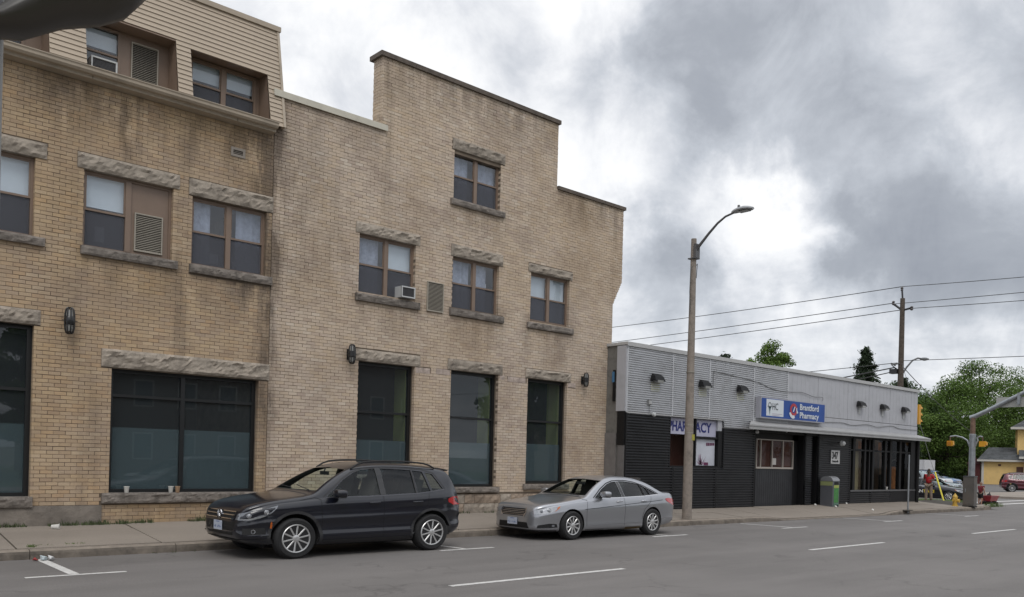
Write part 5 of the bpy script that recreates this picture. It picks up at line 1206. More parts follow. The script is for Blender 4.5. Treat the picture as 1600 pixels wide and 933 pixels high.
def build_suv(loc, label, scale=(1,1,1)):
    root = thing('parked_suv', label, 'SUV', loc); root.scale = scale; sp = suv_spec(); car = make_car(root, sp, PAINT_B)
    for x in (.868, 3.472):
        for s in (-1, 1): wheel(root, x, s*(.905-.118), .345, .235, s, (10, .036, .10), .238)
    # black plastic arches, sills and bumper bottoms
    for ax in (.868, 3.472):
        a0, a1 = (-28, 208); pin = [(ax+.408*math.cos(R(a)), .355+.408*math.sin(R(a))) for a in range(a0, a1+1, 8)]; pout = [(ax+.462*math.cos(R(a)), .355+.455*math.sin(R(a))) for a in range(a1, a0-1, -8)]
        patch(car, pin+pout, fr_side, .006, PLAS, 'arch_trim', .05, mir=True)
    patch(car, [(1.33,.21),(3.02,.21),(3.02,.31),(1.33,.30)], fr_side, .006, PLAS, 'sill_trim', .06, mir=True)
    patch(car, [(1.36,.345),(3.0,.36),(3.0,.385),(1.36,.37)], fr_side, .012, PAINT_B, 'door_moulding', .06, mir=True)
    pf = fr_polar(.95)
    patch(car, [(-62,.27),(62,.27),(60,.36),(30,.34),(-30,.34),(-60,.36)], pf, .008, PLAS, 'lower_bumper', .05*80)
    # panel gaps
    for P in ([(1.33,.32),(1.31,.70),(1.30,.99)], [(2.47,.32),(2.47,1.04)], [(3.06,.40),(3.14,.62),(3.36,.86),(3.42,1.08)], [(1.31,.99),(1.21,1.03),(.95,.985)]): strip(car, P, fr_side, .008, SEAM, 'panel_gap', mir=True)
    strip(car, [(1.40,1.028),(2.2,1.04),(3.2,1.085),(3.78,1.155)], fr_side, .012, CHROME if False else M('window_strip',(.10,.10,.11),.3,metal=.6), 'belt_strip', mir=True)
    strip(car, [(1.36,1.04),(1.75,1.345),(1.96,1.47),(2.2,1.54),(2.9,1.56),(3.4,1.53),(3.63,1.47),(3.80,1.17)], fr_side, .022, PLAS, 'window_surround', mir=True)
    patch(car, [(2.425,1.06),(2.425,1.55),(2.535,1.55),(2.535,1.065)], fr_side, .003, M('gloss_black', (.008,.008,.009), .12, coat=.5), 'door_pillar', .08, mir=True)
    for P in ([(3.16,1.09),(3.165,1.52)],): strip(car, P, fr_side, .03, PLAS, 'window_divider', mir=True)
    strip(car, [(-.74,.1),(.74,.1)], lambda u, v: fr_top(1.16, u), .01, SEAM, 'bonnet_gap') if False else None
    strip(car, [(.30,-.62),(.7,-.70),(1.10,-.745)], fr_top, .007, SEAM, 'bonnet_gap'); strip(car, [(.30,.62),(.7,.70),(1.10,.745)], fr_top, .007, SEAM, 'bonnet_gap'); strip(car, [(1.12,-.70),(1.14,0),(1.12,.70)], fr_top, .03, PLAS, 'cowl')
    # grille, badge, lower intake
    gz0, gz1 = .655, .80
    patch(car, [(-.50,gz0),(.50,gz0),(.56,gz1),(-.56,gz1)], fr_front, .004, SEAM, 'grille', .06)
    for z in (.672, .735, .79): 
        for a, b in ((-.52, -.085), (.085, .52)): strip(car, [(a, z), (b, z)], fr_front, .016, CHROME, 'grille_bar', off=.012)
    p, n_ = surf(car, fr_front, 0, .735); g = thing('badge', None, None); g.parent = root; mb = MB(); x0 = p.x-.028
    def badge_ring(r0, r1):
        vs = []
        for k in range(33):
            a = 2*math.pi*k/32
            for r_ in (r0, r1): vs.append((x0+.02*(1-abs(0)), math.cos(a)*r_, .735+math.sin(a)*r_))
            for r_ in (r1, r0): vs.append((x0, math.cos(a)*r_, .735+math.sin(a)*r_))
        mb.add(vs, [(4*i+a, 4*i+4+a, 4*i+4+(a+1) % 4, 4*i+(a+1) % 4) for i in range(32) for a in range(4)], CHROME)
    badge_ring(.066, .078)
    def bar(y0, z0, y1, z1): mb.tube([(x0+.004, y0, .735+z0), (x0+.004, y1, .735+z1)], .0065, CHROME, 6)
    for s in (-1, 1): bar(s*.03, .062, 0, .008); bar(s*.058, .036, s*.026, -.058); bar(s*.026, -.058, 0, .0)
    mb.build('emblem', g, smooth=True); mb = MB(); mb.lathe((x0+.012, 0, .735), [(.068, 0), (.068, .01)], SEAM, 24, axis='x'); mb.build('badge_disc', g)
    patch(car, [(-.46,.40),(.46,.40),(.56,.62),(-.56,.62)], fr_front, .003, M('intake_black',(.006,.006,.007),.6), 'lower_grille', .06)
    for z in (.44, .49, .55, .60): strip(car, [(-.47, z), (.47, z)], fr_front, .007, PLAS, 'intake_slat', off=.008)
    plate(root, car, True, .545, 3)
    for s in (-1, 1):
        f2 = (lambda s_: (lambda th, z: (lambda o, d: (Vector((o.x, o.y*s_, o.z)), Vector((d.x, d.y*s_, d.z))))(*pf(th, z))))(1 if s == -1 else -1)
        g = thing('headlight', None, None); g.parent = root
        hp = [(31.0,.665),(33,.76),(45,.815),(58,.868),(66,.905),(65,.86),(60,.775),(51,.69),(42,.650)]
        patch(car, [(a, z) for a, z in hp], f2, .004, LENSD, 'lamp_housing', 2.2, parent=g) 
        strip(car, [(36,.672),(44,.672),(53,.715),(61,.785)], f2, .022, LENS, 'light_strip', off=.010, parent=g, st=1.5) if False else None
        for th, z, r_ in ((43, .732, .030), (56, .795, .032)):
            q, nn = surf(car, f2, th, z, .0); mb = MB(); X = nn; U = Vector((0,0,1)).cross(X).normalized(); W = X.cross(U); ringv = []
            for rr_, dd in ((r_*1.2, .010), (r_, .012), (r_*.7, .006), (r_*.62, .018), (.001, .022)):
                for k in range(16): an = 2*math.pi*k/16; ringv.append(q+X*dd+(U*math.cos(an)+W*math.sin(an))*rr_)
            mb.add(ringv, [(i*16+k, i*16+(k+1) % 16, (i+1)*16+(k+1) % 16, (i+1)*16+k) for i in range(4) for k in range(16)], LENSB); mb.build('bulb', g, smooth=True)
        patch(car, [(36,.668),(43,.662),(50,.695),(56,.735),(54,.74),(48,.71),(42,.685),(37,.685)], f2, .012, LENS, 'reflector', 2.0, parent=g)
        patch(car, [(59,.53),(60.4,.52),(61.3,.60),(60.7,.645),(59.6,.62)], f2, .006, AMB, 'side_marker', .5)
        patch(car, [(38,.42),(56,.43),(55,.54),(38,.53)], f2, .004, M('intake_black'), 'fog_recess', 2.5)
        q, nn = surf(car, f2, 46, .475, .006); mb = MB(); X = nn; U = Vector((0,0,1)).cross(X).normalized(); W = X.cross(U); rv = []
        for rr_, dd in ((.036, 0), (.032, .008), (.02, .004), (.001, .002)):
            for k in range(16): an = 2*math.pi*k/16; rv.append(q+X*dd+(U*math.cos(an)+W*math.sin(an))*rr_)
        mb.add(rv, [(i*16+k, i*16+(k+1) % 16, (i+1)*16+(k+1) % 16, (i+1)*16+k) for i in range(3) for k in range(16)], LENSB); mb.build('fog_light', root, smooth=True)
        strip(car, [(37,.415),(47,.40),(58,.42)], f2, .018, PAINT_B, 'bumper_fin', off=.02, st=2)
        mirror(root, car, 1.60, 1.05, PAINT_B, s, True)
        # roof rail
        mb = MB(); pts = []
        for i in range(15):
            x = 1.98+1.72*i/14; zz = interp(sp['top'], x); e = min(1, min(i, 14-i)/1.5); pts.append((x, s*(.60-.012), zz-.02+.065*e))
        mb.tube(pts, .017, M('roof_rail_black', (.012,.012,.013), .3), 8); mb.build('roof_rail', root, smooth=True)
        # door handles
        for x in (2.30, 3.17):
            g = thing('door_handle', None, None); g.parent = root
            q, nn = surf(car, fr_side, x, .93); y = abs(q.y); mb = MB(); mb.tube([(x-.11, s*(y+.002), .928), (x-.085, s*(y+.03), .930), (x+.06, s*(y+.032), .936), (x+.09, s*(y+.004), .938)], [.012,.015,.015,.012], PAINT_B, 8); mb.build('handle_grip', g, smooth=True)
        fR = fr_polar_r(3.4); fr2 = (lambda s_: (lambda th, z: (lambda o, d: (Vector((o.x, o.y*s_, o.z)), Vector((d.x, d.y*s_, d.z))))(*fR(th, z))))(1 if s == -1 else -1)
        g = thing('tail_light', None, None); g.parent = root
        patch(car, [(34,.86),(56,.86),(63,.92),(63.5,.98),(57,1.02),(36,1.01)], fr2, .006, REDL, 'tail_lens', 3, parent=g)
        patch(car, [(40,.25),(72,.33),(74,.50),(60,.44),(40,.42)], fr2, .01, PLAS, 'rear_bumper_trim', 4)
    # rear spoiler, wipers, interior
    mb = MB(); mb.add([(3.78,-.53,1.575),(3.78,.53,1.575),(4.08,.50,1.53),(4.08,-.50,1.53),(3.80,-.53,1.50),(3.80,.53,1.50),(4.06,.50,1.51),(4.06,-.50,1.51)], [(0,1,2,3),(4,5,6,7),(3,2,6,7),(0,3,7,4),(1,2,6,5)], PAINT_B); mb.build('spoiler', root)
    patch(car, [(-.5,.62),(.5,.62),(.5,.70),(-.5,.70)], fr_rear, .006, PLAS, 'tailgate_trim', .1)
    for y0, y1 in ((-.55, .02), (.05, .6)):
        a, _ = surf(car, lambda u, v: fr_top(u, v), 1.25, y0, .015); b_, _ = surf(car, lambda u, v: fr_top(u, v), 1.33, y1, .012); mb = MB(); mb.tube([a, a.lerp(b_, .5), b_], .008, PLAS, 6); mb.build('wiper', root, smooth=True)
    seats(root, (2.25, 3.1), .35, .9); steering(root, 1.83, 1.0)
    mb = MB(); mb.box(1.38, 1.78, -.76, .76, .6, 1.03, CABIN); mb.build('dashboard', root); mb = MB(); mb.box(1.80, 1.84, -.12, .12, 1.40, 1.47, PLAS); mb.tube([(1.8,0,1.45),(1.84,0,1.53)], .012, PLAS, 6); mb.build('rear_view_mirror', root)
    mb = MB(); mb.box(.5, 3.9, -.55, .55, .17, .30, ARCH); mb.build('underbody', root)
    return root, car
SUV, _ = build_suv((5.72, 13.41, 0), 'dark navy compact SUV parked at the kerb in front of the wide ground-floor window', (1.03, 1, .945))

# ---------------- silver sedan
def sedan_spec(): return dict(len=4.87, w=.92, roofz=1.45, crown=.025, rw=.575, shoulder=.95, side=((.985,.22),(.975,.30),(.990,.52),(.998,.70),(.996,.76),(.985,.80)),
    top=[(0,.54),(.02,.63),(.06,.715),(.12,.765),(.3,.815),(.7,.865),(1.1,.915),(1.35,.945),(1.46,.97),(1.8,1.15),(2.15,1.315),(2.45,1.405),(2.8,1.44),(3.15,1.435),(3.5,1.395),(3.85,1.285),(4.10,1.145),(4.27,1.068),(4.66,1.045),(4.76,1.01),(4.82,.93),(4.85,.80),(4.87,.62)],
    bot=[(0,.36),(.02,.27),(.10,.215),(.3,.19),(.7,.18),(1.2,.17),(3.8,.17),(4.3,.22),(4.7,.29),(4.85,.38),(4.87,.46)],
    wid=[(0,.42),(.02,.52),(.06,.62),(.12,.70),(.24,.775),(.42,.835),(.7,.88),(1.1,.905),(1.6,.92),(3.3,.92),(3.9,.905),(4.4,.865),(4.65,.80),(4.78,.72),(4.84,.64),(4.87,.55)],
    belt=[(0,.60),(.3,.72),(.9,.82),(1.5,.875),(2.4,.91),(3.4,.945),(4.2,.98),(4.6,.97),(4.87,.8)],
    arches=[(.965,.335,.375),(3.73,.335,.375)], cabin=(1.62,4.12,.36),
    side_glass=[dict(poly=[(1.74,.955),(2.05,1.14),(2.32,1.262),(2.52,1.315),(2.66,1.325),(2.66,.96),(2.2,.955)], mat=CGL), dict(poly=[(2.77,.965),(2.77,1.335),(3.0,1.33),(3.28,1.30),(3.46,1.262),(3.46,.985)], mat=CGP), dict(poly=[(3.49,.99),(3.49,1.25),(3.62,1.205),(3.69,1.0)], mat=CGP), dict(poly=[(3.73,1.005),(3.66,1.185),(3.80,1.12),(3.99,1.02)], mat=CGP)],
    windscreen=[(.70,1.005),(.53,1.345),(0,1.375)], ws_x=(1.0,2.6), rear_glass=[(.58,1.10),(.48,1.30),(0,1.33)], rg_x=(3.7,4.7))
def silver_paint(name='silver_paint', col=(.38, .39, .415)): return M(name, col, .30, metal=.75, coat=.8, coord='obj')
def build_sedan(loc, label, scale=(1,1,1), paint=None, cat='sedan', name='parked_sedan', flip=False, detail=True):
    paint = paint or silver_paint(); root = thing(name, label, cat, loc); root.scale = scale
    if flip: root.rotation_euler = (0, 0, math.pi)
    sp = sedan_spec(); car = make_car(root, sp, paint)
    for x in (.965, 3.73):
        for s in (-1, 1): wheel(root, x, s*(.92-.112), .33, .225, s, (10, .046, .0), .215)
    for P in ([(1.42,.30),(1.40,.62),(1.45,.90)], [(2.70,.28),(2.71,.95)], [(3.33,.42),(3.42,.66),(3.66,.84),(3.70,.97)], [(1.46,.90),(1.3,.93)]): strip(car, P, fr_side, .008, SEAM, 'panel_gap', mir=True)
    strip(car, [(1.35,.69),(1.9,.725),(2.8,.785),(3.65,.84),(4.15,.875)], fr_side, .014, M('crease_shadow_paint', (.05,.052,.06), .4, metal=.4), 'crease_shadow', mir=True)  # dark strip painting the shadow along the side crease
    strip(car, [(1.55,.335),(2.6,.355),(3.25,.36)], fr_side, .022, CHROME if False else paint, 'sill_moulding', off=.012, mir=True)
    patch(car, [(1.40,.175),(3.30,.175),(3.30,.225),(1.40,.225)], fr_side, .004, PLAS, 'sill_trim', .06, mir=True)
    strip(car, [(1.70,.945),(2.2,.942),(2.8,.955),(3.4,.975),(4.03,1.010)], fr_side, .014, CHROME, 'belt_strip', mir=True)
    strip(car, [(1.69,.95),(2.03,1.155),(2.31,1.282),(2.55,1.342),(2.8,1.355),(3.05,1.350),(3.3,1.318),(3.6,1.235),(3.85,1.12),(4.03,1.02)], fr_side, .020, SEAM, 'window_surround', mir=True)
    patch(car, [(2.67,.96),(2.67,1.325),(2.76,1.33),(2.76,.965)], fr_side, .003, M('gloss_black', (.008,.008,.009), .12, coat=.5), 'door_pillar', .08, mir=True)
    strip(car, [(3.475,.98),(3.475,1.26)], fr_side, .03, SEAM, 'window_divider', mir=True); strip(car, [(3.705,1.0),(3.645,1.19)], fr_side, .035, SEAM, 'window_divider', mir=True)
    for s in (-1, 1): strip(car, [(.35,s*.50),(.8,s*.64),(1.38,s*.73)], fr_top, .008, SEAM, 'bonnet_gap')
    strip(car, [(1.42,-.68),(1.44,0),(1.42,.68)], fr_top, .035, PLAS, 'cowl'); strip(car, [(4.22,-.62),(4.2,0),(4.22,.62)], fr_top, .01, SEAM, 'boot_gap')
    pf = fr_polar(1.0)
    gp = [(-.33,.54),(.33,.54),(.39,.60),(.37,.705),(-.37,.705),(-.39,.60)]
    patch(car, gp, fr_front, .004, SEAM, 'grille', .06)
    for z in (.565, .60, .635, .67): strip(car, [(-.36, z), (.36, z)], fr_front, .008, CHROME, 'grille_bar', off=.012)
    strip(car, [(-.375,.715),(-.40,.625),(-.345,.535)], fr_front, .026, CHROME, 'grille_surround', off=.012, mir=True)
    patch(car, [(-.48,.27),(.48,.27),(.44,.40),(-.44,.40)], fr_front, .004, M('intake_black',(.006,.006,.007),.6), 'lower_grille', .06)
    patch(car, [(-62,.20),(62,.20),(60,.235),(-60,.235)], pf, .010, PLAS, 'lower_lip', 4)
    plate(root, car, True, .415, 7)
    for s in (-1, 1):
        f2 = (lambda s_: (lambda th, z: (lambda o, d: (Vector((o.x, o.y*s_, o.z)), Vector((d.x, d.y*s_, d.z))))(*pf(th, z))))(1 if s == -1 else -1)
        g = thing('headlight', None, None); g.parent = root
        patch(car, [(26,.60),(31,.672),(47,.728),(57,.760),(65.5,.775),(64.5,.73),(58,.66),(48,.61),(38,.59)], f2, .004, LENS, 'lamp_housing', 2.0, parent=g)
        patch(car, [(61.5,.745),(66,.775),(64.5,.73),(58.5,.665),(56.5,.655),(60.5,.70)], f2, .008, AMB, 'turn_lens', 2.0, parent=g)
        for th, z, r_ in ((50, .685, .040), (41, .655, .026)):
            q, nn = surf(car, f2, th, z, .004); mb = MB(); X = nn; U = Vector((0,0,1)).cross(X).normalized(); W = X.cross(U); rv = []
            for rr_, dd in ((r_*1.2, .006), (r_, .010), (r_*.7, .002), (r_*.6, .014), (.001, .018)):
                for k in range(16): an = 2*math.pi*k/16; rv.append(q+X*dd+(U*math.cos(an)+W*math.sin(an))*rr_)
            mb.add(rv, [(i*16+k, i*16+(k+1) % 16, (i+1)*16+(k+1) % 16, (i+1)*16+k) for i in range(4) for k in range(16)], LENSB if r_ > .03 else LENSD); mb.build('bulb', g, smooth=True)
        patch(car, [(36,.285),(62,.30),(60,.375),(50,.385),(37,.345)], f2, .004, M('intake_black'), 'fog_recess', 2.5); q, nn = surf(car, f2, 55, .335, .01); mb = MB(); mb.obox(q, ((0,0,1), Vector((0,0,1)).cross(nn), nn), (.022,.03,.008), LENSD); mb.build('fog_light', root)
        strip(car, [(36,.272),(50,.275),(63,.292)], f2, .02, paint, 'bumper_fin', off=.016, st=2)
        mirror(root, car, 1.98, .985, paint, s, True, 1.0)
        for x in (2.53, 3.42):
            g = thing('door_handle', None, None); g.parent = root
            q, nn = surf(car, fr_side, x, .865); y = abs(q.y); mb = MB(); mb.tube([(x-.10, s*(y+.002), .858), (x-.075, s*(y+.03), .862), (x+.07, s*(y+.032), .870), (x+.10, s*(y+.004), .872)], [.012,.016,.016,.012], CHROME, 8); mb.build('handle_grip', g, smooth=True)
        fR = fr_polar_r(3.9); fr2 = (lambda s_: (lambda th, z: (lambda o, d: (Vector((o.x, o.y*s_, o.z)), Vector((d.x, d.y*s_, d.z))))(*fR(th, z))))(1 if s == -1 else -1)
        g = thing('tail_light', None, None); g.parent = root
        patch(car, [(32,.74),(50,.74),(64,.83),(68,.90),(60,.92),(34,.88)], fr2, .006, REDL, 'tail_lens', 3, parent=g)
        strip(car, [(45,.40),(66,.42),(78,.40)], fr2, .018, CHROME, 'bumper_strip', off=.008, st=3)
    for y0, y1 in ((-.55, .02), (.05, .58)):
        a, _ = surf(car, fr_top, 1.50, y0, .015); b_, _ = surf(car, fr_top, 1.56, y1, .012); mb = MB(); mb.tube([a, a.lerp(b_, .5), b_], .008, PLAS, 6); mb.build('wiper', root, smooth=True)
    seats(root, (2.6, 3.35), .26, .9); steering(root, 2.16, .88)
    mb = MB(); mb.box(1.66, 2.05, -.76, .76, .5, .91, CABIN); mb.build('dashboard', root); mb = MB(); mb.box(2.13, 2.17, -.12, .12, 1.24, 1.30, PLAS); mb.build('rear_view_mirror', root)
    mb = MB(); mb.box(.6, 4.4, -.55, .55, .15, .28, ARCH); mb.build('underbody', root)
    return root, car
SED, SEDcar = build_sedan((12.20, 13.58, 0), 'silver grey sedan parked at the kerb behind the dark SUV, chrome grille facing left', (.955, .97, .925))
SED['group'] = 'silver sedans'; del SED['group']
RUSTY = M('rusty_sill', (.12, .075, .02), .8, var=.4, vscale=12); patch(SEDcar, [(2.75,.18),(3.28,.18),(3.30,.235),(2.75,.235)], fr_side, .008, RUSTY, 'rusty_sill_patch', .05)
def copy_tree(o, parent=None):
    c = o.copy(); C.objects.link(c); c.parent = parent
    for ch in o.children: copy_tree(ch, c)
    return c
# ================================================================== STREET FURNITURE
CPOLE = M('concrete_pole', (.25, .215, .185), .9, var=.18, vscale=9, bump=.5, dirt=.45, dscale=4)
GALV = M('galvanised_steel', (.30, .32, .34), .45, metal=.5, var=.18, vscale=6); GALVD = M('dull_steel_arm', (.13, .13, .135), .5, metal=.5)
lp = thing('street_lamp', 'concrete pole street lamp with curved arm, in front of the pharmacy window', 'street lamp', (19.26, 14.34, .15))
mb = MB(); mb.tube([(0,0,-.1), (0,0,2), (0,0,4.6), (0,0,7.66)], [.135, .122, .098, .073], CPOLE, 16); mb.build('pole', lp, smooth=True)
mb = MB(); A = [(0,-.06,7.25), (0,-.16,7.42), (0,-.48,7.72), (0,-.76,7.95), (0,-1.0,8.08), (0,-1.25,8.13)]; mb.tube(A, [.045,.042,.036,.032,.028,.026], GALVD, 10); mb.build('arm', lp, smooth=True)
mb = MB(); mb.box(-.11, .11, -.13, .11, 7.10, 7.13, GALVD); mb.box(-.09,.09,-.14,-.06,7.12,7.5,GALVD); mb.build('bracket', lp)
mb = MB(); vs = []; st = [(-1.20,.045,.045,0),(-1.28,.09,.065,.01),(-1.42,.135,.08,.02),(-1.60,.15,.08,.02),(-1.74,.125,.06,.01),(-1.83,.06,.03,0)]
for (y, w_, h_, o_) in st:
    for k in range(12): a = 2*math.pi*k/12; vs.append((math.cos(a)*w_, y, 8.14+o_+max(-.028, math.sin(a)*h_)))
mb.add(vs, [(i*12+k, i*12+(k+1) % 12, i*12+12+(k+1) % 12, i*12+12+k) for i in range(5) for k in range(12)] + [tuple(range(12)), tuple(60+k for k in range(12))], M('lamp_head_grey', (.30,.31,.32), .45, metal=.3)); mb.build('lamp_head', lp, smooth=True)
mb = MB(); mb.lathe((0,-1.40,8.23), [(.035,0),(.035,.06),(.02,.075)], GALVD, 10); mb.build('photocell', lp)
mb = MB(); mb.box(-.09,.09,-1.72,-1.42,8.10,8.112,LAMPG); mb.build('lens', lp)
mb = MB(); mb.tube([(-.08,-.02,6.9), (-.14,-.02,6.75), (-.13,.0,6.2), (-.09,0,5.6)], .012, CAB, 6); mb.tube([(.09,0,6.9),(.14,-.03,7.0),(.12,-.02,6.6)], .01, CAB, 6); mb.build('loose_cable', lp, smooth=True)
mb = MB()
for z in (4.0, 2.35, 2.05, 1.93, 2.56): mb.lathe((0,0,z), [(.118,0),(.121,.004),(.121,.022),(.118,.026)], M('steel_band',(.30,.28,.24),.5,metal=.5), 16)
mb.build('steel_band', lp)
t = thing('reflector_tag', 'yellow plastic tag strapped round the concrete pole at head height', 'tag', (19.26, 14.34, 2.4)); mb = MB(); mb.box(-.02,.09,-.125,-.115,-.09,.07,M('yellow_plastic',(.36,.33,.05),.6)); mb.box(.09,.12,-.10,.02,-.09,.07,M('yellow_plastic')); mb.build('tag', t)
# thin pole at the very left with a dark housing, close to the camera
NP = M('painted_grey_pole', (.27, .27, .27), .5, var=.04); HD = M('dark_housing', (.04, .036, .032), .4, var=.1)
npz = thing('street_pole', 'grey pole close to the camera carrying a dark rounded housing, top left corner', 'pole', (.165, 1.0, .14))
mb = MB(); mb.tube([(0,0,-.1), (0,0,1.0), (-.004,0,3.2)], [.035,.026,.0245], NP, 18); mb.build('pole', npz, smooth=True)
mb = MB(); stn = [(.000,1.955,1.978,.020),(.012,1.957,1.985,.028),(.035,1.962,2.020,.034),(.070,1.985,2.085,.038),(.105,2.000,2.110,.038),(.130,2.016,2.118,.036),(.148,2.040,2.115,.030),(.156,2.065,2.095,.018)]
vs = []
for (x, z0_, z1_, ry) in stn:
    for k in range(18): a = 2*math.pi*k/18; vs.append((x, -.035+math.cos(a)*ry, (z0_+z1_)/2+math.sin(a)*(z1_-z0_)/2))
mb.add(vs, [(i*18+k, i*18+(k+1) % 18, i*18+18+(k+1) % 18, i*18+18+k) for i in range(7) for k in range(18)] + [tuple(range(18)), tuple(126+k for k in range(18))], HD); mb.build('housing', npz, smooth=True)
mb = MB(); mb.box(.100, .122, -.0745, -.0735, 2.022, 2.052, M('white_sticker', (.45,.45,.43), .6)); mb.build('white_sticker', npz); mb = MB(); mb.box(.122, .130, -.0742, -.0732, 2.036, 2.052, M('red_sticker', (.35,.06,.04), .6)); mb.build('red_sticker', npz)
mb = MB(); mb.lathe((.072,-.07,2.02), [(.008,-.006),(.006,0),(.001,.002)], GALV, 12, axis='y'); mb.build('bolt', npz)
# litter bin
LBN = thing('litter_bin', 'dark grey litter bin with rounded top and green poster by the pharmacy wall', 'litter bin', (29.72, 15.72, .235))
BG = M('bin_grey', (.12,.125,.14), .5, metal=.3, var=.06); GP = M('green_poster', (.045,.20,.045), .5, var=.5, vscale=14, coord='obj'); LIM = M('lime_panel', (.24,.27,.12), .5)
LBN.scale = (.88, .88, .93)
mb = MB(); mb.box(-.32,.24,-.24,.30,0,1.0,BG); mb.build('body', LBN)
mb = MB(); prf = [(-.25,1.0)] + [(.03+.28*math.cos(a), 1.0+.19*math.sin(a)) for a in [math.pi*(1-k/12) for k in range(13)]] + [(.31,1.0)]
mb.prism(prf, 'x', -.33, .25, M('bin_top', (.26,.265,.28), .4, metal=.4)); mb.build('lid', LBN, smooth=True)
mb = MB(); mb.box(-.326,-.32,-.24,.30,.82,.98,LIM); mb.build('lime_band', LBN); mb = MB(); mb.box(-.20,.17,-.248,-.24,.16,.72,GP); mb.build('poster', LBN); mb = MB(); mb.box(-.21,.18,-.25,-.24,.73,.84,M('lime_bright',(.30,.36,.08),.5)); mb.build('lime_band', LBN); mb = MB(); mb.box(-.18,.15,-.255,-.23,.86,.97,BLKF); mb.build('slot', LBN); mb = MB(); mb.box(-.2,.18,-.25,-.24,.02,.14,M('teal_strip',(.10,.2,.15),.5)); mb.box(-.12,.12,-.26,-.25,0,.08,BLKF); mb.build('foot_panel', LBN)
# thin post near the kerb
t = thing('sign_post', 'thin bare grey steel post at the kerb in front of the shop corner', 'post', (32.1, 13.95, .15)); mb = MB(); mb.tube([(0,0,-.1),(0,0,2.05)], .03, GALV, 10); mb.build('post', t); mb = MB(); mb.lathe((0,0,.0), [(.3,-.01),(.28,.012),(.05,.02)], JOINT, 12, sy=.5); mb.build('dark_patch', t)  # flat dark disc round the foot of the post
# hydrant
YEL = M('hydrant_yellow', (.52, .33, .06), .5, var=.12, coord='obj', vscale=8)
hy = thing('fire_hydrant', 'yellow fire hydrant standing beside the grey control cabinet', 'fire hydrant', (37.7, 14.45, .165))
mb = MB(); mb.lathe((0,0,0), [(.13,0),(.13,.04),(.095,.05),(.09,.30),(.10,.32),(.10,.35),(.088,.37)], YEL, 18); mb.build('barrel', hy, smooth=True)
mb = MB(); mb.lathe((0,0,.37), [(.105,0),(.105,.03),(.088,.06),(.06,.11),(.025,.14),(.025,.18)], YEL, 18); mb.build('bonnet', hy, smooth=True)
mb = MB(); mb.lathe((0,0,.27), [(.06,-.17),(.065,-.14),(.05,-.13),(.05,.13),(.065,.14),(.06,.17)], YEL, 12, axis='x'); mb.build('side_outlet', hy, smooth=True); mb = MB(); mb.lathe((0,0,.24), [(.075,-.18),(.08,-.14),(.06,-.13),(.05,.0)], YEL, 14, axis='y'); mb.build('pumper_outlet', hy, smooth=True)
# control cabinet
cb = thing('control_cabinet', 'weathered grey traffic control cabinet at the base of the signal pole', 'cabinet', (38.3, 14.1, .165))
CG = M('cabinet_grey', (.135,.125,.115), .6, metal=.3, var=.2, vscale=3, dirt=.5, dscale=3, dcol=(.10,.07,.055)); CG2 = M('cabinet_side', (.12,.125,.13), .5, metal=.4, var=.12)
mb = MB(); mb.box(-.15,.17,-.22,.22,0,1.24,CG); mb.build('body', cb); mb = MB(); mb.box(-.165,.185,-.235,.235,1.24,1.28,CG2); mb.build('lid', cb); mb = MB(); mb.box(-.165,-.15,-.19,.19,.08,1.18,CG); mb.box(-.175,-.165,.10,.13,.6,.75,GALV); mb.build('door', cb); mb = MB(); mb.box(-.165,.185,-.235,.235,-.02,.03,BLKF); mb.build('plinth', cb)
# traffic signal pole with mast arm
SY = M('signal_yellow', (.62, .30, .02), .45, var=.05, coord='obj'); RUST = M('rusty_steel', (.16,.10,.07), .7, metal=.2, var=.35, vscale=6)
tp = thing('signal_mast', 'grey traffic signal mast with a long arm reaching over the road', 'signal pole', (40.9, 15.0, .165))
mb = MB(); mb.tube([(0,0,-.2),(0,0,3.05)], [.135,.125], GALV, 16); mb.build('pole', tp, smooth=True); mb = MB(); mb.tube([(0,0,3.05),(0,0,3.86)], [.108,.10], RUST, 16); mb.lathe((0,0,3.0), [(.135,0),(.135,.12),(.11,.14)], GALV, 16); mb.build('upper_pole', tp, smooth=True)
mb = MB(); mb.tube([(0,.12,3.86),(0,-.1,3.93),(0,-.5,4.12),(0,-1.2,4.48),(0,-2.05,4.92),(0,-3.4,5.5),(0,-5.5,6.0),(0,-8,6.1)], [.105,.10,.095,.09,.085,.08,.07,.06], GALV, 14); mb.build('mast_arm', tp, smooth=True)
mb = MB(); mb.box(.05,.09,-2.9,-.92,4.30,4.74,M('sign_back_grey',(.36,.36,.34),.5,metal=.2)); mb.box(-.1,.06,-1.9,-1.8,4.4,4.9,GALV); mb.build('sign_board', tp)
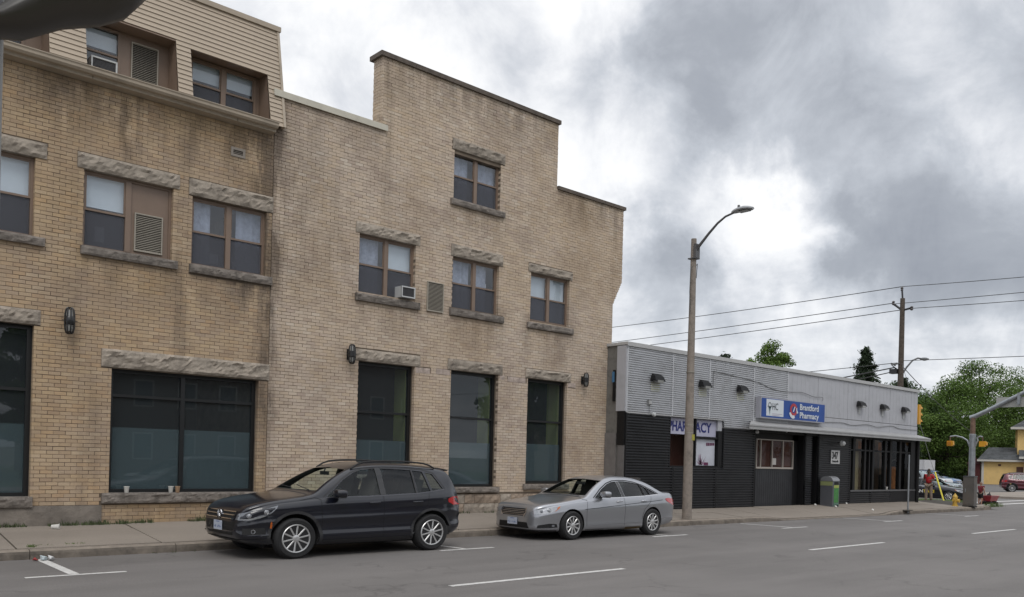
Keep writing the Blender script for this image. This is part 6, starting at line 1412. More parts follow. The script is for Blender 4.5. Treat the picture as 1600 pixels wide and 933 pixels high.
for k, (y1, zz) in enumerate(((.95, 3.02), (-.42, 3.0))):
    s_ = 1 if y1 > 0 else -1
    mb = MB(); mb.tube([(0,.1*s_,2.55),(0,.22*s_,2.85),(0,y1*.45,zz-.04),(0,y1*.75,zz+.03),(0,y1,zz)], .04, GALV, 10); mb.tube([(0,y1,zz),(0,y1,zz-.22)], .03, RUST, 8); mb.build('signal_arm', tp, smooth=True)
    g = thing('pedestrian_signal', None, None); g.parent = tp; g.location = (0, y1, zz-.30)
    tag(g, None)
    g.scale = (.62,.62,.62); mb = MB(); mb.box(-.16,.14,-.20,.18,-.20,.18,SY); mb.build('housing', g)
    mb = MB()
    if k: mb.add([(.14,-.2,.18),(.14,.18,.18),(.42,.14,.14),(.42,-.16,.14),(.14,-.2,.12),(.42,-.16,.10)], [(0,1,2,3),(0,3,5,4)], SY); mb.box(-.12,.14,-.30,-.20,-.10,.12,SY)
    else: mb.prism([(-.24,.13),(-.2,.0),(-.2,-.17),(-.26,-.13)], 'x', -.14, .12, SY); mb.box(-.19,-.16,-.13,.12,-.13,.12,M('signal_orange',(.45,.17,.02),.5))
    mb.build('visor', g)
# vehicle signal at the pharmacy corner
t = thing('traffic_signal', 'yellow three-light traffic signal seen from the side at the shop corner', 'traffic signal', (39.25, 16.75, 3.68))
mb = MB(); mb.tube([(-.75,.25,-3.6),(-.75,.25,.9)], .06, GALV, 10); mb.tube([(-.75,.25,.1),(-.05,.02,.1)], .025, GALV, 8); mb.tube([(-.75,.25,.75),(-.05,.02,.8)], .025, GALV, 8); mb.build('pole', t)
mb = MB()
mb.box(-.16,.05,-.14,.14,0,.88,SY); mb.build('housing', t)
for k in range(3):
    mb = MB(); z = .15+.29*k; vs = []; 
    for i in range(9):
        a = R(-10+200*i/8); c_, s_ = math.cos(a)*.115, math.sin(a)*.115; vs += [(.05, c_, z+s_), (.05+.24, c_, z+s_*.98-.02)]
    mb.add(vs, [(2*i,2*i+2,2*i+3,2*i+1) for i in range(8)], SY); mb.build('visor', t); mb = MB(); mb.lathe((.052,0,z), [(.10,0),(.09,.01)], M('signal_lens',(.03,.03,.03),.3), 14, axis='x'); mb.build('lens', t)
# utility pole, wires, guy
WOODP = M('weathered_wood', (.085,.068,.055), .95, var=.3, vscale=8, bump=.5)
up = thing('utility_pole', 'tall weathered wooden utility pole rising behind the pharmacy roof', 'utility pole', (47, 21, 0))
mb = MB(); mb.tube([(0,0,-.5),(0,0,5),(0,0,10.95)], [.19,.16,.12], WOODP, 14); mb.build('pole', up, smooth=True)
mb = MB(); mb.tube([(0,0,10.9),(.0,.05,11.5)], .05, BLKM, 8); mb.lathe((0,.05,11.35), [(.03,0),(.08,.06),(.05,.1),(.08,.16),(.03,.26)], M('insulator',(.09,.08,.08),.4), 10); mb.build('top_insulator', up, smooth=True)
mb = MB(); mb.tube([(0,.55,10.75),(0,0,10.3),(0,-.5,10.38)], .06, BLKM, 8)
for y, z in ((.5, 10.72), (-.5, 10.32)): mb.lathe((0,y,z), [(.04,-.08),(.09,-.02),(.05,.04),(.09,.1),(.04,.15)], M('insulator'), 10)
mb.build('crossbar', up, smooth=True)
mb = MB(); mb.tube([(.1,0,6.75),(.25,-.2,7.2),(.45,-.42,7.58),(.7,-.6,7.72),(.9,-.7,7.70)], .045, GALVD, 8); mb.build('lamp_arm', up, smooth=True)
mb = MB(); mb.lathe((1.05,-.8,7.68), [(.05,-.08),(.2,-.03),(.22,.03),(.1,.09)], M('lamp_head_grey'), 12, sx=1.5); mb.build('lamp_head', up, smooth=True)
mb = MB(); mb.tube([(-.1,0,7.4),(-.5,.3,7.3),(-.1,.2,7.1)], .05, BLKM, 6); mb.box(-.3,.1,.1,.5,6.85,7.1,BLKM); mb.tube([(0,.3,7.3),(0,.55,7.45)], .04, BLKM, 6); mb.build('hardware', up)
WIRE = M('wire', (.05,.05,.05), .6)
def wire(a, b, sag, r, label):
    a, b = Vector(a), Vector(b); pts = []
    for i in range(25): t_ = i/24; p = a.lerp(b, t_); p.z -= sag*4*t_*(1-t_); pts.append(p)
    mb = MB(); mb.tube(pts, r, WIRE, 5); return tag(mb.build('overhead_wire', smooth=True, loc=tuple(a)), label, 'wire', 'overhead wires')
wire((47,21.05,11.6), (48.5,75,12.6), .5, .022, 'topmost thin wire running left from the top of the utility pole'); wire((47,21.05,11.6), (45,-25,11.6), .8, .018, 'topmost wire leaving the frame to the right of the utility pole')
wire((47,21.55,10.75), (48.5,75,10.6), .3, .022, 'upper of the two closely spaced wires running left from the pole'); wire((47,21.4,10.7), (45,-25,10.3), .35, .018, 'upper of the paired wires right of the utility pole')
wire((47,20.5,10.35), (48.6,75,9.85), .3, .022, 'lower of the two closely spaced wires running left from the pole'); wire((47,20.5,10.35), (45,-25,9.9), .5, .018, 'lower of the paired wires right of the utility pole')
wire((47,21,7.55), (45.2,-25,7.0), .3, .018, 'single low wire right of the utility pole above the big trees'); wire((47,21.2,7.45), (48.5,70,7.3), .4, .02, 'faint low wire left of the utility pole over the pharmacy roof'); wire((47,21.4,7.2), (49,60,5.6), .9, .035, 'thick sagging cable left of the utility pole')
wire((47,21.3,7.0), (49.3,60,5.1), 1.1, .028, 'lowest sagging cable left of the utility pole'); wire((47.1,21,7.3), (75,27,4.4), .3, .022, 'thin wire slanting down from the pole to the trees')
gw = thing('guy_wire', 'steel guy wire with a bright yellow guard sloping down to the grass', 'guy wire', (42.4, 16.75, .05)); a = Vector((0,0,0)); b = Vector((47-42.4, 21-16.75, 7.5)); mb = MB(); mb.tube([a, b], .011, CAB, 6); mb.build('wire', gw)
mb = MB(); d = b.normalized(); mb.tube([d*.05+Vector((0,-.04,0)), d*1.95+Vector((0,-.04,0))], [.036,.034], M('guard_yellow',(.68,.58,.04),.5), 8); mb.build('guard', gw)
# grass strip by the pharmacy corner + weeds + litter
def tuft(mb, x, y, z, r, h, n, mat=GRASS):
    for _ in range(n):
        a = random.uniform(0, 6.28); q = r*math.sqrt(random.random()); bx_, by_ = x+math.cos(a)*q, y+math.sin(a)*q; l_ = h*random.uniform(.4, 1); d_ = random.uniform(0, 6.28); w_ = random.uniform(.004, .009)*max(1, r*3); le = l_*random.uniform(.1, .6)
        mb.add([(bx_-w_, by_, z), (bx_+w_, by_, z), (bx_+math.cos(d_)*le*.5+w_*.7, by_+math.sin(d_)*le*.5, z+l_*.6), (bx_+math.cos(d_)*le, by_+math.sin(d_)*le, z+l_)], [(0,1,2),(0,2,3)], mat)
mb = MB(); mb.box(38.2, 45.6, 16.8, 19.2, -.02, .15, M('turf', (.075,.11,.028), .95, var=.35, vscale=4)); 
for _ in range(1800): tuft(mb, random.uniform(38.2, 45.6), random.uniform(16.8, 19.1), .15, .05, .07, 2)
tag(mb.build('grass_strip', fix=False), kind='stuff')
WEED = M('weed_leaf', (.060, .078, .030), .8, var=.3, rnd=.4); mb = MB(); rr = random.Random(11)
for _ in range(230):
    x = rr.choice([rr.uniform(3.0, 8), rr.uniform(3.1, 6.3), rr.uniform(8.3, 18.6)]); dn = noise.noise(Vector((x*1.7, 0, 0)))
    if dn < -.05: continue
    h_ = rr.uniform(.03, .10)*(1.2+1.6*dn); tuft(mb, x, YW-.03-rr.uniform(0, .06), .285, .05, h_, 9, WEED)
for x, y, q in ((3.45, 14.75, .16), (3.95, 14.75, .12), (3.3, 14.62, .05)):
    for _ in range(14): tuft(mb, x+rr.uniform(-q, q), y+rr.uniform(-.05, .05), .145, .03, .05, 6, GRASS)
for _ in range(30): tuft(mb, rr.uniform(39.9, 41.5), 13.9+rr.uniform(-.1, .25), .12, .08, .22, 10, GRASS)
for _ in range(26): x = rr.uniform(-1, 39); tuft(mb, x, kerb_y(x)-.02, .0, .04, .035, 5, WEED)
tag(mb.build('weeds', fix=False), kind='stuff')
PAP = M('paper_cup_white', (.58,.57,.54), .7); TANC = M('paper_cup_tan', (.36,.24,.15), .7)
def cup(x, y, z, label, mat=PAP, lying=False):
    t = thing('paper_cup', label, 'paper cup', (x, y, z), 'discarded paper cups'); mb = MB(); mb.lathe((0,0,0), [(.030,0),(.032,.003),(.043,.105),(.045,.11),(.041,.108),(.029,.01)], mat, 16); mb.build('cup_body', t, smooth=True); mb = MB(); mb.lathe((0,0,.106), [(.046,-.004),(.047,.004),(.044,.006)], mat, 16); mb.build('rim', t)
    if lying: t.rotation_euler = (R(90), R(0), R(65)); t.scale = (1.15,)*3
    else: t.scale = (1.1,)*3
cup(5.83*CAM_K, 18.25*CAM_K, .863, 'white paper cup alone near the left end of the wide window sill'); cup(6.72*CAM_K, 18.25*CAM_K, .863, 'white paper cup beside a tan cup on the wide window sill'); cup(6.86*CAM_K, 18.25*CAM_K, .863, 'tan paper cup next to the white one on the wide window sill', TANC)
cup(4.02, 16.45, .30, 'crushed white cup lying on the sidewalk by the wall', PAP, True); cup(34.9, 16.05, .80, 'white cup on the ledge of the right-hand shop windows')
t = thing('litter', 'crumpled blue-white and red wrappers in the gutter beside the painted stall line', 'litter', (3.3, 14.12, .01)); 
for c_, ox, s_ in ((M('litter_blue', (.42,.48,.50), .6), .06, .055), (M('litter_red', (.28,.03,.03), .6), -.05, .035), (M('litter_white', (.6,.6,.6), .6), .16, .05)):
    b = bmesh.new(); bmesh.ops.create_icosphere(b, subdivisions=2, radius=s_)
    for v in b.verts: v.co += Vector((noise.noise(v.co*30), noise.noise(v.co*30+Vector((5,0,0))), noise.noise(v.co*30+Vector((0,9,0)))))*s_*.8; v.co.z = max(0, v.co.z*.8+s_*.4); v.co.x += ox
    me = bpy.data.meshes.new('wrapper'); b.to_mesh(me); b.free(); me.materials.append(c_); o = bpy.data.objects.new('wrapper', me); C.objects.link(o); o.parent = t
for x, y, lb in ((29.0, 15.9, 'small white scrap on the ground left of the litter bin'), (29.35, 15.3, 'white scrap of paper in front of the litter bin'), (31.5, 16.0, 'pale scrap at the foot of the wall right of the bin'), (29.9, 14.2, 'pale scrap on the driveway apron near the kerb')):
    mb = MB(); mb.add([(0,0,0),(.09,.02,.03),(.10,.10,.01),(.01,.08,.05),(.05,.05,.07)], [(0,1,4),(1,2,4),(2,3,4),(3,0,4),(0,3,2,1)], PAP); o = mb.build('paper_scrap'); o.location = (x, y, .145+.058*(y-14)+.01); tag(o, lb, 'litter', 'paper scraps')
# ================================================================== FAR THINGS
def recolour(o, mp):
    if o.type == 'MESH':
        for s in o.material_slots:
            m = s.material
            if m and m.name in mp: s.link = 'OBJECT'; s.material = mp[m.name]
    for c in o.children: recolour(c, mp)
def car_copy(src, loc, label, cat, name, mp, rot=0.0, scale=.83, grp=None):
    c = copy_tree(src); c.name = name; c.location = loc; c.rotation_euler = (0, 0, rot); c.scale = (scale,)*3; c['label'] = label; c['category'] = cat
    if grp: c['group'] = grp
    recolour(c, mp); return c
PI = math.pi
WINEP = M('wine_red_paint', (.09, .008, .018), .3, metal=.4, coat=1, coord='obj'); BLUEP = M('blue_paint_car', (.02, .10, .25), .3, metal=.3, coat=1, coord='obj'); WHITEP = M('white_car_paint', (.50, .52, .54), .3, coat=1, coord='obj'); TEALP = M('pale_silver_paint', (.30, .36, .38), .3, metal=.5, coat=1, coord='obj'); TAXIP = M('black_taxi_paint', (.006, .006, .012), .28, metal=.2, coat=1, coord='obj')
rs_ = car_copy(SUV, (77.0, 21.9, .02), 'wine red SUV parked before the yellow house, cut off by the right edge', 'SUV', 'parked_suv', {'dark_navy_paint': WINEP}, R(117), .93)
tx = car_copy(SED, (47.5, 17.45, .02), 'black taxi with lettering on its door behind the man in red', 'taxi', 'taxi', {'silver_paint': TAXIP}, PI/2, .83)
del_ = [c for c in tx.children if c.name.startswith('rusty')]
for c in del_: bpy.data.objects.remove(c)
tsd = Matrix.Rotation(PI, 4, 'Z')
def taxi_text(txt, mat, u, name):
    # lettering on the near door: the taxi is turned, so its other side faces the camera
    o = text_part(txt, .25, mat, name, None, (0,0,0), (1,0,0), (0,0,1), squeeze=1.25, bold=.012); me = o.data
    me.transform(Matrix.Translation((-u, .957, .52)) @ Matrix.Rotation(PI, 4, 'Z') @ Matrix.Translation((0,0,0)))
    o.location = (0,0,0); o.parent = tx; return o
taxi_text('AN', M('taxi_white', (.6,.6,.6), .5), -2.95, 'door_lettering'); taxi_text('TAXI', M('taxi_yellow', (.6,.45,.04), .5), -2.50, 'door_lettering')
car_copy(SUV, (57.0, 27.2, .02), 'pale silver car in the side lot, half hidden by the shop corner', 'car', 'parked_car', {'dark_navy_paint': TEALP}, -PI/2, .95, None)
car_copy(SED, (65, 29.9, .02), 'white sedan beyond the taxi, red lights towards the street', 'car', 'parked_car', {'silver_paint': WHITEP}, -PI/2, .95, None)
car_copy(SUV, (73.8, 27.97, .02), 'bright blue car farthest right in the side lot, under the trees', 'car', 'parked_car', {'dark_navy_paint': BLUEP}, PI/2, .95, None)
car_copy(SED, (62.8, 23.75, .02), 'silver car parked nose out in front of the blue car', 'car', 'parked_car', {'silver_paint': TEALP}, PI/2, .85, None)
car_copy(SED, (10.2, 2.15, 0), 'pale sedan parked on the near side, seen only as a reflection in the wide window', 'sedan', 'parked_sedan', {'silver_paint': WHITEP}, 0, 1.0, None)
t = thing('cargo_trailer', 'white box trailer standing behind the parked cars at the shop corner', 'trailer', (80, 36.8, 0)); t.rotation_euler = (0, 0, -PI/2); TW = M('trailer_white', (.50,.50,.51), .6, var=.05)
mb = MB(); mb.box(-1.0,3.9,-1.1,1.1,.5,2.5,TW); mb.build('box', t); mb = MB()
for k in range(9): mb.box(-.9+.58*k,-.86+.58*k,-1.115,-1.1,.5,2.5,M('trailer_rib', (.38,.38,.39), .6))
mb.build('side_rib', t); mb = MB()
for x in (1.2, 2.0): mb.lathe((x,-1.0,.33), [(.33,-.1),(.33,.1)], TYRE, 16, axis='y')
mb.build('wheel', t)
# ------------------------------------------------------------------ trees
def leafmat(name, c, t=.15):
    m = M(name, c, .75, var=.30, vscale=.5, rnd=.30); nt = m.node_tree; p = nt.nodes['Principled BSDF']; p.inputs['Specular IOR Level'].default_value = .25
    tr = nt.nodes.new('ShaderNodeBsdfTranslucent'); tr.inputs[0].default_value = (c[0]*1.4, c[1]*1.5, c[2]*.8, 1); mx = nt.nodes.new('ShaderNodeMixShader'); mx.inputs[0].default_value = t
    nt.links.new(p.outputs[0], mx.inputs[1]); nt.links.new(tr.outputs[0], mx.inputs[2]); nt.links.new(mx.outputs[0], nt.nodes['Material Output'].inputs[0]); return m
LEAF = leafmat('maple_leaf', (.078, .130, .028)); LEAF2 = leafmat('bright_leaf', (.100, .160, .034)); LEAFD = leafmat('dark_leaf', (.035, .062, .018)); FIRL = leafmat('fir_needle', (.034, .052, .028), .05); BARK = M('bark', (.06, .048, .038), .95, var=.3, vscale=5)
import numpy as np
def leaves_mesh(P, Nn, size, mat, name, parent, rng, aspect=.62):
    n = len(P); a = rng.normal(size=(n, 3)); u = np.cross(Nn, a); u /= np.linalg.norm(u, axis=1)[:, None]+1e-9; v = np.cross(Nn, u); s = size*rng.uniform(.5, 1.3, (n, 1))
    V = np.stack([P-u*s*.5, P+v*s*aspect*.5-u*s*.05, P+u*s*.5, P-v*s*aspect*.5+u*s*.05], 1).reshape(-1, 3).astype(np.float32)
    me = bpy.data.meshes.new(name); me.vertices.add(4*n); me.vertices.foreach_set('co', V.ravel()); me.loops.add(4*n); me.loops.foreach_set('vertex_index', np.arange(4*n, dtype=np.int32)); me.polygons.add(n); me.polygons.foreach_set('loop_start', np.arange(0, 4*n, 4, dtype=np.int32))
    me.update(calc_edges=True); me.materials.append(mat); o = bpy.data.objects.new(name, me); C.objects.link(o); o.parent = parent; return o
def tree(loc, h, cw, label, mat, seed, leaves=16000, size=.34, trunk_h=.3, cd=None, group=None, name='broadleaf_tree', clumps=64, low=.22, rt=.03):
    rng = np.random.default_rng(seed); rr = random.Random(seed); t = thing(name, label, 'tree', loc, group); cd = cd or cw; mb = MB(); r0 = h*rt
    mb.tube([(0,0,-.3), (rr.uniform(-.2,.2),0,h*trunk_h), (rr.uniform(-.4,.4), rr.uniform(-.4,.4), h*.62), (0,0,h*.85)], [r0, r0*.75, r0*.4, r0*.1], BARK, 10)
    Cs = []
    for i in range(clumps):
        for _ in range(40):
            p = rng.uniform(-1, 1, 3); d = math.sqrt(p[0]**2+p[1]**2+p[2]**2)
            if d < 1: break
        k = rng.uniform(.72, 1.0)/max(d, .35) if rng.random() < .62 else 1.0
        p = p*k; zz = low+(1-low)*(p[2]*.5+.5); taper = 1.0 if p[2] < .2 else (1-(p[2]-.2)*.35); c = np.array([p[0]*cw*.5*taper*.84, p[1]*cd*.5*taper*.84, zz*h*.95]); r_ = cw*rng.uniform(.06, .145); Cs.append((c, r_))
        if i % 2 == 0: mb.tube([(0, 0, h*trunk_h*rr.uniform(.8, 1.3)), (c[0]*.45, c[1]*.45, c[2]*.75), tuple(c)], [r0*.3, r0*.17, r0*.04], BARK, 6)
    mb.build('trunk', t, smooth=True); P, Nn = [], []
    w = np.array([r_**2 for _, r_ in Cs]); w = w/w.sum()
    for (c, r_), wi in zip(Cs, w):
        n = max(30, int(leaves*wi)); d = rng.normal(size=(n, 3)); d /= np.linalg.norm(d, axis=1)[:, None]; rad = r_*rng.uniform(.25, 1.15, (n, 1))**.6; q = c+d*rad*np.array([1.15, 1.15, .78]); P.append(q); nn = d*.6+rng.normal(size=(n, 3))*.5+np.array([0, 0, .45]); Nn.append(nn/np.linalg.norm(nn, axis=1)[:, None])
    leaves_mesh(np.concatenate(P), np.concatenate(Nn), size, mat, 'crown', t, rng); return t
def fir(loc, h, w, label, seed, size=.28, n_tier=26, group=None):
    rng = np.random.default_rng(seed); t = thing('fir_tree', label, 'tree', loc, group); mb = MB(); mb.tube([(0,0,-.3), (0,0,h*.97)], [h*.018, .03], BARK, 8); P, Nn = [], []
    for i in range(n_tier):
        z = h*(.12+.86*i/n_tier); r_ = w*.5*(1-i/n_tier)**.85*rng.uniform(.8, 1.1)+.12; nb = 9
        for k in range(nb):
            a = 2*math.pi*k/nb+rng.uniform(-.35, .35); L_ = r_*rng.uniform(.5, 1.2); e = np.array([math.cos(a)*L_, math.sin(a)*L_, -.16*L_+rng.uniform(-.1, .1)*L_]); zk = z+rng.uniform(-.6, .6)*h/n_tier; mb.tube([(0,0,zk), tuple(np.array([0,0,zk])+e)], [.03, .008], BARK, 4)
            m = int(60+L_*70); s = rng.uniform(.08, 1.0, (m, 1)); q = np.array([0,0,zk])+e*s+rng.normal(size=(m, 3))*np.array([.2,.2,.17])*(.6+L_*.25); P.append(q); nn = rng.normal(size=(m, 3))*.6+np.array([0,0,.7]); Nn.append(nn/np.linalg.norm(nn, axis=1)[:, None])
    mb.build('trunk', t); leaves_mesh(np.concatenate(P), np.concatenate(Nn), size, FIRL, 'crown', t, rng, .5); return t
G1 = 'trees behind the side lot'
tree((111, 50.5, -.5), 11.8, 13.5, 'lowest and leftmost broadleaf tree rising at the pharmacy corner', LEAF2, 3, 26000, .27, group=G1, low=.10)
tree((118, 46.5, -.5), 14.6, 14.5, 'broad green tree directly behind the hanging pedestrian signals', LEAF, 5, 34000, .27, group=G1, low=.12)
tree((133, 48, -.5), 18.6, 16, 'tallest broadleaf tree, its top right of the signal mast', LEAF, 8, 36000, .28, group=G1, low=.16, trunk_h=.34)
tree((148, 49, -.5), 18.2, 17, 'broadleaf tree at the right edge above the yellow house', LEAF, 12, 24000, .28, group=G1, low=.2)
tree((124, 56, -.5), 15.5, 15, 'darker broadleaf tree filling the gap behind the front row of trees', LEAFD, 21, 18000, .38, group=G1, low=.06)
tree((74, 46, -.5), 15.0, 5.4, 'small light green tree showing above the pharmacy roof, left of the firs', LEAF2, 31, 9000, .22, group=None, low=.58, clumps=36)
tree((52.5, 27.5, 0), 7.3, 4.2, 'green tree top peeping over the shop roof beside the utility pole', LEAF2, 33, 5000, .18, low=.35, clumps=24)
fir((92, 45, -.5), 15.8, 8.6, 'tall dark fir above the pharmacy roof left of the utility pole', 41)
fir((98, 44, -.5), 12.1, 4.5, 'small fir just right of the tall fir', 43); fir((103, 45.5, -.5), 13.2, 4.2, 'narrow fir top close beside the utility pole', 44)
fir((65.4, 45, -.5), 12.3, 2.6, 'tiny fir tip above the corrugated end of the pharmacy roof', 45, n_tier=18)
tree((70.9, 50, -.5), 12.3, 2.4, 'very small tree top just left of the light green tree over the roof', LEAF2, 47, 1500, .22, low=.8, clumps=10)
rng_ = np.random.default_rng(77); mbk = []
n = 34000; P = np.stack([rng_.uniform(92, 150, n), rng_.uniform(50, 58, n), rng_.uniform(-.5, 7.2, n)*rng_.uniform(.5, 1, n)], 1); Nn = rng_.normal(size=(n, 3)); Nn[:, 1] -= .7; Nn /= np.linalg.norm(Nn, axis=1)[:, None]
o = leaves_mesh(P, Nn, .65, LEAFD, 'undergrowth', None, rng_); tag(o, kind='stuff')
# ------------------------------------------------------------------ yellow house
YW_ = M('yellow_stucco', (.68, .47, .19), .85, var=.07, vscale=.6, dirt=.15, dscale=.8); SHIN = M('grey_shingle', (.085,.09,.095), .9, rnd=.25, var=.15, vscale=2); WTR = M('white_trim', (.5,.48,.44), .6)
yh = thing('yellow_house', 'yellow house with grey shingled roofs and white trim at the right edge', 'house', (112.1, 40.0, 0)); yh.rotation_euler = (0, 0, R(-70))
def yp(f, name):
    mb = MB(); f(mb); return mb.build(name, yh)
yp(lambda m: m.box(0, 4.4, 0, 7, -.5, 3.05, YW_), 'wall')
yp(lambda m: m.box(4.4, 15, -.6, 8, -.5, 3.35, YW_), 'wall')
yp(lambda m: m.box(3.75, 15, 1.3, 8.5, 3.3, 7.0, YW_), 'wall')
def shingle_roof(a, b, c, d, rows):
    """a-b eave, d-c ridge; every course a row of overlapping tabs"""
    a, b, c, d = map(Vector, (a, b, c, d)); mb = MB(); nn = (b-a).cross(d-a).normalized()
    if nn.z < 0: nn = -nn
    for i in range(rows):
        l0, l1 = a.lerp(d, i/rows), a.lerp(d, (i+1)/rows); r0, r1 = b.lerp(c, i/rows), b.lerp(c, (i+1)/rows); k = max(2, int((r0-l0).length/.4))
        for j in range(k):
            t0, t1 = j/k, (j+1)/k-.003; p = [l0.lerp(r0, t0), l0.lerp(r0, t1), l1.lerp(r1, t1), l1.lerp(r1, t0)]; mb.add([p[0]+nn*.05, p[1]+nn*.05, p[2]+nn*.015, p[3]+nn*.015, p[0], p[1]], [(0,1,2,3), (4,5,1,0)], SHIN)
    mb.add([a, b, c, d], [(0,1,2,3)], SHIN); return mb.build('roof', yh)
shingle_roof((-.45, -.45, 2.98), (4.4, -.45, 2.98), (4.4, 3.5, 4.55), (.75, 3.5, 4.55), 12); shingle_roof((-.45, 7.4, 2.98), (-.45, -.45, 2.98), (.75, 3.5, 4.55), (.75, 3.5, 4.55), 12)
shingle_roof((3.9, -1.1, 3.38), (15, -1.1, 3.38), (15, 1.35, 4.25), (3.9, 1.35, 4.25), 7); shingle_roof((3.05, .7, 6.95), (15.5, .7, 6.95), (12, 5, 9.6), (7.0, 5, 9.6), 14); shingle_roof((3.05, 9, 6.95), (3.05, .7, 6.95), (7.0, 5, 9.6), (7.0, 5, 9.6), 14)
yp(lambda m: (m.box(-.5, 4.4, -.52, -.45, 2.78, 3.0, WTR), m.box(3.85, 15, -1.18, -1.1, 3.15, 3.42, WTR), m.box(2.98, 15.5, .62, .7, 6.72, 6.98, WTR), m.box(0, .25, -.04, 0, 0, 2.8, WTR), m.box(4.4, 4.62, -.64, -.6, 0, 3.2, WTR)), 'trim')
yp(lambda m: (m.box(3.65, 4.35, -.05, 0, .9, 2.2, M('brown_door', (.10,.045,.03), .7)), m.box(3.55, 4.38, -.07, -.05, .8, .9, WTR)), 'side_window'); yp(lambda m: m.box(1.75, 2.05, -.05, 0, 2.25, 2.48, M('brown_door')), 'vent')
yp(lambda m: (m.box(5.75, 6.6, 1.25, 1.3, 4.9, 6.4, GRYT), m.box(5.65, 6.7, 1.27, 1.29, 4.8, 6.5, WTR)), 'window')
t = thing('red_shed', 'dark red shed between the signal mast and the yellow house', 'shed', (111.7, 41.4, 0)); t.rotation_euler = (0, 0, R(-70)); RS = M('shed_red', (.07,.014,.014), .85, var=.2); mb = MB(); mb.box(0,1.3,0,2,-.4,2.5,RS); mb.build('wall', t); mb = MB(); mb.prism([(-.2,2.45),(1.5,2.45),(.65,3.4)], 'y', -.2, 2.2, M('shed_roof', (.06,.02,.02), .8)); mb.build('roof', t)
tag(sheet('yard', 95, 200, 38, 70, .03, M('worn_yard', (.12,.115,.10), .95, var=.3, vscale=.5)))
# bicycles/litter by the far kerb
t = thing('parked_bicycle', 'small dark bicycle lying by the far kerb under the red SUV', 'bicycle', (66.5, 20.3, .2))
for x in (-.5, .5):
    mb = MB(); mb.tube([(x+.3*math.cos(k*PI/10), .0, .3+.3*math.sin(k*PI/10)) for k in range(21)], .025, TYRE, 6, cap=False); mb.tube([(x-.28,0,.3),(x+.28,0,.3)], .012, GALV, 4); mb.tube([(x,0,.02),(x,0,.58)], .012, GALV, 4); mb.build('wheel', t)
mb = MB(); mb.tube([(-.5,0,.3),(-.15,0,.3),(.25,0,.75),(-.3,0,.72),(-.15,0,.3)], .03, BLKM, 6); mb.tube([(-.5,0,.3),(-.3,0,.72)], .03, BLKM, 6); mb.tube([(.5,0,.3),(.3,0,.9),(.2,.2,.95)], .03, BLKM, 6); mb.build('frame', t); mb = MB(); mb.box(-.42,-.2,-.06,.06,.76,.82,BLKM); mb.build('saddle', t)
# ------------------------------------------------------------------ people
SKIN1 = M('dark_skin', (.12,.07,.045), .6, coord='obj'); SKIN2 = M('tan_skin', (.36,.20,.14), .6, coord='obj')
def skinned(name, V, E, Rr, mat, root, lv=1, rootv=0):
    me = bpy.data.meshes.new(name); me.from_pydata(V, E, []); o = bpy.data.objects.new(name, me); C.objects.link(o); md = o.modifiers.new('s', 'SKIN'); sv = me.skin_vertices[0].data
    for i, r_ in enumerate(Rr): sv[i].radius = (r_, r_) if not isinstance(r_, tuple) else r_
    sv[rootv].use_root = True; m2 = o.modifiers.new('u', 'SUBSURF'); m2.levels = lv
    dg = bpy.context.evaluated_depsgraph_get(); m3 = bpy.data.meshes.new_from_object(o.evaluated_get(dg)); bpy.data.objects.remove(o); m3.name = name; m3.materials.clear(); m3.materials.append(mat); m3.polygons.foreach_set('use_smooth', [True]*len(m3.polygons)); m3.polygons.foreach_set('material_index', [0]*len(m3.polygons))
    o = bpy.data.objects.new(name, m3); C.objects.link(o); o.parent = root; return o
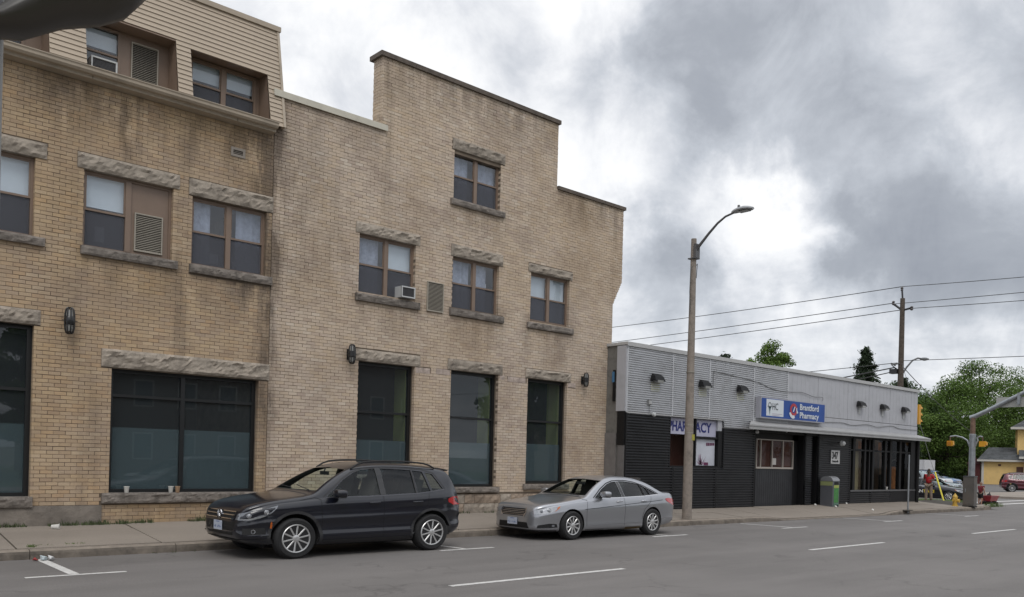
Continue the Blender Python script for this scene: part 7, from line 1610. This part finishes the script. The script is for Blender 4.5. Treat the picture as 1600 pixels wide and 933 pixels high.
def person(loc, rot, label, skin, J, shirt, trousers, hairm, shoe, sleeve=.55, short=False, scale=1.0, cap=None):
    root = thing('person', label, 'person', loc); root.rotation_euler = (0, 0, rot); root.scale = (scale,)*3
    names = list(J); V = [J[k] for k in names]; ix = {k: i for i, k in enumerate(names)}
    rad = dict(pel=.125, bel=.12, che=.135, nec=.055, hd0=.07, hd1=.092, hd2=.085, hd3=.04)
    for s in 'LR': rad.update({'sh'+s: .062, 'el'+s: .043, 'wr'+s: .028, 'ha'+s: .034, 'hi'+s: .092, 'kn'+s: .058, 'an'+s: .040, 'to'+s: .036, 'he'+s: .04})
    E = [('pel','bel'),('bel','che'),('che','nec'),('nec','hd0'),('hd0','hd1'),('hd1','hd2'),('hd2','hd3')]
    for s in 'LR': E += [('che','sh'+s),('sh'+s,'el'+s),('el'+s,'wr'+s),('wr'+s,'ha'+s),('pel','hi'+s),('hi'+s,'kn'+s),('kn'+s,'an'+s),('an'+s,'to'+s)]
    V2 = [Vector(v) for v in V]; R2 = [rad[k] for k in names]; E2 = [(ix[a], ix[b]) for a, b in E]
    for s in 'LR':   # five unequal, curled fingers on each hand
        ha, wr = Vector(J['ha'+s]), Vector(J['wr'+s]); d = (ha-wr).normalized(); side = Vector((d.y, -d.x, 0)); side = side.normalized() if side.length > .01 else Vector((0,1,0)); down = Vector((0,0,-1))
        for f_, L_ in ((-.027, .055), (-.009, .068), (.009, .064), (.026, .048)):
            b = ha+side*f_+d*.012; i0 = len(V2); V2 += [b, b+d*L_*.6+down*.006, b+d*L_*.9+down*L_*.5]; R2 += [.011, .009, .007]; E2 += [(ix['ha'+s], i0), (i0, i0+1), (i0+1, i0+2)]
        b = wr.lerp(ha, .45)+side*.032; i0 = len(V2); V2 += [b, b+side*.022+d*.035]; R2 += [.012, .009]; E2 += [(ix['wr'+s], i0), (i0, i0+1)]
    skinned('body', [tuple(v) for v in V2], E2, R2, skin, root)
    hd = Vector(J['hd1']); fw = Vector(J['hd_f']) if 'hd_f' in J else Vector((-1,0,0))
    def sub(keys, radii, edges, mat, name): skinned(name, [tuple(J[k]) if isinstance(k, str) else k for k in keys], edges, radii, mat, root)
    Jm = {s: tuple(Vector(J['sh'+s]).lerp(Vector(J['el'+s]), sleeve)) for s in 'LR'}
    sub(['pel','bel','che','shL',Jm['L'],'shR',Jm['R']], [.155,.152,.158,.085,.072,.085,.072], [(0,1),(1,2),(2,3),(3,4),(2,5),(5,6)], shirt, 'shirt')
    lo = {s: tuple(Vector(J['hi'+s]).lerp(Vector(J['kn'+s]), .85)) for s in 'LR'}
    if short: sub([tuple(Vector(J['pel'])+Vector((0,0,.03))),'hiL',lo['L'],'hiR',lo['R']], [.145,.108,.098,.108,.098], [(0,1),(1,2),(0,3),(3,4)], trousers, 'shorts')
    else: sub([tuple(Vector(J['pel'])+Vector((0,0,.03))),'hiL','knL','anL','hiR','knR','anR'], [.145,.108,.082,.068,.108,.082,.068], [(0,1),(1,2),(2,3),(0,4),(4,5),(5,6)], trousers, 'trousers')
    sub([tuple(hd+Vector((0,0,.0))-fw*.02), tuple(hd+Vector((0,0,.07))-fw*.01), tuple(hd+Vector((0,0,.12)))], [.085,.098,.05], [(0,1),(1,2)], hairm, 'cap' if cap else 'hair')
    for s in 'LR': a, t_ = Vector(J['an'+s]), Vector(J['to'+s]); sub([tuple(a+Vector((0,0,-.03))), tuple(t_)], [.05,.042], [(0,1)], shoe, 'shoe')
    mb = MB(); nz_ = hd+fw*.095+Vector((0,0,-.01)); mb.obox(nz_, (fw, Vector((fw.y,-fw.x,0)), (0,0,1)), (.018,.012,.022), skin)
    for s_ in (-1, 1): mb.obox(hd+Vector((fw.y,-fw.x,0))*s_*.088+Vector((0,0,-.005)), (fw, (fw.y,-fw.x,0), (0,0,1)), (.02,.008,.03), skin)
    mb.build('nose_and_ears', root); mb = MB()
    for s_ in (-1, 1): mb.obox(hd+fw*.084+Vector((fw.y,-fw.x,0))*s_*.033+Vector((0,0,.012)), (fw, (fw.y,-fw.x,0), (0,0,1)), (.006,.012,.006), BLKM)
    mb.obox(hd+fw*.082+Vector((0,0,-.055)), (fw, (fw.y,-fw.x,0), (0,0,1)), (.006,.022,.005), M('lips', (.2,.07,.06), .6)); mb.build('eyes_and_mouth', root); return root
def joints(**kw):
    J = dict(pel=(0,0,.95), bel=(0,0,1.10), che=(0,0,1.30), nec=(-.01,0,1.48), hd0=(-.02,0,1.55), hd1=(-.03,0,1.63), hd2=(-.02,0,1.70), hd3=(-.01,0,1.755), shL=(0,-.17,1.40), elL=(.03,-.24,1.14), wrL=(-.1,-.24,.93), haL=(-.13,-.23,.86), shR=(0,.17,1.40), elR=(.03,.24,1.14), wrR=(-.1,.24,.93), haR=(-.13,.23,.86), hiL=(0,-.09,.90), knL=(-.01,-.11,.50), anL=(.02,-.13,.09), toL=(-.13,-.15,.04), hiR=(0,.09,.90), knR=(-.02,.11,.50), anR=(.0,.13,.09), toR=(-.15,.15,.04)); J.update(kw); return J
# 'he' keys are not used
person((40.3, 16.6, .165), R(8), 'man in a red shirt and beige trousers standing by the shop corner', SKIN1,
    joints(hd1=(-.06,0,1.62), hd0=(-.04,0,1.55), elL=(.02,-.25,1.16), wrL=(-.23,-.16,1.16), haL=(-.31,-.13,1.18), elR=(.02,.25,1.16), wrR=(-.22,.14,1.18), haR=(-.30,.11,1.20), knL=(.04,-.10,.50), anL=(.10,-.11,.09), toL=(-.04,-.13,.04)),
    M('red_shirt', (.42,.012,.018), .8, coord='obj'), M('beige_trousers', (.30,.23,.18), .9, var=.08, coord='obj'), M('black_hair', (.012,.011,.010), .8), M('white_shoe', (.55,.53,.50), .6), .75, False, .88)
person((43.0, 15.35, .0), R(175), 'small person in dark red top and black shorts pulling the red wagon beside the cabinet', SKIN2,
    joints(elL=(-.16,-.22,1.20), wrL=(-.40,-.20,1.02), haL=(-.47,-.19,.97), pel=(.05,0,.93), che=(-.04,0,1.28), anR=(.18,.12,.10), toR=(.03,.13,.04), knR=(.06,.11,.52)),
    M('dark_red_top', (.14,.012,.02), .85, coord='obj'), M('black_shorts', (.012,.012,.013), .9), M('tan_cap', (.25,.17,.12), .8), M('dark_shoe', (.05,.04,.05), .7), .2, True, .66, cap=True)
wg = thing('toy_wagon', 'red toy wagon with black wheels on the road by the cabinet', 'wagon', (43.9, 15.3, 0)); WR = M('wagon_red', (.33,.02,.03), .4, coat=.5)
mb = MB(); mb.add([(-.42,-.2,.26),(.42,-.2,.26),(.42,.2,.26),(-.42,.2,.26),(-.50,-.27,.50),(.50,-.27,.50),(.50,.27,.50),(-.50,.27,.50)], [(0,1,2,3),(0,1,5,4),(1,2,6,5),(2,3,7,6),(3,0,4,7)], WR); mb.tube([(-.50,-.27,.50),(.50,-.27,.50),(.50,.27,.50),(-.50,.27,.50),(-.50,-.27,.50)], .018, WR, 6); mb.build('tub', wg)
for x in (-.32, .32):
    for y in (-.24, .24): mb = MB(); mb.lathe((x,y,.11), [(.07,-.03),(.11,-.025),(.11,.025),(.07,.03)], TYRE, 16, axis='y'); mb.build('wheel', wg, smooth=True)
mb = MB(); mb.tube([(-.45,0,.25),(-.75,0,.45),(-.92,.02,.62)], .014, BLKM, 6); mb.build('handle', wg)
for x in (-.36, .28): mb = MB(); mb.box(x,x+.08,-.22,.22,.1,.25,BLKM); mb.build('axle', wg)
t = thing('sports_bag', 'small dark bundle sitting in the red wagon', 'bundle', (43.95, 15.3, .27)); b = bmesh.new(); bmesh.ops.create_icosphere(b, subdivisions=3, radius=.13)
for v in b.verts: v.co += v.co.normalized()*noise.noise(v.co*7)*.07; v.co.z = v.co.z*1.25+.18
me = bpy.data.meshes.new('bundle_body'); b.to_mesh(me); b.free(); me.materials.append(M('dark_cloth', (.03,.022,.025), .9)); me.polygons.foreach_set('use_smooth', [True]*len(me.polygons)); o = bpy.data.objects.new('bundle_body', me); C.objects.link(o); o.parent = t
mb = MB(); mb.tube([(-.06,0,.31),(0,0,.40),(.06,0,.31)], .015, BLKM, 6); mb.build('strap', t)
# ------------------------------------------------------------------ across the street (behind the camera; the windows and cars reflect it)
def far_house(x0, x1, y0, y1, h, rh, label, wall, roof, ridge='y'):
    t = thing('house', label, 'house', ((x0+x1)/2, y1, .1)); mb = MB(); mb.box(x0, x1, y0, y1, .1, h, wall)
    if ridge == 'y': mb.prism([(x0, h), (x1, h), ((x0+x1)/2, h+rh)], 'y', y0+.01, y1-.01, wall)
    part(mb, 'wall', t); mb = MB()
    if ridge == 'y':
        xm = (x0+x1)/2
        for a, b in ((x0-.4, xm), (x1+.4, xm)): mb.add([(a, y0-.3, h-.3), (a, y1+.4, h-.3), (b, y1+.4, h+rh+.02), (b, y0-.3, h+rh+.02), (a, y0-.3, h-.1), (a, y1+.4, h-.1), (b, y1+.4, h+rh+.2), (b, y0-.3, h+rh+.2)], [(0,1,2,3),(4,5,6,7),(0,1,5,4),(1,2,6,5),(2,3,7,6),(3,0,4,7)], roof)
    else: mb.box(x0-.3, x1+.3, y0-.3, y1+.3, h, h+.35, roof)
    part(mb, 'roof', t); x = x0+1.0; k = 0
    while x < x1-1.6:
        for z in ((1.1,) if h < 4 else (1.1, 4.0)):
            mb = MB(); rect_frame(mb, x, x+1.1, z, z+1.5, y1-.02, y1+.05, .09, WTR); mb.box(x+.09, x+1.01, y1-.01, y1+.01, z+.09, z+1.41, GRYT); part(mb, 'window', t)
        x += 2.4
    mb = MB(); mb.box(x1-1.3, x1-.4, y1-.02, y1+.04, .1, 2.2, M('brown_door')); part(mb, 'door', t); return t
far_house(12.5, 24, -26, -15, 6.2, 1.0, 'dark brick house with a flat roof across the street, behind the camera', M('house_brown_brick', (.16,.12,.10), .9, var=.3), M('dark_roof', (.05,.05,.055), .9), 'x')
far_house(-8, 8, -27, -16, 6.0, 4.0, 'grey gabled house across the street, directly behind the camera', M('house_grey', (.16,.16,.16), .9), M('dark_roof'))
far_house(27, 36, -27, -14, 6.0, 4.5, 'gabled house with dark red walls across the street, reflected in the tall windows', M('house_red', (.20,.15,.14), .9), M('dark_roof'))
far_house(58, 72, -28, -15, 6.2, 3.5, 'cream gabled house across the street beyond the trees', M('house_cream', (.30,.27,.22), .9), M('dark_roof'))
for i, (x, y, h, w_) in enumerate(((43, -12, 10.5, 9), (51, -15, 12, 10), (10, -12, 7.5, 6), (-14, -14, 11, 10), (79, -16, 12, 12))): tree((x, y, .1), h, w_, ('leafy street tree across the road reflected in the middle tall window', 'taller leafy tree across the road beside the cream house', 'small garden tree across the road between two houses', 'leafy tree across the road behind the camera on the left', 'big leafy tree across the road far to the right')[i], LEAF, 60+i, 5000, .45, clumps=26)
